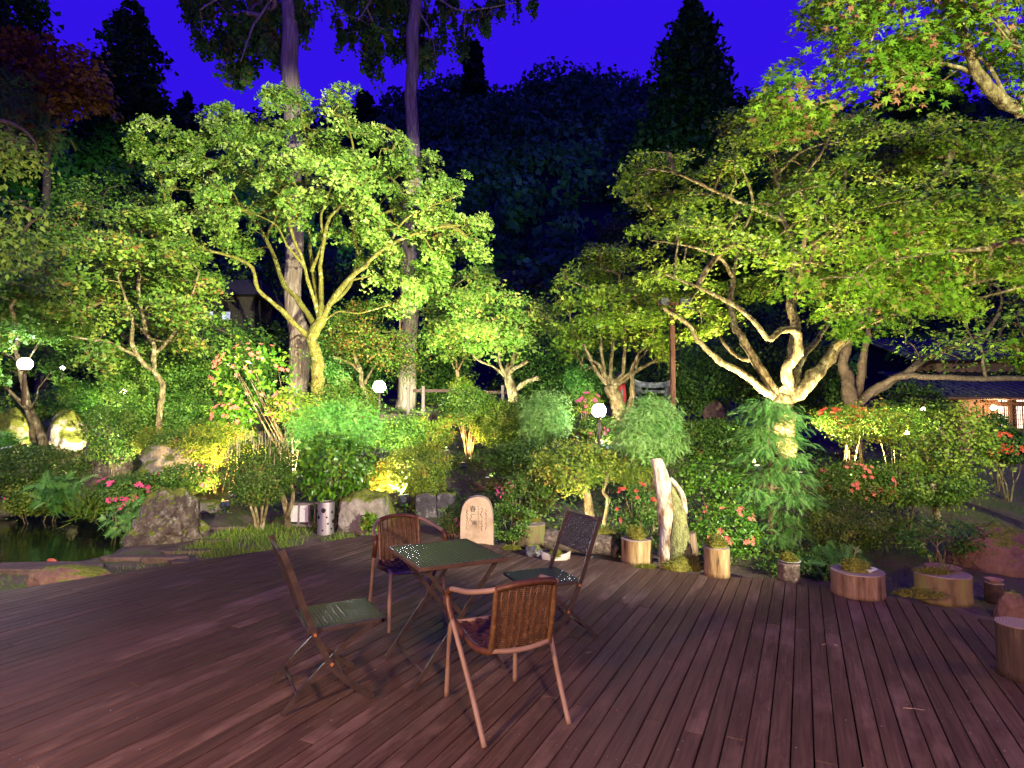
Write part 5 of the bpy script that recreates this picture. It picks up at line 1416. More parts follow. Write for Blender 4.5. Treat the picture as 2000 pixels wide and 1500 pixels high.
def folding_chair(label):
    r = empty('folding_chair', (0, 0, 0)); tag(r, label, 'chair', 'chairs around the small deck table')
    for s in (-1, 1):
        mb = MB(); flatbar(mb, [(-0.02, s * 0.232, 0.86), (0.045, s * 0.232, 0.69), (0.10, s * 0.232, 0.54), (0.155, s * 0.232, 0.40), (0.245, s * 0.232, 0.22), (0.35, s * 0.232, 0.105), (0.475, s * 0.232, 0.006)], 0.030, 0.016)
        mb.build('front_leg', STEEL, r)
        mb = MB(); flatbar(mb, [(0.0, s * 0.208, 0.006), (0.10, s * 0.208, 0.115), (0.22, s * 0.208, 0.225), (0.33, s * 0.208, 0.315), (0.47, s * 0.208, 0.395)], 0.024, 0.014)
        mb.build('rear_leg', STEEL, r)
        mb = MB(); mb.tube([(0.245, s * 0.20, 0.228), (0.245, s * 0.246, 0.228)], 0.009, 8); mb.tube([(0.155, s * 0.20, 0.398), (0.155, s * 0.246, 0.398)], 0.009, 8)
        mb.build('pivot_bolt', mat_noise('rusty_bolt', [(0.3, (0.2, 0.07, 0.02)), (0.7, (0.35, 0.15, 0.05))]), r)
    mb = MB(); mb.tube([(0.075, -0.2, 0.085), (0.075, 0.2, 0.085)], 0.0085, 8); mb.build('crossbar', STEEL, r)
    mb = MB(); mb.tube([(0.34, -0.224, 0.115), (0.34, 0.224, 0.115)], 0.0085, 8); mb.build('crossbar', STEEL, r)
    fr = MB()
    for s in (-1, 1): fr.box((0.33, s * 0.205, 0.408), (0.42, 0.018, 0.018))
    fr.box((0.13, 0, 0.408), (0.018, 0.39, 0.018)); fr.box((0.532, 0, 0.408), (0.018, 0.428, 0.018)); fr.box((0.47, 0, 0.39), (0.014, 0.40, 0.014))
    fr.build('seat_frame', STEEL, r)
    weave('seat', (0.118, -0.2115, 0.421), (0.428, 0, 0), (0, 0.423, 0), (0, 0, 1), 22, 22, 0.0035, WEAVE_D, r)
    weave('backrest', (0.083, -0.2235, 0.595), (0, 0.447, 0), (-0.098, 0, 0.235), Vector((-0.235, 0, -0.098)).normalized() * -1, 24, 13, 0.0035, WEAVE_D, r)
    mb = MB(); mb.tube([(-0.013, -0.224, 0.834), (-0.013, 0.224, 0.834)], 0.009, 8); mb.build('top_rail', STEEL, r)
    return r


def wicker_chair(label):
    r = empty('wicker_armchair', (0, 0, 0)); tag(r, label, 'chair', 'chairs around the small deck table')
    R_ = 0.0135
    for s in (-1, 1):
        P = smooth_path([(0.0, s * 0.235, 0.0), (0.11, s * 0.245, 0.17), (0.22, s * 0.26, 0.34), (0.33, s * 0.275, 0.50)], 5)
        MB().tube(P, R_, 10).build('rear_leg', TUBEP, r)
        P = smooth_path([(0.33, s * 0.275, 0.50), (0.375, s * 0.28, 0.57), (0.385, s * 0.278, 0.62), (0.35, s * 0.272, 0.652)], 24)
        MB().tube(P, [R_ * (1.2 + 0.14 * (1 if k % 2 else -1)) for k in range(len(P))], 10).build('arm_wrap', WICKD, r)
        P = smooth_path([(0.35, s * 0.272, 0.652), (0.28, s * 0.262, 0.662), (0.17, s * 0.245, 0.678), (0.06, s * 0.20, 0.705), (0.02, s * 0.165, 0.718)], 5)
        MB().tube(P, R_, 10).build('armrest', TUBEP, r)
        P = smooth_path([(0.57, s * 0.215, 0.0), (0.555, s * 0.21, 0.2), (0.545, s * 0.205, 0.36), (0.535, s * 0.20, 0.405), (0.49, s * 0.198, 0.425)], 5)
        MB().tube(P, R_, 10).build('front_leg', TUBEP, r)
        P = smooth_path([(0.49, s * 0.198, 0.425), (0.33, s * 0.205, 0.405), (0.18, s * 0.20, 0.392), (0.08, s * 0.165, 0.398)], 22)
        MB().tube(P, [0.0165 + 0.0018 * (1 if k % 2 else -1) for k in range(len(P))], 10).build('seat_wrap', WICKD, r)
        P = smooth_path([(0.085, s * 0.165, 0.40), (0.045, s * 0.166, 0.55), (0.02, s * 0.165, 0.718)], 16)
        MB().tube(P, [0.0145 + 0.0012 * (1 if k % 2 else -1) for k in range(len(P))], 10).build('back_post', WICK, r)
    P = smooth_path([(0.02, -0.165, 0.718), (-0.005, -0.09, 0.735), (-0.012, 0, 0.74), (-0.005, 0.09, 0.735), (0.02, 0.165, 0.718)], 22)
    MB().tube(P, [0.0165 + 0.002 * (1 if k % 2 else -1) for k in range(len(P))], 10).build('top_rail_wrap', WICKD, r)
    P = smooth_path([(0.085, -0.165, 0.402), (0.068, -0.08, 0.395), (0.062, 0, 0.393), (0.068, 0.08, 0.395), (0.085, 0.165, 0.402)], 4)
    MB().tube(P, 0.0135, 10).build('bottom_rail', TUBEP, r)
    MB().tube([(0.54, -0.20, 0.408), (0.545, 0, 0.402), (0.54, 0.20, 0.408)], 0.012, 10).build('front_rail', TUBEP, r)
    # seat of woven bands
    nb = 9; mb = MB()
    for k in range(nb):
        y = -0.185 + 0.37 * (k + 0.5) / nb
        P = [(0.10 + 0.435 * q / 12, y, 0.405 - 0.022 * math.sin(math.pi * q / 12) + 0.006 * (1 if (q + k) % 2 else -1)) for q in range(13)]
        V = []; Fc = []
        for p in P: V += [(p[0], p[1] - 0.017, p[2]), (p[0], p[1] + 0.017, p[2]), (p[0], p[1] + 0.015, p[2] - 0.006), (p[0], p[1] - 0.015, p[2] - 0.006)]
        for i in range(12):
            for c in range(4): Fc.append((i * 4 + c, i * 4 + (c + 1) % 4, (i + 1) * 4 + (c + 1) % 4, (i + 1) * 4 + c))
        mb.add(V, Fc)
    for q in range(12):
        x = 0.10 + 0.435 * (q + 0.5) / 12; z = 0.402 - 0.022 * math.sin(math.pi * (q + .5) / 12)
        mb.box((x, 0, z), (0.016, 0.385, 0.005))
    mb.build('seat', WICKD, r)
    # back: eight thick uprights wound with fine cane
    me = MB(); nv = 8

    def bp_(u, v): return Vector((0.085 - 0.068 * v - 0.018 * (1 - (2 * u - 1) ** 2) * (0.4 + 0.6 * v) - 0.0, -0.155 + 0.31 * u, 0.408 + 0.312 * v))
    for k in range(nv):
        u = (k + 0.5) / nv
        me.tube([bp_(u, 0), bp_(u, 0.33), bp_(u, 0.66), bp_(u, 1)], 0.0065, 6)
    me.build('back_upright', WICKD, r)
    st = MB(); rows = 62
    for q in range(rows):
        v = (q + 0.5) / rows; P = []
        for k in range(4 * nv + 1):
            u = k / (4 * nv); sg = math.sin(u * nv * math.pi + (q % 2) * math.pi)
            P.append(bp_(u, v) + Vector((0.0065 * sg, 0, random.uniform(-.0006, .0006))))
        V = []; Fc = []; h = 0.0019
        for p in P: V += [p + Vector((h, 0, -h)), p + Vector((-h, 0, -h)), p + Vector((-h, 0, h)), p + Vector((h, 0, h))]
        for i in range(len(P) - 1):
            for c in range(4): Fc.append((i * 4 + c, i * 4 + (c + 1) % 4, (i + 1) * 4 + (c + 1) % 4, (i + 1) * 4 + c))
        st.add(V, Fc)
    tag(st.build('backrest', WICK, r), None, None, None, 'stuff')
    return r


def put(o, x, y, deg): o.location = (x, y, 0.001); o.rotation_euler = (0, 0, math.radians(deg))


c1 = folding_chair('folding chair with black woven seat, left of the table, facing right')
c2 = copy_tree(c1); c2['label'] = 'folding chair with black woven back and greenish seat, right of the table'
put(c1, -1.30, 3.345, 29)
# the right one stands with its left rear foot at (0.58, 4.25)
a = math.radians(203); lx, ly = -math.sin(a), math.cos(a)
put(c2, 0.60 - 0.21 * lx, 4.24 - 0.21 * ly, 203)
w1c = wicker_chair('nearest brown wicker armchair, seen from behind, in front of the table')
w2c = copy_tree(w1c); w2c['label'] = 'brown wicker armchair at the far side of the table, facing the camera'
put(w1c, 0.08, 2.98, 116.6)
put(w2c, -0.95, 4.98, -64)

tb = empty('folding_table', (-0.425, 3.83, 0.001), math.radians(28)); tag(tb, 'small square folding table with dark woven top and crossed steel legs', 'table')
hx, hy = 0.285, 0.325
weave('tabletop', (-hx + .012, -hy + .012, 0.697), (2 * hx - .024, 0, 0), (0, 2 * hy - .024, 0), (0, 0, 1), 28, 32, 0.0032, WEAVE_D, tb, thick=0.012)
mb = MB(); EDGE = mat_noise('brown_edge_rail', [(0.3, (0.05, 0.03, 0.018)), (0.7, (0.11, 0.065, 0.04))], rough=0.4, metal=0.2)
for s in (-1, 1): mb.box((s * (hx - .006), 0, 0.688), (0.014, 2 * hy, 0.024), ch=0.003); mb.box((0, s * (hy - .006), 0.688), (2 * hx - .03, 0.014, 0.024), ch=0.003)
mb.build('edge_rail', EDGE, tb)
for s in (-1, 1):
    mb = MB(); flatbar(mb, [(-0.30, s * 0.27, 0.006), (0.23, s * 0.27, 0.672)], 0.024, 0.014); mb.build('leg', STEEL, tb)
    mb = MB(); flatbar(mb, [(0.30, s * 0.248, 0.006), (-0.23, s * 0.248, 0.672)], 0.024, 0.014); mb.build('leg', STEEL, tb)
    mb = MB(); mb.tube([(0, s * 0.235, 0.34), (0, s * 0.283, 0.34)], 0.01, 8); mb.build('pivot_bolt', STEEL, tb)
mb = MB(); mb.tube([(-0.235, -0.27, 0.085), (-0.235, 0.27, 0.085)], 0.008, 8); mb.build('crossbar', STEEL, tb)
mb = MB(); mb.tube([(0.215, -0.248, 0.112), (0.215, 0.248, 0.112)], 0.008, 8); mb.build('crossbar', STEEL, tb)
mb = MB()
for x in (-0.23, 0.23): mb.box((x, 0, 0.677), (0.02, 0.56, 0.012))
mb.build('support_bar', STEEL, tb)

# ================================================================== LOG STOOLS, DISHES, MOSS
LOG = mat_noise('debarked_log', [(0.33, (0.05, 0.025, 0.008)), (0.43, (0.22, 0.13, 0.05)), (0.6, (0.34, 0.24, 0.10)), (0.75, (0.48, 0.37, 0.18))], scale=20, stretch=(1, 1, 0.12), bump=0.7, dist=0.01, rough=0.8)
LOGR = mat_noise('reddish_log', [(0.33, (0.04, 0.02, 0.01)), (0.43, (0.13, 0.075, 0.04)), (0.6, (0.20, 0.125, 0.07)), (0.75, (0.34, 0.25, 0.14))], scale=18, stretch=(1, 1, 0.12), bump=0.6, dist=0.01, rough=0.8)
LOG_SHADED = mat_noise('shaded_log', [(0.3, (0.02, 0.012, 0.008)), (0.6, (0.05, 0.03, 0.02)), (0.8, (0.12, 0.08, 0.05))], scale=18, stretch=(1, 1, 0.15), bump=0.8, dist=0.01)  # darkened log wood: the unlit look of the right-hand stools put into colour
LOGB = mat_noise('rough_bark', [(0.3, (0.04, 0.03, 0.02)), (0.6, (0.16, 0.12, 0.08)), (0.75, (0.38, 0.32, 0.24))], scale=26, bump=1.0, dist=0.02, rough=0.9)
LOGG = mat_noise('mossy_log_side', [(0.3, (0.06, 0.04, 0.02)), (0.5, (0.16, 0.11, 0.05)), (0.62, (0.16, 0.17, 0.04)), (0.8, (0.3, 0.25, 0.13))], scale=10, stretch=(1, 1, 0.2), bump=0.7, dist=0.01, rough=0.85)


def ring_mat(name, c0, c1):
    m, t, b = base_mat(name, 0.85, 0.2)
    tc = nd(t, 'ShaderNodeTexCoord'); w = nd(t, 'ShaderNodeTexWave', wave_type='RINGS', rings_direction='Z'); w.inputs['Scale'].default_value = 22; w.inputs['Distortion'].default_value = 1.5; w.inputs['Detail'].default_value = 3
    t.links.new(tc.outputs['Object'], w.inputs['Vector']); r = ramp(t, [(0.2, c0), (0.8, c1)]); t.links.new(w.outputs['Fac'], r.inputs[0]); t.links.new(r.outputs[0], b.inputs['Base Color'])
    return m


RINGS = ring_mat('sawn_end', (0.15, 0.11, 0.09), (0.30, 0.23, 0.17))
PORC = mat_noise('white_porcelain', [(0.3, (0.6, 0.62, 0.66)), (0.7, (0.75, 0.75, 0.75))], rough=0.2, spec=0.5, bump=0)
GREYP = mat_noise('grey_stoneware', [(0.3, (0.12, 0.12, 0.12)), (0.7, (0.26, 0.25, 0.24))], rough=0.6)


def ground_or_deck(px, py):
    p = onz(px, py, 0.0)
    if poly_sd(np.array([p.x]), np.array([p.y]), DECK)[0] < 0.03: return p
    return hit(px, py)


def stool(label, cx, base, w, h, mat, seed=0, Y=None, name='log_stool', wob=0.10, hollow=False):
    """upright log: base is the pixel row of its near foot"""
    p = ground_or_deck(cx, base); R = w / 2 * p.y / F; p = Vector((p.x, p.y + R, p.z)); Hh = h * p.y / F
    r = empty(name, tuple(p)); tag(r, label, 'log stool', 'log stools along the deck edge')
    mb = MB(); n = 40
    prof = [(R * 1.02, 0.0), (R, Hh * 0.15), (R * 0.985, Hh * 0.4), (R * 0.99, Hh * 0.7), (R, Hh - 0.006), (R * 0.985, Hh)]
    mb.lathe(prof[:-1], n=n, wob=wob, seed=seed)
    mb.f.pop()
    mb.sm.pop()
    mb.build('side', mat, r)
    e = MB()
    V = [(0, 0, Hh)]; 
    for (k_r, kz) in ((0.6, Hh + 0.001), (0.985, Hh), (1.0, Hh - 0.006)):
        for k in range(n):
            t = 2 * math.pi * k / n; rr = R * k_r * (1 + wob * noise.noise(Vector((math.cos(t) * 1.5 + seed, math.sin(t) * 1.5, (Hh - .006) * 1.2 + seed))))
            V.append((rr * math.cos(t), rr * math.sin(t), kz + 0.0005))
    Fc = [(0, 1 + k, 1 + (k + 1) % n) for k in range(n)]
    for q in range(2): Fc += [(1 + q * n + k, 1 + (q + 1) * n + k, 1 + (q + 1) * n + (k + 1) % n, 1 + q * n + (k + 1) % n) for k in range(n)]
    e.add(V, Fc); e.build('sawn_top', RINGS, r)
    r['R'] = R; r['Hh'] = Hh
    return r, R, Hh


def moss_mound(label, p, rx, rz, name='moss_mound', ry=None, n=2600, seed=1, flat=False, group='moss mounds on the log stools'):
    ry = ry or rx
    r = empty(name, tuple(p)); tag(r, label, 'moss', group)
    bm = bmesh.new(); bmesh.ops.create_icosphere(bm, subdivisions=3, radius=1)
    for v in bm.verts:
        d = v.co.copy(); k = 1 + 0.42 * noise.noise(d * 2.1 + Vector((seed * 3.1, 0, 0))) + 0.1 * noise.noise(d * 5 + Vector((seed, 0, 0)))
        v.co = Vector((d.x * rx * k, d.y * ry * k, max(d.z, 0) * rz * k if d.z > 0 else d.z * 0.002))
    me = bpy.data.meshes.new('cushion'); bm.to_mesh(me)
    vs = np.array([v.co[:] for v in bm.verts]); ns = np.array([v.normal[:] for v in bm.verts]); bm.free()
    me.polygons.foreach_set('use_smooth', [True] * len(me.polygons))
    me.materials.append(mat_noise('moss_bed', [(0.3, (0.07, 0.06, 0.01)), (0.55, (0.15, 0.14, 0.015)), (0.75, (0.24, 0.2, 0.03))], scale=40, bump=1, dist=0.01)); link('cushion', me, r)
    up = vs[:, 2] > 0.001
    idx = RNG.choice(np.where(up)[0], n)
    P = vs[idx] + RNG.normal(size=(n, 3)) * rx * 0.07; P[:, 2] = np.abs(P[:, 2])
    N = vs[idx] / np.array([rx, ry, rz]); X = N + RNG.normal(size=(n, 3)) * 0.5
    o = leafmesh('fibres', G_MOSS, P, RNG.uniform(0.010, 0.026, n), RNG.normal(size=(n, 3)), TUFT, r, (0, 0, 0), X, 0.2); tag(o, kind='stuff')
    return r


def dish(label, p, R, h=0.03, mat=PORC, name='dish', flat=False, cat='dish'):
    mb = MB(); mb.lathe([(R * 0.45, 0), (R * 0.5, h * 0.25), (R * 0.97, h * 0.9), (R, h), (R * 0.95, h), (R * 0.45, h * 0.4), (0.0005, h * 0.38)], n=32)
    o = mb.build(name, mat, None, tuple(p)); tag(o, label, cat); return o


def sprig(label, p, pts, r=0.002, mat=None, cat='twig', name='bonsai_twig', leaves=None):
    rt = empty(name, tuple(p)); tag(rt, label, cat)
    for P in pts: MB().tube(smooth_path(P, 3), np.linspace(r, r * 0.4, (len(P) - 1) * 3 + 1).tolist(), 5).build('stem', mat or BARK, rt)
    if leaves is not None:
        C, s, up = leaves
        leafmesh('foliage', G_GRASS, C, np.full(len(C), s), RNG.normal(size=(len(C), 3)), BLADE, rt, (0, 0, 0), np.tile(up, (len(C), 1)) + RNG.normal(size=(len(C), 3)) * 0.45, 0.1)
    return rt


V3 = Vector
s, R, Hh = stool('log stool left of the right folding chair, carrying a mossy stone tray', 1035, 1073, 66, 43, LOGG, 1)
p = V3(s.location) + V3((0, 0, Hh))
mb = MB(); mb.lathe([(0.11, 0), (0.15, 0.022), (0.148, 0.03), (0.10, 0.03)], n=26, wob=0.15); tag(mb.build('stone_tray', GREYP, None, tuple(p + V3((0, 0, 0.001)))), 'flat grey stone tray on the stool left of the right folding chair', 'tray')
moss_mound('flat moss planting on the grey stone tray', p + V3((0.0, 0, 0.03)), 0.155, 0.055, seed=2)
C = RNG.normal(size=(60, 3)) * [0.05, 0.04, 0.0] + [-0.05, 0, 0.03]
sprig('grey grassy tuft with thin stalks growing in the stone tray moss', p + V3((0, 0, 0.05)), [[(-0.02, 0, 0), (-0.03, 0, .15), (-0.05, 0, 0.3)], [(0.02, 0, 0), (0.03, 0, .12), (0.02, 0, 0.26)]], leaves=(C, 0.10, [0, 0, 1.0]), cat='plant', name='grass_tuft')

s, R, Hh = stool('pale log stool with a moss cone and a bare twig, right of the fallen log', 1250, 1104, 60, 44, LOG, 2)
p = V3(s.location) + V3((0, 0, Hh)); moss_mound('steep moss cone on the pale stool right of the fallen log', p + V3((0, -0.01, 0)), 0.095, 0.12, seed=3)
sprig('bare curved twig rising from the steep moss cone', p + V3((0.03, 0, 0.09)), [[(0, 0, 0), (0.02, 0, 0.06), (0.015, 0, 0.12), (-0.02, 0, 0.17)]], 0.003)
s, R, Hh = stool('tall pale log stool right of the mossy stump, with a moss ball', 1410, 1130, 50, 54, LOG, 3)
p = V3(s.location) + V3((0, 0, Hh)); moss_mound('round moss ball on the tall pale stool', p, 0.095, 0.10, seed=4)
s, R, Hh = stool('small stool with rough grey bark carrying a white dish', 1551, 1138, 40, 32, LOGB, 4, wob=0.2)
p = V3(s.location) + V3((0, 0, Hh)); dish('white dish on the small rough-barked stool', p + V3((0.01, 0, 0.002)), 0.098, 0.022)
moss_mound('moss mound on the white dish of the rough-barked stool', p + V3((0, 0, 0.012)), 0.075, 0.075, seed=5)
s, R, Hh = stool('wide low log stool with a white bowl and tiny tree, standing on the boards', 1705, 1174, 98, 44, LOGR, 5, wob=0.06)
p = V3(s.location) + V3((0, 0, Hh)); dish('white bowl with blue rim on the wide low stool', p + V3((0.06, -0.06, 0.002)), 0.075, 0.032, name='bowl', cat='bowl')
moss_mound('ragged moss heap beside the white bowl on the wide stool', p + V3((-0.02, -0.01, 0.004)), 0.10, 0.095, seed=6)
sprig('tiny leafless bonsai tree in the ragged moss heap', p + V3((-0.01, 0, 0.08)), [[(0, 0, 0), (-0.01, 0, 0.05), (0.01, 0, 0.1), (0.03, 0, 0.13)], [(0.0, 0, 0.07), (0.03, 0, 0.09), (0.05, 0, 0.10)], [(0.005, 0, 0.09), (-0.02, 0, 0.12)]], 0.004)
s, R, Hh = stool('big mossy log stool at the right, half green on top', 1879, 1190, 98, 52, LOGG, 6, wob=0.06)
p = V3(s.location) + V3((0, 0, Hh)); moss_mound('flat moss carpet on the big stool at the right', p + V3((-0.08, 0.0, 0)), 0.13, 0.02, seed=7, ry=0.1)
dish('brown round clay saucer on the big mossy stool', p + V3((0.08, 0.10, 0.002)), 0.15, 0.03, mat=mat_noise('brown_clay', [(0.3, (0.14, 0.07, 0.04)), (0.7, (0.25, 0.14, 0.09))]), name='saucer', cat='saucer')
sprig('wispy grey plant in the brown saucer', p + V3((0.08, 0.10, 0.03)), [[(0, 0, 0), (0.01, 0, 0.04), (-0.03, 0, 0.08)], [(0, 0, 0), (0.03, 0, 0.05)]], 0.002, leaves=(RNG.normal(size=(40, 3)) * [0.03, 0.03, 0.01], 0.05, [0, 0, 1.0]), cat='plant', name='grass_tuft')
s, R, Hh = stool('narrow dark log stool between the big mossy stool and the right edge', 1957, 1184, 32, 38, LOG_SHADED, 7)
p = V3(s.location) + V3((0, 0, Hh)); dish('reddish clay dish on the narrow dark stool', p + V3((0, 0, 0.002)), 0.075, 0.03, mat=mat_noise('red_clay', [(0.3, (0.2, 0.10, 0.07)), (0.7, (0.36, 0.2, 0.15))]))
s, R, Hh = stool('log stool cut off by the right frame edge, casting a shadow on the deck', 2026, 1338, 74, 100, LOG_SHADED, 8, wob=0.05)
moss_mound('flat green moss patch on the boards left of the big mossy stool', onz(1793, 1162, 0.002), 0.17, 0.02, seed=9, ry=0.10, name='moss_patch', group=None)
moss_mound('moss clump at the foot of the stone tray stool', onz(1000, 1072, 0.0), 0.10, 0.02, seed=10, ry=0.08, name='moss_patch', group=None)
moss_mound('moss at the foot of the pale stool with the twig', onz(1262, 1108, 0.0), 0.10, 0.015, seed=11, ry=0.05, name='moss_patch', group=None)

# curved roof tile with a small moss dish
p = onz(1087, 1098, 0.0)
mb = MB(); V = []; Fc = []; n = 16; TILE = mat_noise('clay_tile', [(0.3, (0.25, 0.2, 0.16)), (0.7, (0.45, 0.37, 0.3))], rough=0.6)
for q, (k0, z0) in enumerate(((1.0, 0.0), (1.06, 0.05), (0.98, 0.055), (0.9, 0.02))):
    for i in range(n):
        a = math.pi * (1.0 + (i / (n - 1)))
        wv = 1 + 0.05 * math.sin(i * 1.3)
        V.append((0.155 * math.cos(a) * k0 * wv, 0.10 * math.sin(a) * k0 * wv + 0.05, z0 + 0.03 * abs(math.cos(a)) * (z0 > 0)))
for q in range(3):
    for i in range(n - 1): Fc.append((q * n + i, q * n + i + 1, (q + 1) * n + i + 1, (q + 1) * n + i))
Fc.append(tuple(3 * n + i for i in range(n)))
mb.add(V, Fc, True); tag(mb.build('roof_tile', TILE, None, (p.x, p.y + 0.1, 0.003)), 'curved pale clay roof tile lying on the deck under the right folding chair back', 'tile')
dish('small blue and white dish standing in the curved roof tile', (p.x + 0.0, p.y + 0.10, 0.024), 0.08, 0.02)
moss_mound('moss mound in the blue and white dish on the tile', (p.x, p.y + 0.10, 0.036), 0.065, 0.06, seed=12)
rock('boulder', 'small dark round stone left of the roof tile on the deck edge', 1042, 1090, 34, 26, ROCKD, Y=6.75, seed=60, sub=4)

# fallen hollow log
p = onz(1168, 1090, 0.0)
r = empty('fallen_log', (p.x, p.y + 0.1, 0.0)); tag(r, 'fallen hollow log with pale bark and mossy top lying behind the folding chair', 'log')
P = [V3((-0.55, 0.22, 0.14)), V3((-0.25, 0.1, 0.13)), V3((0.0, 0.02, 0.125)), V3((0.17, -0.06, 0.12))]
mb = MB(); Ps = smooth_path(P, 5); mb.tube(Ps, [0.12 * (1 + 0.12 * noise.noise(V3(q) * 6)) for q in Ps], 18, cap=False)
q0 = len(Ps); mb.tube([Ps[-1], Ps[-1] + np.array([-0.06, 0.02, 0])], [0.118, 0.085], 18, cap=False); mb.tube([Ps[-1] + np.array([-0.06, 0.02, 0]), Ps[0]], [0.085, 0.08], 18, cap=True)
mb.build('bark_shell', LOGB, r)
moss_mound('long moss cushion growing along the fallen log', (p.x - 0.05, p.y + 0.19, 0.235), 0.26, 0.05, ry=0.08, seed=14, n=3000, group=None)
p2 = onz(1196, 1087, 0.0)
mb = MB(); mb.tube([(0, 0, 0.0), (0.01, 0.0, 0.06), (0.05, 0, 0.115)], [0.05, 0.042, 0.035], 10); tag(mb.build('log_chunk', LOGB, None, tuple(p2)), 'short broken log chunk leaning at the right end of the fallen log', 'log')

# tall mossy stump -----------------------------------------------------
p = onz(1322, 1112, 0.0); p.y += 0.14
r = empty('tree_stump', tuple(p)); tag(r, 'tall leaning bare tree stump with moss running down its right side', 'tree stump')
STW = mat_noise('bare_pale_wood', [(0.30, (0.05, 0.03, 0.012)), (0.42, (0.24, 0.15, 0.07)), (0.5, (0.46, 0.38, 0.25)), (0.75, (0.62, 0.55, 0.42))], scale=9, stretch=(1, 1, 0.45), bump=1.0, dist=0.02)
STM = mat_noise('moss_flow_bark', [(0.3, (0.12, 0.08, 0.05)), (0.45, (0.20, 0.20, 0.06)), (0.7, (0.33, 0.34, 0.12))], scale=26, stretch=(1, 1, 0.6), bump=1.0, dist=0.03)
kx = p.y / F
Pm = [(-0.03, 0, -0.02), (-0.035, 0, 0.25), (-0.055, 0, 0.5), (-0.085, 0, 0.75), (-0.12, 0, 0.95), (-0.16, 0, 1.12)]
Ps = smooth_path(Pm, 5); mb = MB()
rr = np.interp(np.linspace(0, 1, len(Ps)), [0, 0.25, 0.6, 0.9, 1], [0.115, 0.10, 0.088, 0.072, 0.066])
V = []; n = 22
for i, q in enumerate(Ps):
    for k in range(n):
        t = 2 * math.pi * k / n; q2 = V3((math.cos(t), math.sin(t), i * 0.16))
        R = rr[i] * (1 + 0.22 * noise.noise(q2 * 1.4) + 0.12 * noise.noise(V3((math.cos(t) * 4, math.sin(t) * 4, i * 0.1))))
        V.append((q[0] + R * math.cos(t), q[1] + R * math.sin(t) * 0.8, q[2] + (0.03 * noise.noise(q2 * 3) if i == len(Ps) - 1 else 0)))
Fc = [(i * n + k, i * n + (k + 1) % n, (i + 1) * n + (k + 1) % n, (i + 1) * n + k) for i in range(len(Ps) - 1) for k in range(n)]
Fc.append(tuple((len(Ps) - 1) * n + k for k in range(n)))
mb.add(V, Fc, True); mb.build('bare_trunk', STW, r)
Ps = smooth_path([(0.07, -0.04, -0.02), (0.06, -0.05, 0.2), (0.055, -0.04, 0.42), (0.045, -0.02, 0.6), (0.0, 0.0, 0.75), (-0.04, 0.0, 0.86)], 5)
rr = np.interp(np.linspace(0, 1, len(Ps)), [0, 0.3, 0.7, 1], [0.14, 0.105, 0.07, 0.03]); V = []
for i, q in enumerate(Ps):
    for k in range(n):
        t = 2 * math.pi * k / n; R = rr[i] * (1 + 0.3 * noise.noise(V3((math.cos(t) * 2 + 9, math.sin(t) * 2, i * 0.3))))
        V.append((q[0] + R * math.cos(t), q[1] + R * math.sin(t) * 0.8, q[2]))
Fc = [(i * n + k, i * n + (k + 1) % n, (i + 1) * n + (k + 1) % n, (i + 1) * n + k) for i in range(len(Ps) - 1) for k in range(n)]; Fc.append(tuple((len(Ps) - 1) * n + k for k in range(n)))
MB().add(V, Fc, True).build('mossy_root', STM, r)
MB().tube(smooth_path([(0.12, -0.03, 0.55), (0.11, -0.02, 0.72), (0.05, 0, 0.84), (-0.02, 0, 0.92)], 4), [0.035, 0.034, 0.032, 0.031, 0.03, 0.03, 0.029, 0.028, 0.027, 0.026, 0.024, 0.022, 0.02], 9).build('side_root', STW, r)
moss_mound('thick moss skirt around the foot of the tall stump', (p.x + 0.08, p.y - 0.10, 0.0), 0.20, 0.14, ry=0.14, seed=15, n=4500, group=None)
p3 = onz(1357, 1098, 0.0)
mb = MB(); mb.tube([(0.02, 0.15, 0.0), (0.0, 0.13, 0.14), (-0.02, 0.12, 0.29)], [0.07, 0.075, 0.07], 14, cap=True); tag(mb.build('log_chunk', LOGR, None, tuple(p3)), 'short leaning log chunk pressed against the right side of the tall stump', 'log')

# ================================================================== STONE TABLET
p = onz(931, 1070, -0.05); p.y += 0.08
r = empty('stone_tablet', tuple(p)); tag(r, 'rounded standing stone tablet with brushed Japanese poem behind the table', 'stone tablet')
TABM = mat_noise('tablet_stone', [(0.3, (0.22, 0.14, 0.08)), (0.5, (0.36, 0.25, 0.16)), (0.75, (0.44, 0.32, 0.21))], scale=5, detail=10, bump=0.35, bscale=60, dist=0.008, rough=0.85)
out = [(-0.205, 0.0), (-0.212, 0.15), (-0.21, 0.35), (-0.195, 0.47), (-0.16, 0.55), (-0.10, 0.61), (-0.02, 0.635), (0.06, 0.63), (0.13, 0.60), (0.175, 0.53), (0.20, 0.42), (0.21, 0.28), (0.212, 0.12), (0.212, 0.0)]
so = smooth_path([(a_, 0, b_) for a_, b_ in out], 4); mb = MB(); V = []; cxm = V3((0, 0, 0.3))
lay = [(-0.055, 0.93), (-0.065, 0.97), (-0.04, 1.0), (0.05, 1.0), (0.06, 0.96)]
for (yy, kk) in lay:
    for q in so:
        j = 1 + 0.012 * noise.noise(V3(q) * 14 + V3((0, yy * 40, 0)))
        V.append(((q[0]) * kk * j, yy if yy > -0.06 else yy, cxm.z + (q[2] - cxm.z) * (kk if q[2] > cxm.z else 1) * j))
n = len(so)
for i in range(len(lay) - 1):
    for k in range(n - 1): Fc = None; mb_f = (i * n + k, i * n + k + 1, (i + 1) * n + k + 1, (i + 1) * n + k); V_ = mb_f; mb.f.append(V_); mb.sm.append(True)
mb.v = [tuple(v) for v in V]
mb.f.append(tuple(n + k for k in range(n))); mb.sm.append(False)      # front face at -0.065
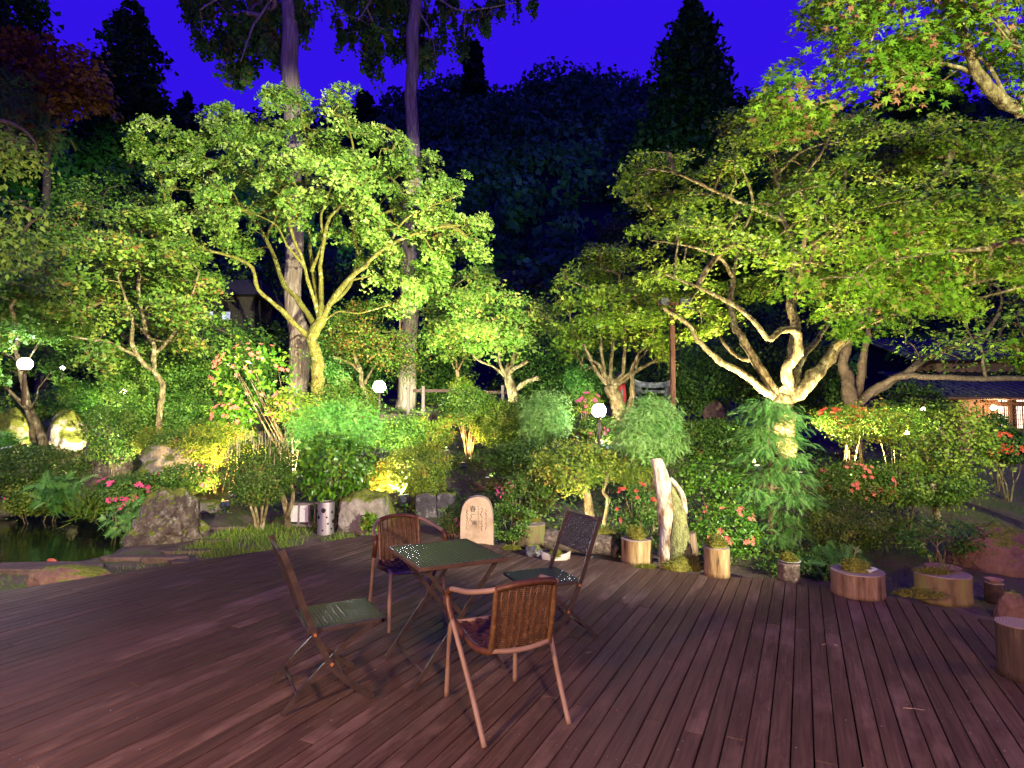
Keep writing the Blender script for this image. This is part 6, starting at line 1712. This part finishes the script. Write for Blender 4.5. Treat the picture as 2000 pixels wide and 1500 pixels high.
mb.f = [f for f in mb.f if not (max(f) < 2 * n and len(f) == 4)]; mb.sm = mb.sm[:len(mb.f)]
mb.f.append(tuple((len(lay) - 1) * n + k for k in range(n))[::-1]); mb.sm.append(False)
mb.sm = [len(f) == 4 for f in mb.f]
slab = mb.build('slab', TABM, r)
INK = mat_noise('ink', [(0.3, (0.02, 0.016, 0.014)), (0.7, (0.05, 0.04, 0.035))])


def glyph(ch, x, z, s):
    cu = bpy.data.curves.new('character', 'FONT'); cu.body = ch; cu.size = s; cu.extrude = 0.0008; cu.align_x = 'CENTER'; cu.align_y = 'CENTER'
    o = bpy.data.objects.new('character', cu); COL.objects.link(o)
    dg = bpy.context.evaluated_depsgraph_get(); me = bpy.data.meshes.new_from_object(o.evaluated_get(dg)); bpy.data.objects.remove(o)
    if not me or not len(me.vertices): return
    me.materials.clear(); me.materials.append(INK)
    q = bpy.data.objects.new('character', me); COL.objects.link(q); q.parent = r; q.location = (x, -0.0662, z); q.rotation_euler = (math.pi / 2, random.uniform(-.06, .06), 0)


for ch, x, z, s_ in [('春', -0.05, 0.47, 0.085), ('一', -0.045, 0.405, 0.06), ('庵', -0.03, 0.30, 0.065)]:
    glyph(ch, x, z, s_)
# running-hand columns, too cursive to read: brush strokes with swelling width
rs = random.Random(12); br = MB()
for (x0, z0, z1, wd) in [(0.115, 0.47, 0.24, 0.03), (0.06, 0.49, 0.22, 0.026), (0.02, 0.52, 0.40, 0.022), (0.022, 0.38, 0.33, 0.02), (-0.075, 0.40, 0.33, 0.02), (-0.125, 0.46, 0.24, 0.024)]:
    z = z0
    while z > z1:
        h = rs.uniform(0.022, 0.04); P = [(x0 + rs.uniform(-wd, wd) * 0.5, -0.0668, z - h * q / 4 + rs.uniform(-.006, .006)) for q in range(5)]
        Ps = smooth_path(P, 4); br.tube(Ps, [0.0010 + 0.0028 * abs(math.sin(k * 0.9 + rs.random())) for k in range(len(Ps))], 4, cap=False, flat=0.4)
        if rs.random() < 0.6: br.tube([(P[1][0] - wd * 0.4, -0.0668, P[1][2]), (P[1][0] + wd * 0.45, -0.0668, P[1][2] + 0.004)], [0.001, 0.0018], 4, cap=False, flat=0.4)
        z -= h + 0.004
Ps = smooth_path([(-0.075, -0.0668, 0.35), (-0.10, -0.0668, 0.33), (-0.098, -0.0668, 0.28), (-0.06, -0.0668, 0.262), (-0.04, -0.0668, 0.27)], 4); br.tube(Ps, 0.0016, 4, cap=False, flat=0.4)
br.build('brush_writing', INK, r)

# ================================================================== PERFORATED LAMP, SMALL LANTERN
p = hit(631, 1046)
r = empty('garden_lamp', (p.x, p.y + 0.11, p.z - 0.02)); tag(r, 'steel cylinder garden lamp pierced with round holes of many sizes', 'garden lamp')
R, Hh = 0.118, 0.47
STL = mat_noise('brushed_steel', [(0.3, (0.30, 0.25, 0.25)), (0.7, (0.46, 0.40, 0.40))], scale=30, stretch=(1, 1, 0.05), rough=0.42, spec=0.5, metal=0.7, bump=0.1, dist=0.001)
holes = [(0.00, 0.36, 0.034), (-0.68, 0.265, 0.028), (0.40, 0.265, 0.013), (-0.42, 0.315, 0.009), (-1.0, 0.34, 0.018), (0.55, 0.175, 0.014), (-0.95, 0.14, 0.014), (-0.05, 0.085, 0.014), (-1.15, 0.27, 0.010), (1.1, 0.33, 0.02), (1.3, 0.2, 0.028), (1.0, 0.1, 0.015), (2.2, 0.3, 0.03), (-2.2, 0.3, 0.03), (3.0, 0.2, 0.03)]
nu, nv = 150, 84
keepF = []; V = []
for j in range(nv + 1):
    for i in range(nu):
        a_ = 2 * math.pi * i / nu; z = Hh * j / nv; al = (a_ + math.pi / 2 + math.pi) % (2 * math.pi) - math.pi
        # snap vertices near a hole rim to the rim so that the holes are round
        for (ha, hz, hr) in holes:
            dx = (al - ha) * R; dz = z - hz; dd = math.hypot(dx, dz)
            if abs(dd - hr) < 0.0042 and dd > 1e-5:
                al = ha + dx / dd * hr / R; z = hz + dz / dd * hr; break
        t = al - math.pi / 2
        V.append((R * math.cos(t), R * math.sin(t), z))


def inhole(i, j):
    a_ = 2 * math.pi * (i + .5) / nu; z = Hh * (j + .5) / nv; al = (a_ + math.pi / 2 + math.pi) % (2 * math.pi) - math.pi
    return any(math.hypot((al - ha) * R, z - hz) < hr for ha, hz, hr in holes)


for j in range(nv):
    for i in range(nu):
        if not inhole(i, j): keepF.append((j * nu + i, j * nu + (i + 1) % nu, (j + 1) * nu + (i + 1) % nu, (j + 1) * nu + i))
MB().add(V, keepF, True).build('shell', STL, r)
MB().lathe([(R - 0.008, 0.0), (R - 0.008, Hh - 0.01)], n=30).build('shade_core', mat_noise('hole_shade', [(0.3, (0.01, 0.008, 0.008)), (0.7, (0.02, 0.012, 0.01))]), r)  # near-black inner cylinder put in so the holes look shaded

# low paper-panel garden lantern box behind it
p = pt(592, 1008, 8.8); p.z = float(gz(p.x, p.y))
r = empty('box_lantern', tuple(p), math.radians(-8)); tag(r, 'low wooden box lantern with white panels half hidden behind the perforated lamp', 'garden lamp')
mb = MB(); mb.box((0, 0, 0.34), (0.42, 0.22, 0.025)); mb.box((0, 0, 0.03), (0.38, 0.2, 0.03))
for x in (-0.18, -0.02, 0.14): mb.box((x, -0.09, 0.185), (0.022, 0.022, 0.29)); mb.box((x, 0.09, 0.185), (0.022, 0.022, 0.29))
mb.build('frame', mat_noise('weathered_board', [(0.3, (0.12, 0.09, 0.08)), (0.7, (0.24, 0.19, 0.17))], stretch=(0.2, 1, 1), scale=20), r)
MB().box((-0.10, -0.095, 0.20), (0.13, 0.004, 0.24)).build('panel', mat_noise('white_panel', [(0.3, (0.5, 0.47, 0.44)), (0.7, (0.66, 0.62, 0.58))]), r)
MB().box((0.06, -0.095, 0.20), (0.13, 0.004, 0.24)).build('panel', mat_noise('white_panel', []), r)

# ================================================================== KOI
p = onz(104, 1096, -0.335)
r = empty('koi', (p.x, p.y, -0.345), 2.6); tag(r, 'orange koi just under the pond surface near the edging stone', 'fish')
KOI = mat_noise('koi_orange', [(0.3, (0.6, 0.08, 0.02)), (0.7, (0.8, 0.2, 0.05))], rough=0.3)
MB().tube(smooth_path([(-0.16, 0, 0), (-0.1, 0.004, 0), (0, 0.0, 0.006), (0.1, 0, 0.006), (0.17, 0, 0)], 3), [0.008, 0.014, 0.02, 0.026, 0.032, 0.036, 0.038, 0.038, 0.036, 0.032, 0.026, 0.018, 0.006], 10, flat=0.9).build('body', KOI, r)
MB().add([(-0.15, 0, 0.0), (-0.25, 0.02, 0.035), (-0.22, 0.01, 0), (-0.25, 0.02, -0.03)], [(0, 1, 2), (0, 2, 3)]).build('tail_fin', KOI, r)

# ================================================================== FENCE, POSTS, TORII, POLE, HOUSE
FW = mat_noise('fence_wood', [(0.3, (0.05, 0.025, 0.02)), (0.7, (0.10, 0.055, 0.045))], scale=8, stretch=(1, 1, 0.15), rough=0.8)
FW2 = mat_noise('fence_wood_pale', [(0.3, (0.13, 0.09, 0.08)), (0.7, (0.2, 0.15, 0.13))], scale=8, stretch=(1, 1, 0.15), rough=0.8)
YF = 16.2
pf = pt(798, 806, YF)
r = empty('wooden_fence', tuple(pf)); tag(r, 'low wooden post and rail fence behind the middle shrubs', 'fence')
for (px, t_, mt_) in [(798, 752, FW2), (827, 754, FW2), (883, 758, FW), (945, 762, FW), (982, 752, FW2), (1000, 762, FW)]:
    a_ = pt(px, t_, YF); MB().box((a_.x - pf.x, 0, (a_.z - pf.z) / 2 - 0.2), (0.085, 0.085, a_.z - pf.z + 0.4), ch=0.008).build('post', mt_, r)
for (x0, x1, yy) in [(805, 880, 763), (883, 1008, 766)]:
    a_, b_ = pt(x0, yy, YF), pt(x1, yy, YF); MB().box(((a_.x + b_.x) / 2 - pf.x, 0.075, a_.z - pf.z), (b_.x - a_.x, 0.06, 0.085), ch=0.006).build('rail', FW, r)
pb = pt(780, 814, 15.2)
r = empty('footbridge', tuple(pb)); tag(r, 'edge of a dark wooden footbridge below the left end of the fence', 'bridge')
MB().box((0, 0.4, 0), (1.7, 0.9, 0.12), ch=0.01).build('deck_board', FW, r)
MB().box((0, -0.10, -0.12), (1.7, 0.08, 0.16), ch=0.01).build('beam', FW, r)

BULB = emit_mat('lamp_globe_white', (0.84, 0.89, 1.0), 260)
BULBW = emit_mat('lamp_globe_warm', (1.0, 0.75, 0.45), 70)
POSTM = mat_noise('lamp_post_wood', [(0.3, (0.04, 0.025, 0.018)), (0.7, (0.08, 0.05, 0.035))], rough=0.6)


def globe_lamp(label, px, py, Y, rad, h, warm=False, power=60, post=True, col=None):
    c = pt(px, py, Y)
    r = empty('globe_lamp', (c.x, c.y, c.z - h)); tag(r, label, 'garden lamp', 'white globe lamps on posts' if not warm else 'small warm lamps')
    if post:
        MB().lathe([(0.034, -0.3), (0.032, h * 0.5), (0.030, h - rad * 0.9)], n=12).build('post', POSTM, r)
        MB().lathe([(0.03, h - rad * 1.15), (rad * 0.6, h - rad * 1.0), (rad * 0.62, h - rad * 0.85), (0.02, h - rad * 0.84)], n=16).build('collar', POSTM, r)
    mb = MB(); mb.lathe([(max(0.0006, rad * math.sin(math.pi * k / 12)), h - rad * math.cos(math.pi * k / 12)) for k in range(13)], n=20)
    g_ = mb.build('globe', BULBW if warm else BULB, r)
    return r


globe_lamp('white globe lamp on a post between the cedar trunk and clipped dome', 741, 755, 14.6, 0.15, 0.95, power=130)  # white globes oversized so their disc takes in the bulb's glare
globe_lamp('white globe lamp on a wooden post in the middle, beside the pink azalea', 1170, 802, 10.8, 0.125, 0.85, power=90)
globe_lamp('white globe lamp beside the leaning trunk at the far left', 49, 711, 11.3, 0.12, 0.5, power=90)
globe_lamp('small distant white lamp glinting through leaves left of the dark gap', 122, 718, 19, 0.06, 1.5, power=10)
globe_lamp('small warm lamp low among leaves at the left bank', 242, 766, 15.6, 0.075, 0.5, warm=True, power=50)
globe_lamp('small warm lamp shining through the yellow green shrub on the right', 1771, 845, 9.4, 0.035, 0.5, warm=True, power=8)
globe_lamp('faint warm lamp above the twisted shrub tree', 1803, 799, 12, 0.035, 0.8, warm=True, power=6)

# stone torii and small red shrine seen behind the many-limbed maple
STO = mat_noise('torii_stone', [(0.3, (0.05, 0.05, 0.05)), (0.5, (0.18, 0.18, 0.17)), (0.7, (0.42, 0.42, 0.4))], scale=6, bump=0.5)
YT = 19.0; c = pt(1274, 790, YT); k = YT / F
r = empty('stone_torii', (c.x, c.y, c.z - 0.3)); tag(r, 'grey stone torii gate with curved top beam behind the weeping cypress', 'gate')
def L(px, py): q = pt(px, py, YT); return (q.x - c.x, 0, q.z - c.z + 0.3)
mb = MB(); flatbar(mb, [L(1233, 744), L(1250, 751), L(1275, 753), L(1298, 751), L(1316, 744)], 0.17, 0.3); mb.build('top_beam', STO, r)
mb = MB(); flatbar(mb, [L(1236, 765), L(1312, 765)], 0.09, 0.16); mb.build('tie_beam', STO, r)
for px in (1246, 1303):
    a_ = L(px, 755); mb = MB(); mb.tube([(a_[0], 0, -0.3), a_], [0.13, 0.11], 14); mb.build('pillar', STO, r)
c = pt(1212, 775, 17.5); r = empty('red_lantern', (c.x, c.y, c.z - 0.2)); tag(r, 'small red post lantern with round dark cap seen between the maple limbs', 'lantern')
RED = mat_noise('red_lacquer', [(0.3, (0.30, 0.02, 0.02)), (0.7, (0.5, 0.05, 0.04))], rough=0.35)
mb = MB(); mb.lathe([(0.16, 0.0), (0.17, 0.2), (0.15, 0.5), (0.13, 0.62)], n=20); mb.build('body', RED, r)
mb = MB(); mb.lathe([(0.19, 0.62), (0.19, 0.66), (0.15, 0.8), (0.07, 0.9), (0.001, 0.93)], n=20); mb.build('cap', mat_noise('dark_cap', [(0.3, (0.05, 0.03, 0.04)), (0.7, (0.2, 0.12, 0.12))], rough=0.3), r)
mb = MB(); mb.box((0.02, -0.172, 0.3), (0.05, 0.012, 0.26)); mb.build('panel', STO, r)

POLEM = mat_noise('red_brown_pole', [(0.3, (0.05, 0.018, 0.011)), (0.7, (0.10, 0.038, 0.023))], scale=10, stretch=(1, 1, 0.1), rough=0.7)
c = pt(1315, 800, 12.8); r = empty('timber_pole', tuple(c)); tag(r, 'square reddish timber pole with two added panels near its top standing for far windows', 'pole')
k = 12.8 / F
MB().box((0, 0, 0.92), (0.105, 0.105, 2.6), ch=0.01).build('pole', POLEM, r)
MB().box((0.0, -0.02, (800 - 592) * k), (0.62, 0.06, 0.06)).build('cross_arm', POLEM, r)
for px, py, w_, h_ in [(1340, 592, 22, 20), (1299, 588, 16, 13)]:
    MB().box(((px - 1315) * k, -0.09, (800 - py) * k), (w_ * k, 0.08, h_ * k), ch=0.012).build('window_panel', mat_noise('window_stand_in', [(0.3, (0.035, 0.035, 0.045)), (0.7, (0.06, 0.06, 0.07))], rough=0.5), r)  # panels on an added arm, in place of pale windows farther back

# hut with two pale windows far left
YH = 24; c = pt(428, 700, YH); r = empty('hut', (c.x, c.y, c.z)); tag(r, 'dark hut with two small pale windows behind the trees left of the big maple', 'building')
k = YH / F; WD = mat_noise('dark_hut_boards', [(0.3, (0.02, 0.014, 0.012)), (0.7, (0.04, 0.03, 0.025))])
MB().box((0, 1.0, 0.9), (2.6, 2.0, 3.4)).build('wall', WD, r)
mb = MB(); mb.add([(-1.7, -0.5, 2.55), (1.7, -0.5, 2.55), (1.7, 2.6, 2.55), (-1.7, 2.6, 2.55), (-1.2, 1.0, 3.5), (1.2, 1.0, 3.5)], [(0, 1, 5, 4), (1, 2, 5), (2, 3, 4, 5), (3, 0, 4), (0, 3, 2, 1)]); mb.build('roof', WD, r)
PALE = emit_mat('pale_lit_paper', (0.62, 0.66, 0.85), 0.55)
for px in (407, 440):
    f_ = MB(); X_ = (px - 428) * k; Z_ = (700 - 616) * k; w_, h_ = 17 * k, 17 * k
    f_.box((X_, -0.02, Z_ + h_ / 2 + .02), (w_ + .1, .05, .05)); f_.box((X_, -0.02, Z_ - h_ / 2 - .02), (w_ + .1, .05, .05)); f_.box((X_ - w_ / 2 - .02, -0.02, Z_), (.05, .05, h_)); f_.box((X_ + w_ / 2 + .02, -0.02, Z_), (.05, .05, h_))
    w = f_.build('window', WD, r); MB().box((X_, -0.006, Z_), (w_, 0.008, h_)).build('pane', PALE, w)

# the inn building at the right -------------------------------------------------
YB = 20.0; k = YB / F
c = pt(1960, 870, YB); c.z = 0.2
r = empty('inn_building', tuple(c)); tag(r, 'traditional inn wing with glowing paper windows and dark blue tiled roofs', 'building')
def B(px, py): q = pt(px, py, YB); return q.x - c.x, q.z - c.z
WALLP = mat_noise('ochre_plaster', [(0.3, (0.26, 0.15, 0.09)), (0.7, (0.36, 0.22, 0.14))], scale=3, rough=0.9)
WOOD = mat_noise('warm_timber', [(0.3, (0.16, 0.08, 0.04)), (0.7, (0.28, 0.15, 0.08))], scale=8, stretch=(1, 1, 0.1))
ROOF = mat_noise('roof_tile_slate', [(0.3, (0.04, 0.04, 0.05)), (0.7, (0.09, 0.09, 0.11))], rough=0.45, spec=0.5)
xl, zt = B(1872, 776); xr, _ = B(2200, 776); _, zb = B(1900, 862)
wl = MB(); wl.box(((xl + B(1905, 0)[0]) / 2, 0.1, (zt + zb) / 2 - .5), (B(1905, 0)[0] - xl, 0.2, zt - zb + 1.0)); wl.box(((xl + xr) / 2, 2.5, (zt + zb) / 2 - .5), (xr - xl, 0.1, zt - zb + 1)); wl.build('wall', WALLP, r)
for px in (1884, 1904, 1931, 1978, 2030, 2080):
    x, _ = B(px, 0); MB().box((x, -0.03, (zt + zb) / 2 - .4), (0.10, 0.10, zt - zb + 1.0)).build('post', WOOD, r)
PAPER = emit_mat('lit_shoji_paper', (1.0, 0.88, 0.72), 2.2)
for (x0, x1) in [(1908, 1928), (1935, 1975), (1982, 2026), (2034, 2076)]:
    for (y0, y1, nx_, nz2) in [(776, 786, 2, 1), (792, 838, 3, 5)]:
        X0, Z0 = B(x0, y0); X1, Z1 = B(x1, y1)
        if x1 - x0 < 25: nx_ = 1
        f_ = MB(); w_ = X1 - X0; h_ = Z0 - Z1; xm, zm = (X0 + X1) / 2, (Z0 + Z1) / 2
        f_.box((xm, -0.02, Z0), (w_, .04, .05)); f_.box((xm, -0.02, Z1), (w_, .04, .05)); f_.box((X0, -0.02, zm), (.045, .04, h_)); f_.box((X1, -0.02, zm), (.045, .04, h_))
        for q in range(1, nx_ * 3): f_.box((X0 + w_ * q / (nx_ * 3), -0.015, zm), (.016 if q % 3 else .04, .02, h_))
        for q in range(1, nz2): f_.box((xm, -0.013, Z1 + h_ * q / nz2), (w_, .018, .016))
        w = f_.build('window', WOOD, r); MB().box((xm, 0.012, zm), (w_, 0.01, h_)).build('pane', PAPER, w)
X0, Z0 = B(1904, 789); MB().box(((X0 + B(2100, 0)[0]) / 2, -0.035, Z0), (B(2100, 0)[0] - X0, 0.07, 0.09)).build('lintel', WOOD, r)
MB().box(((X0 + B(2100, 0)[0]) / 2, -0.035, B(0, 842)[1]), (B(2100, 0)[0] - X0, 0.09, 0.10)).build('sill', WOOD, r)


def roofslab(xa, xb, y0, z0, y1, z1, name):
    rows = 16; mb = MB(); V = []; Fc = []
    d = V3((0, y1 - y0, z1 - z0)); nrm = V3((0, -(z1 - z0), y1 - y0)).normalized()
    for q in range(rows):
        s0, s1 = q / rows, (q + 1) / rows
        a_ = V3((0, y0, z0)) + d * s0; b_ = V3((0, y0, z0)) + d * s1
        ta, tb_ = a_ + nrm * 0.07, b_ + nrm * 0.035
        b0 = len(V)
        V += [(xa, a_.y, a_.z), (xb, a_.y, a_.z), (xb, ta.y, ta.z), (xa, ta.y, ta.z), (xa, b_.y, b_.z), (xb, b_.y, b_.z), (xb, tb_.y, tb_.z), (xa, tb_.y, tb_.z)]
        Fc += [(b0, b0 + 1, b0 + 2, b0 + 3), (b0 + 3, b0 + 2, b0 + 6, b0 + 7), (b0 + 4, b0 + 5, b0 + 1, b0), (b0, b0 + 3, b0 + 7, b0 + 4), (b0 + 1, b0 + 5, b0 + 6, b0 + 2)]
    mb.add(V, Fc)
    for x in np.arange(xa + .15, xb, 0.3): mb.tube([V3((x, y0, z0)) + nrm * 0.08, V3((x, y1, z1)) + nrm * 0.06], 0.035, 5)
    return mb.build(name, ROOF, r)


xe, ze = B(1788, 779); _, zr = B(0, 762)
roofslab(xe, xr + 2, -1.1, zt - 0.02, 2.0, zt + 1.0, 'roof')
xu, zu = B(1835, 722)
MB().box(((xu + xr) / 2 + 0.6, 2.4, zt + 0.95), (xr - xu - 1.2, 1.2, 1.1)).build('upper_wall', WALLP, r)
roofslab(xu - 0.3, xr + 2, 0.9, zt + 1.35, 4.0, zt + 2.5, 'upper_roof')
MB().box(((xe + xr) / 2 + 1, -0.5, zt - 0.06), (xr - xe + 2, 1.2, 0.06)).build('eave_soffit', WOOD, r)
X_, Z_ = B(1921, 797)
wlamp = empty('wall_lamp', (c.x + X_, c.y - 0.42, c.z + Z_)); tag(wlamp, 'warm round lamp glowing in front of the inn windows', 'lamp')
MB().lathe([(max(0.0006, 0.085 * math.sin(math.pi * q / 10)), -0.085 * math.cos(math.pi * q / 10)) for q in range(11)], n=18).build('globe', BULBW, wlamp)
MB().tube([(0, 0.0, 0.085), (0, 0.02, 0.12), (0, 0.36, 0.12)], 0.012, 6).build('bracket', WOOD, wlamp)
lamp('wall_lamp_light', 'POINT', (c.x + X_, c.y - 0.55, c.z + Z_), None, 60, (1, 0.7, 0.4), radius=0.08)

# ================================================================== SPOTLIGHT FIXTURES (they carry the garden's spot lights; a few are added fill)
FIXM = mat_noise('fixture_paint', [(0.3, (0.03, 0.03, 0.05)), (0.7, (0.06, 0.06, 0.09))], rough=0.4, spec=0.5)


def fixture(label, pos, target, power, color, angle=70, radius=0.05, blend=0.6, size=1.0):
    pos = V3(pos); target = V3(target)
    r = empty('spotlight', tuple(pos)); tag(r, label, 'spotlight', 'garden spotlights')
    d = (target - pos).normalized(); hd = V3((0, 0, 0.14 * size))
    rot = d.to_track_quat('-Z', 'Y').to_matrix()
    mb = MB(); mb.box((0, 0, 0), (0.13 * size, 0.09 * size, 0.10 * size), ch=0.01); mb.v = [tuple(rot @ V3(v) + hd) for v in mb.v]
    mb.build('head', FIXM, r)
    mb = MB(); mb.box((0, 0, -0.052 * size), (0.112 * size, 0.075 * size, 0.004)); mb.v = [tuple(rot @ V3(v) + hd) for v in mb.v]
    mb.build('lens', emit_mat('spot_lens_' + str(len(bpy.data.materials)), tuple(color), 2.5), r)
    MB().tube([(0, 0, -0.06), tuple(hd * 0.75)], 0.010 * size, 6).build('stake', FIXM, r)
    lamp('spot', 'SPOT', tuple(pos + hd + d * 0.075 * size), tuple(target), power, color, angle, blend, radius)
    return r


def gp(px, py): return hit(px, py)


def onground(px, py, Y):
    q = pt(px, py, Y); q.z = float(gz(q.x, q.y)); return q


fixture('dark blue-backed spotlight on a stake beside the bare lit stems', onground(907, 880, 11.6), pt(925, 828, 12.2), 420, WARM, 80)
fixture('smaller dark spotlight on a stake in the dim middle ground', onground(954, 905, 10.8), pt(985, 850, 12), 260, WARMW, 80)
fixture('spotlight at the foot of the big floodlit maple', onground(650, 800, 14.0), pt(600, 400, 14.5), 500, WARMW, 110)
fixture('spotlight aimed at the pale boulder by the leaning maple', onground(170, 872, 13.2), pt(110, 850, 14.2), 1500, WARMW, 90)
fixture('spotlight under the golden azalea left of the topiary', onground(455, 905, 10.6), pt(425, 850, 11.2), 800, WARM, 120)
fixture('spotlight glowing between topiary and boulder', onground(440, 960, 9.9), pt(432, 925, 10.2), 420, WARM, 120)
fixture('spotlight shining into the small azalea between boulders', onground(318, 892, 11.6), pt(300, 858, 12.1), 600, WARMW, 110)
fixture('hidden spotlight right of the glossy camellia', onground(742, 952, 9.3), pt(735, 890, 9.9), 350, WARM, 130)
fixture('spotlight at the foot of the right maple', onground(1560, 905, 11.2), pt(1560, 560, 12.2), 1500, (1.0, 0.80, 0.42), 120)
fixture('second spotlight behind the right maple trunk', onground(1480, 880, 11.4), pt(1380, 480, 11.2), 3200, (1.0, 0.9, 0.55), 110)
fixture('spotlight under the right part of the right maple', onground(1660, 900, 11.4), pt(1800, 420, 12.2), 4000, (1.0, 0.9, 0.5), 110)
fixture('spotlight below the many-limbed maple', onground(1175, 835, 12.6), pt(1200, 600, 14.0), 900, WARMW, 110)
fixture('spotlight under the pale forked trunk shrub', onground(1120, 1035, 7.7), pt(1150, 980, 8.3), 110, (1, .85, .55), 120)
fixture('spotlight in the fence area under the young forked maple', onground(905, 795, 17.6), pt(900, 690, 19), 900, WARMW, 110)
fixture('spotlight behind the fence below the twisted maple', onground(955, 800, 14.6), pt(985, 640, 15.4), 700, (0.9, 1.0, 0.7), 110)
fixture('spotlight in the left bank under the orange-tinged maple', onground(250, 800, 12.4), pt(240, 560, 13.2), 2000, WARMW, 120)
fixture('spotlight under the rhododendron', onground(590, 835, 10.9), pt(560, 760, 11.6), 500, WARMW, 120)
fixture('spotlight for the golden shrub on the right', onground(1700, 905, 8.8), pt(1690, 830, 9.6), 150, WARM, 120)
fixture('small spotlight under the shrub with lime patch', onground(205, 840, 12.4), pt(195, 802, 12.9), 90, WARMW, 120)
fixture('added spotlight behind the fence brightening the back bushes', onground(830, 800, 19.0), pt(760, 650, 23), 500, (0.8, 1.0, 0.65), 130)  # added fill light for the dark background, no fixture known here
fixture('added spotlight on the lawn brightening the bushes behind the twisted maple', onground(1090, 800, 17.5), pt(1090, 640, 21), 300, (0.8, 1.0, 0.65), 130)  # second added fill light, lifts the bushes out of the dark
fixture('spotlight near the torii aimed at its pale beam', onground(1290, 815, 16.0), pt(1275, 740, 19.5), 220, (0.95, 1.0, 0.9), 100)
fixture('spotlight under the old grey tree limbs', onground(1720, 850, 13.0), pt(1840, 640, 14.5), 250, WARMW, 120)
fixture('spotlight behind the left bank beneath the dim layered maple', onground(210, 830, 15.5), pt(200, 560, 17), 700, (0.9, 1.0, 0.6), 130)
fixture('strong floodlight behind the squared stone blocks aimed up at the big maple', onground(790, 985, 9.6), pt(600, 360, 15), 3500, (1.0, 1.0, 0.62), 72, 0.04, 0.5, 1.4)
fixture('floodlight below the right side of the big maple crown', onground(870, 850, 12.6), pt(760, 400, 15), 3500, (1.0, 1.0, 0.62), 90, 0.04, 0.5, 1.2)
fixture('added spotlight brightening the slender forked maple at far left', onground(20, 885, 11.2), pt(40, 640, 12), 700, (1.0, 0.98, 0.6), 110)  # added to lift the far left maple, not a known fixture
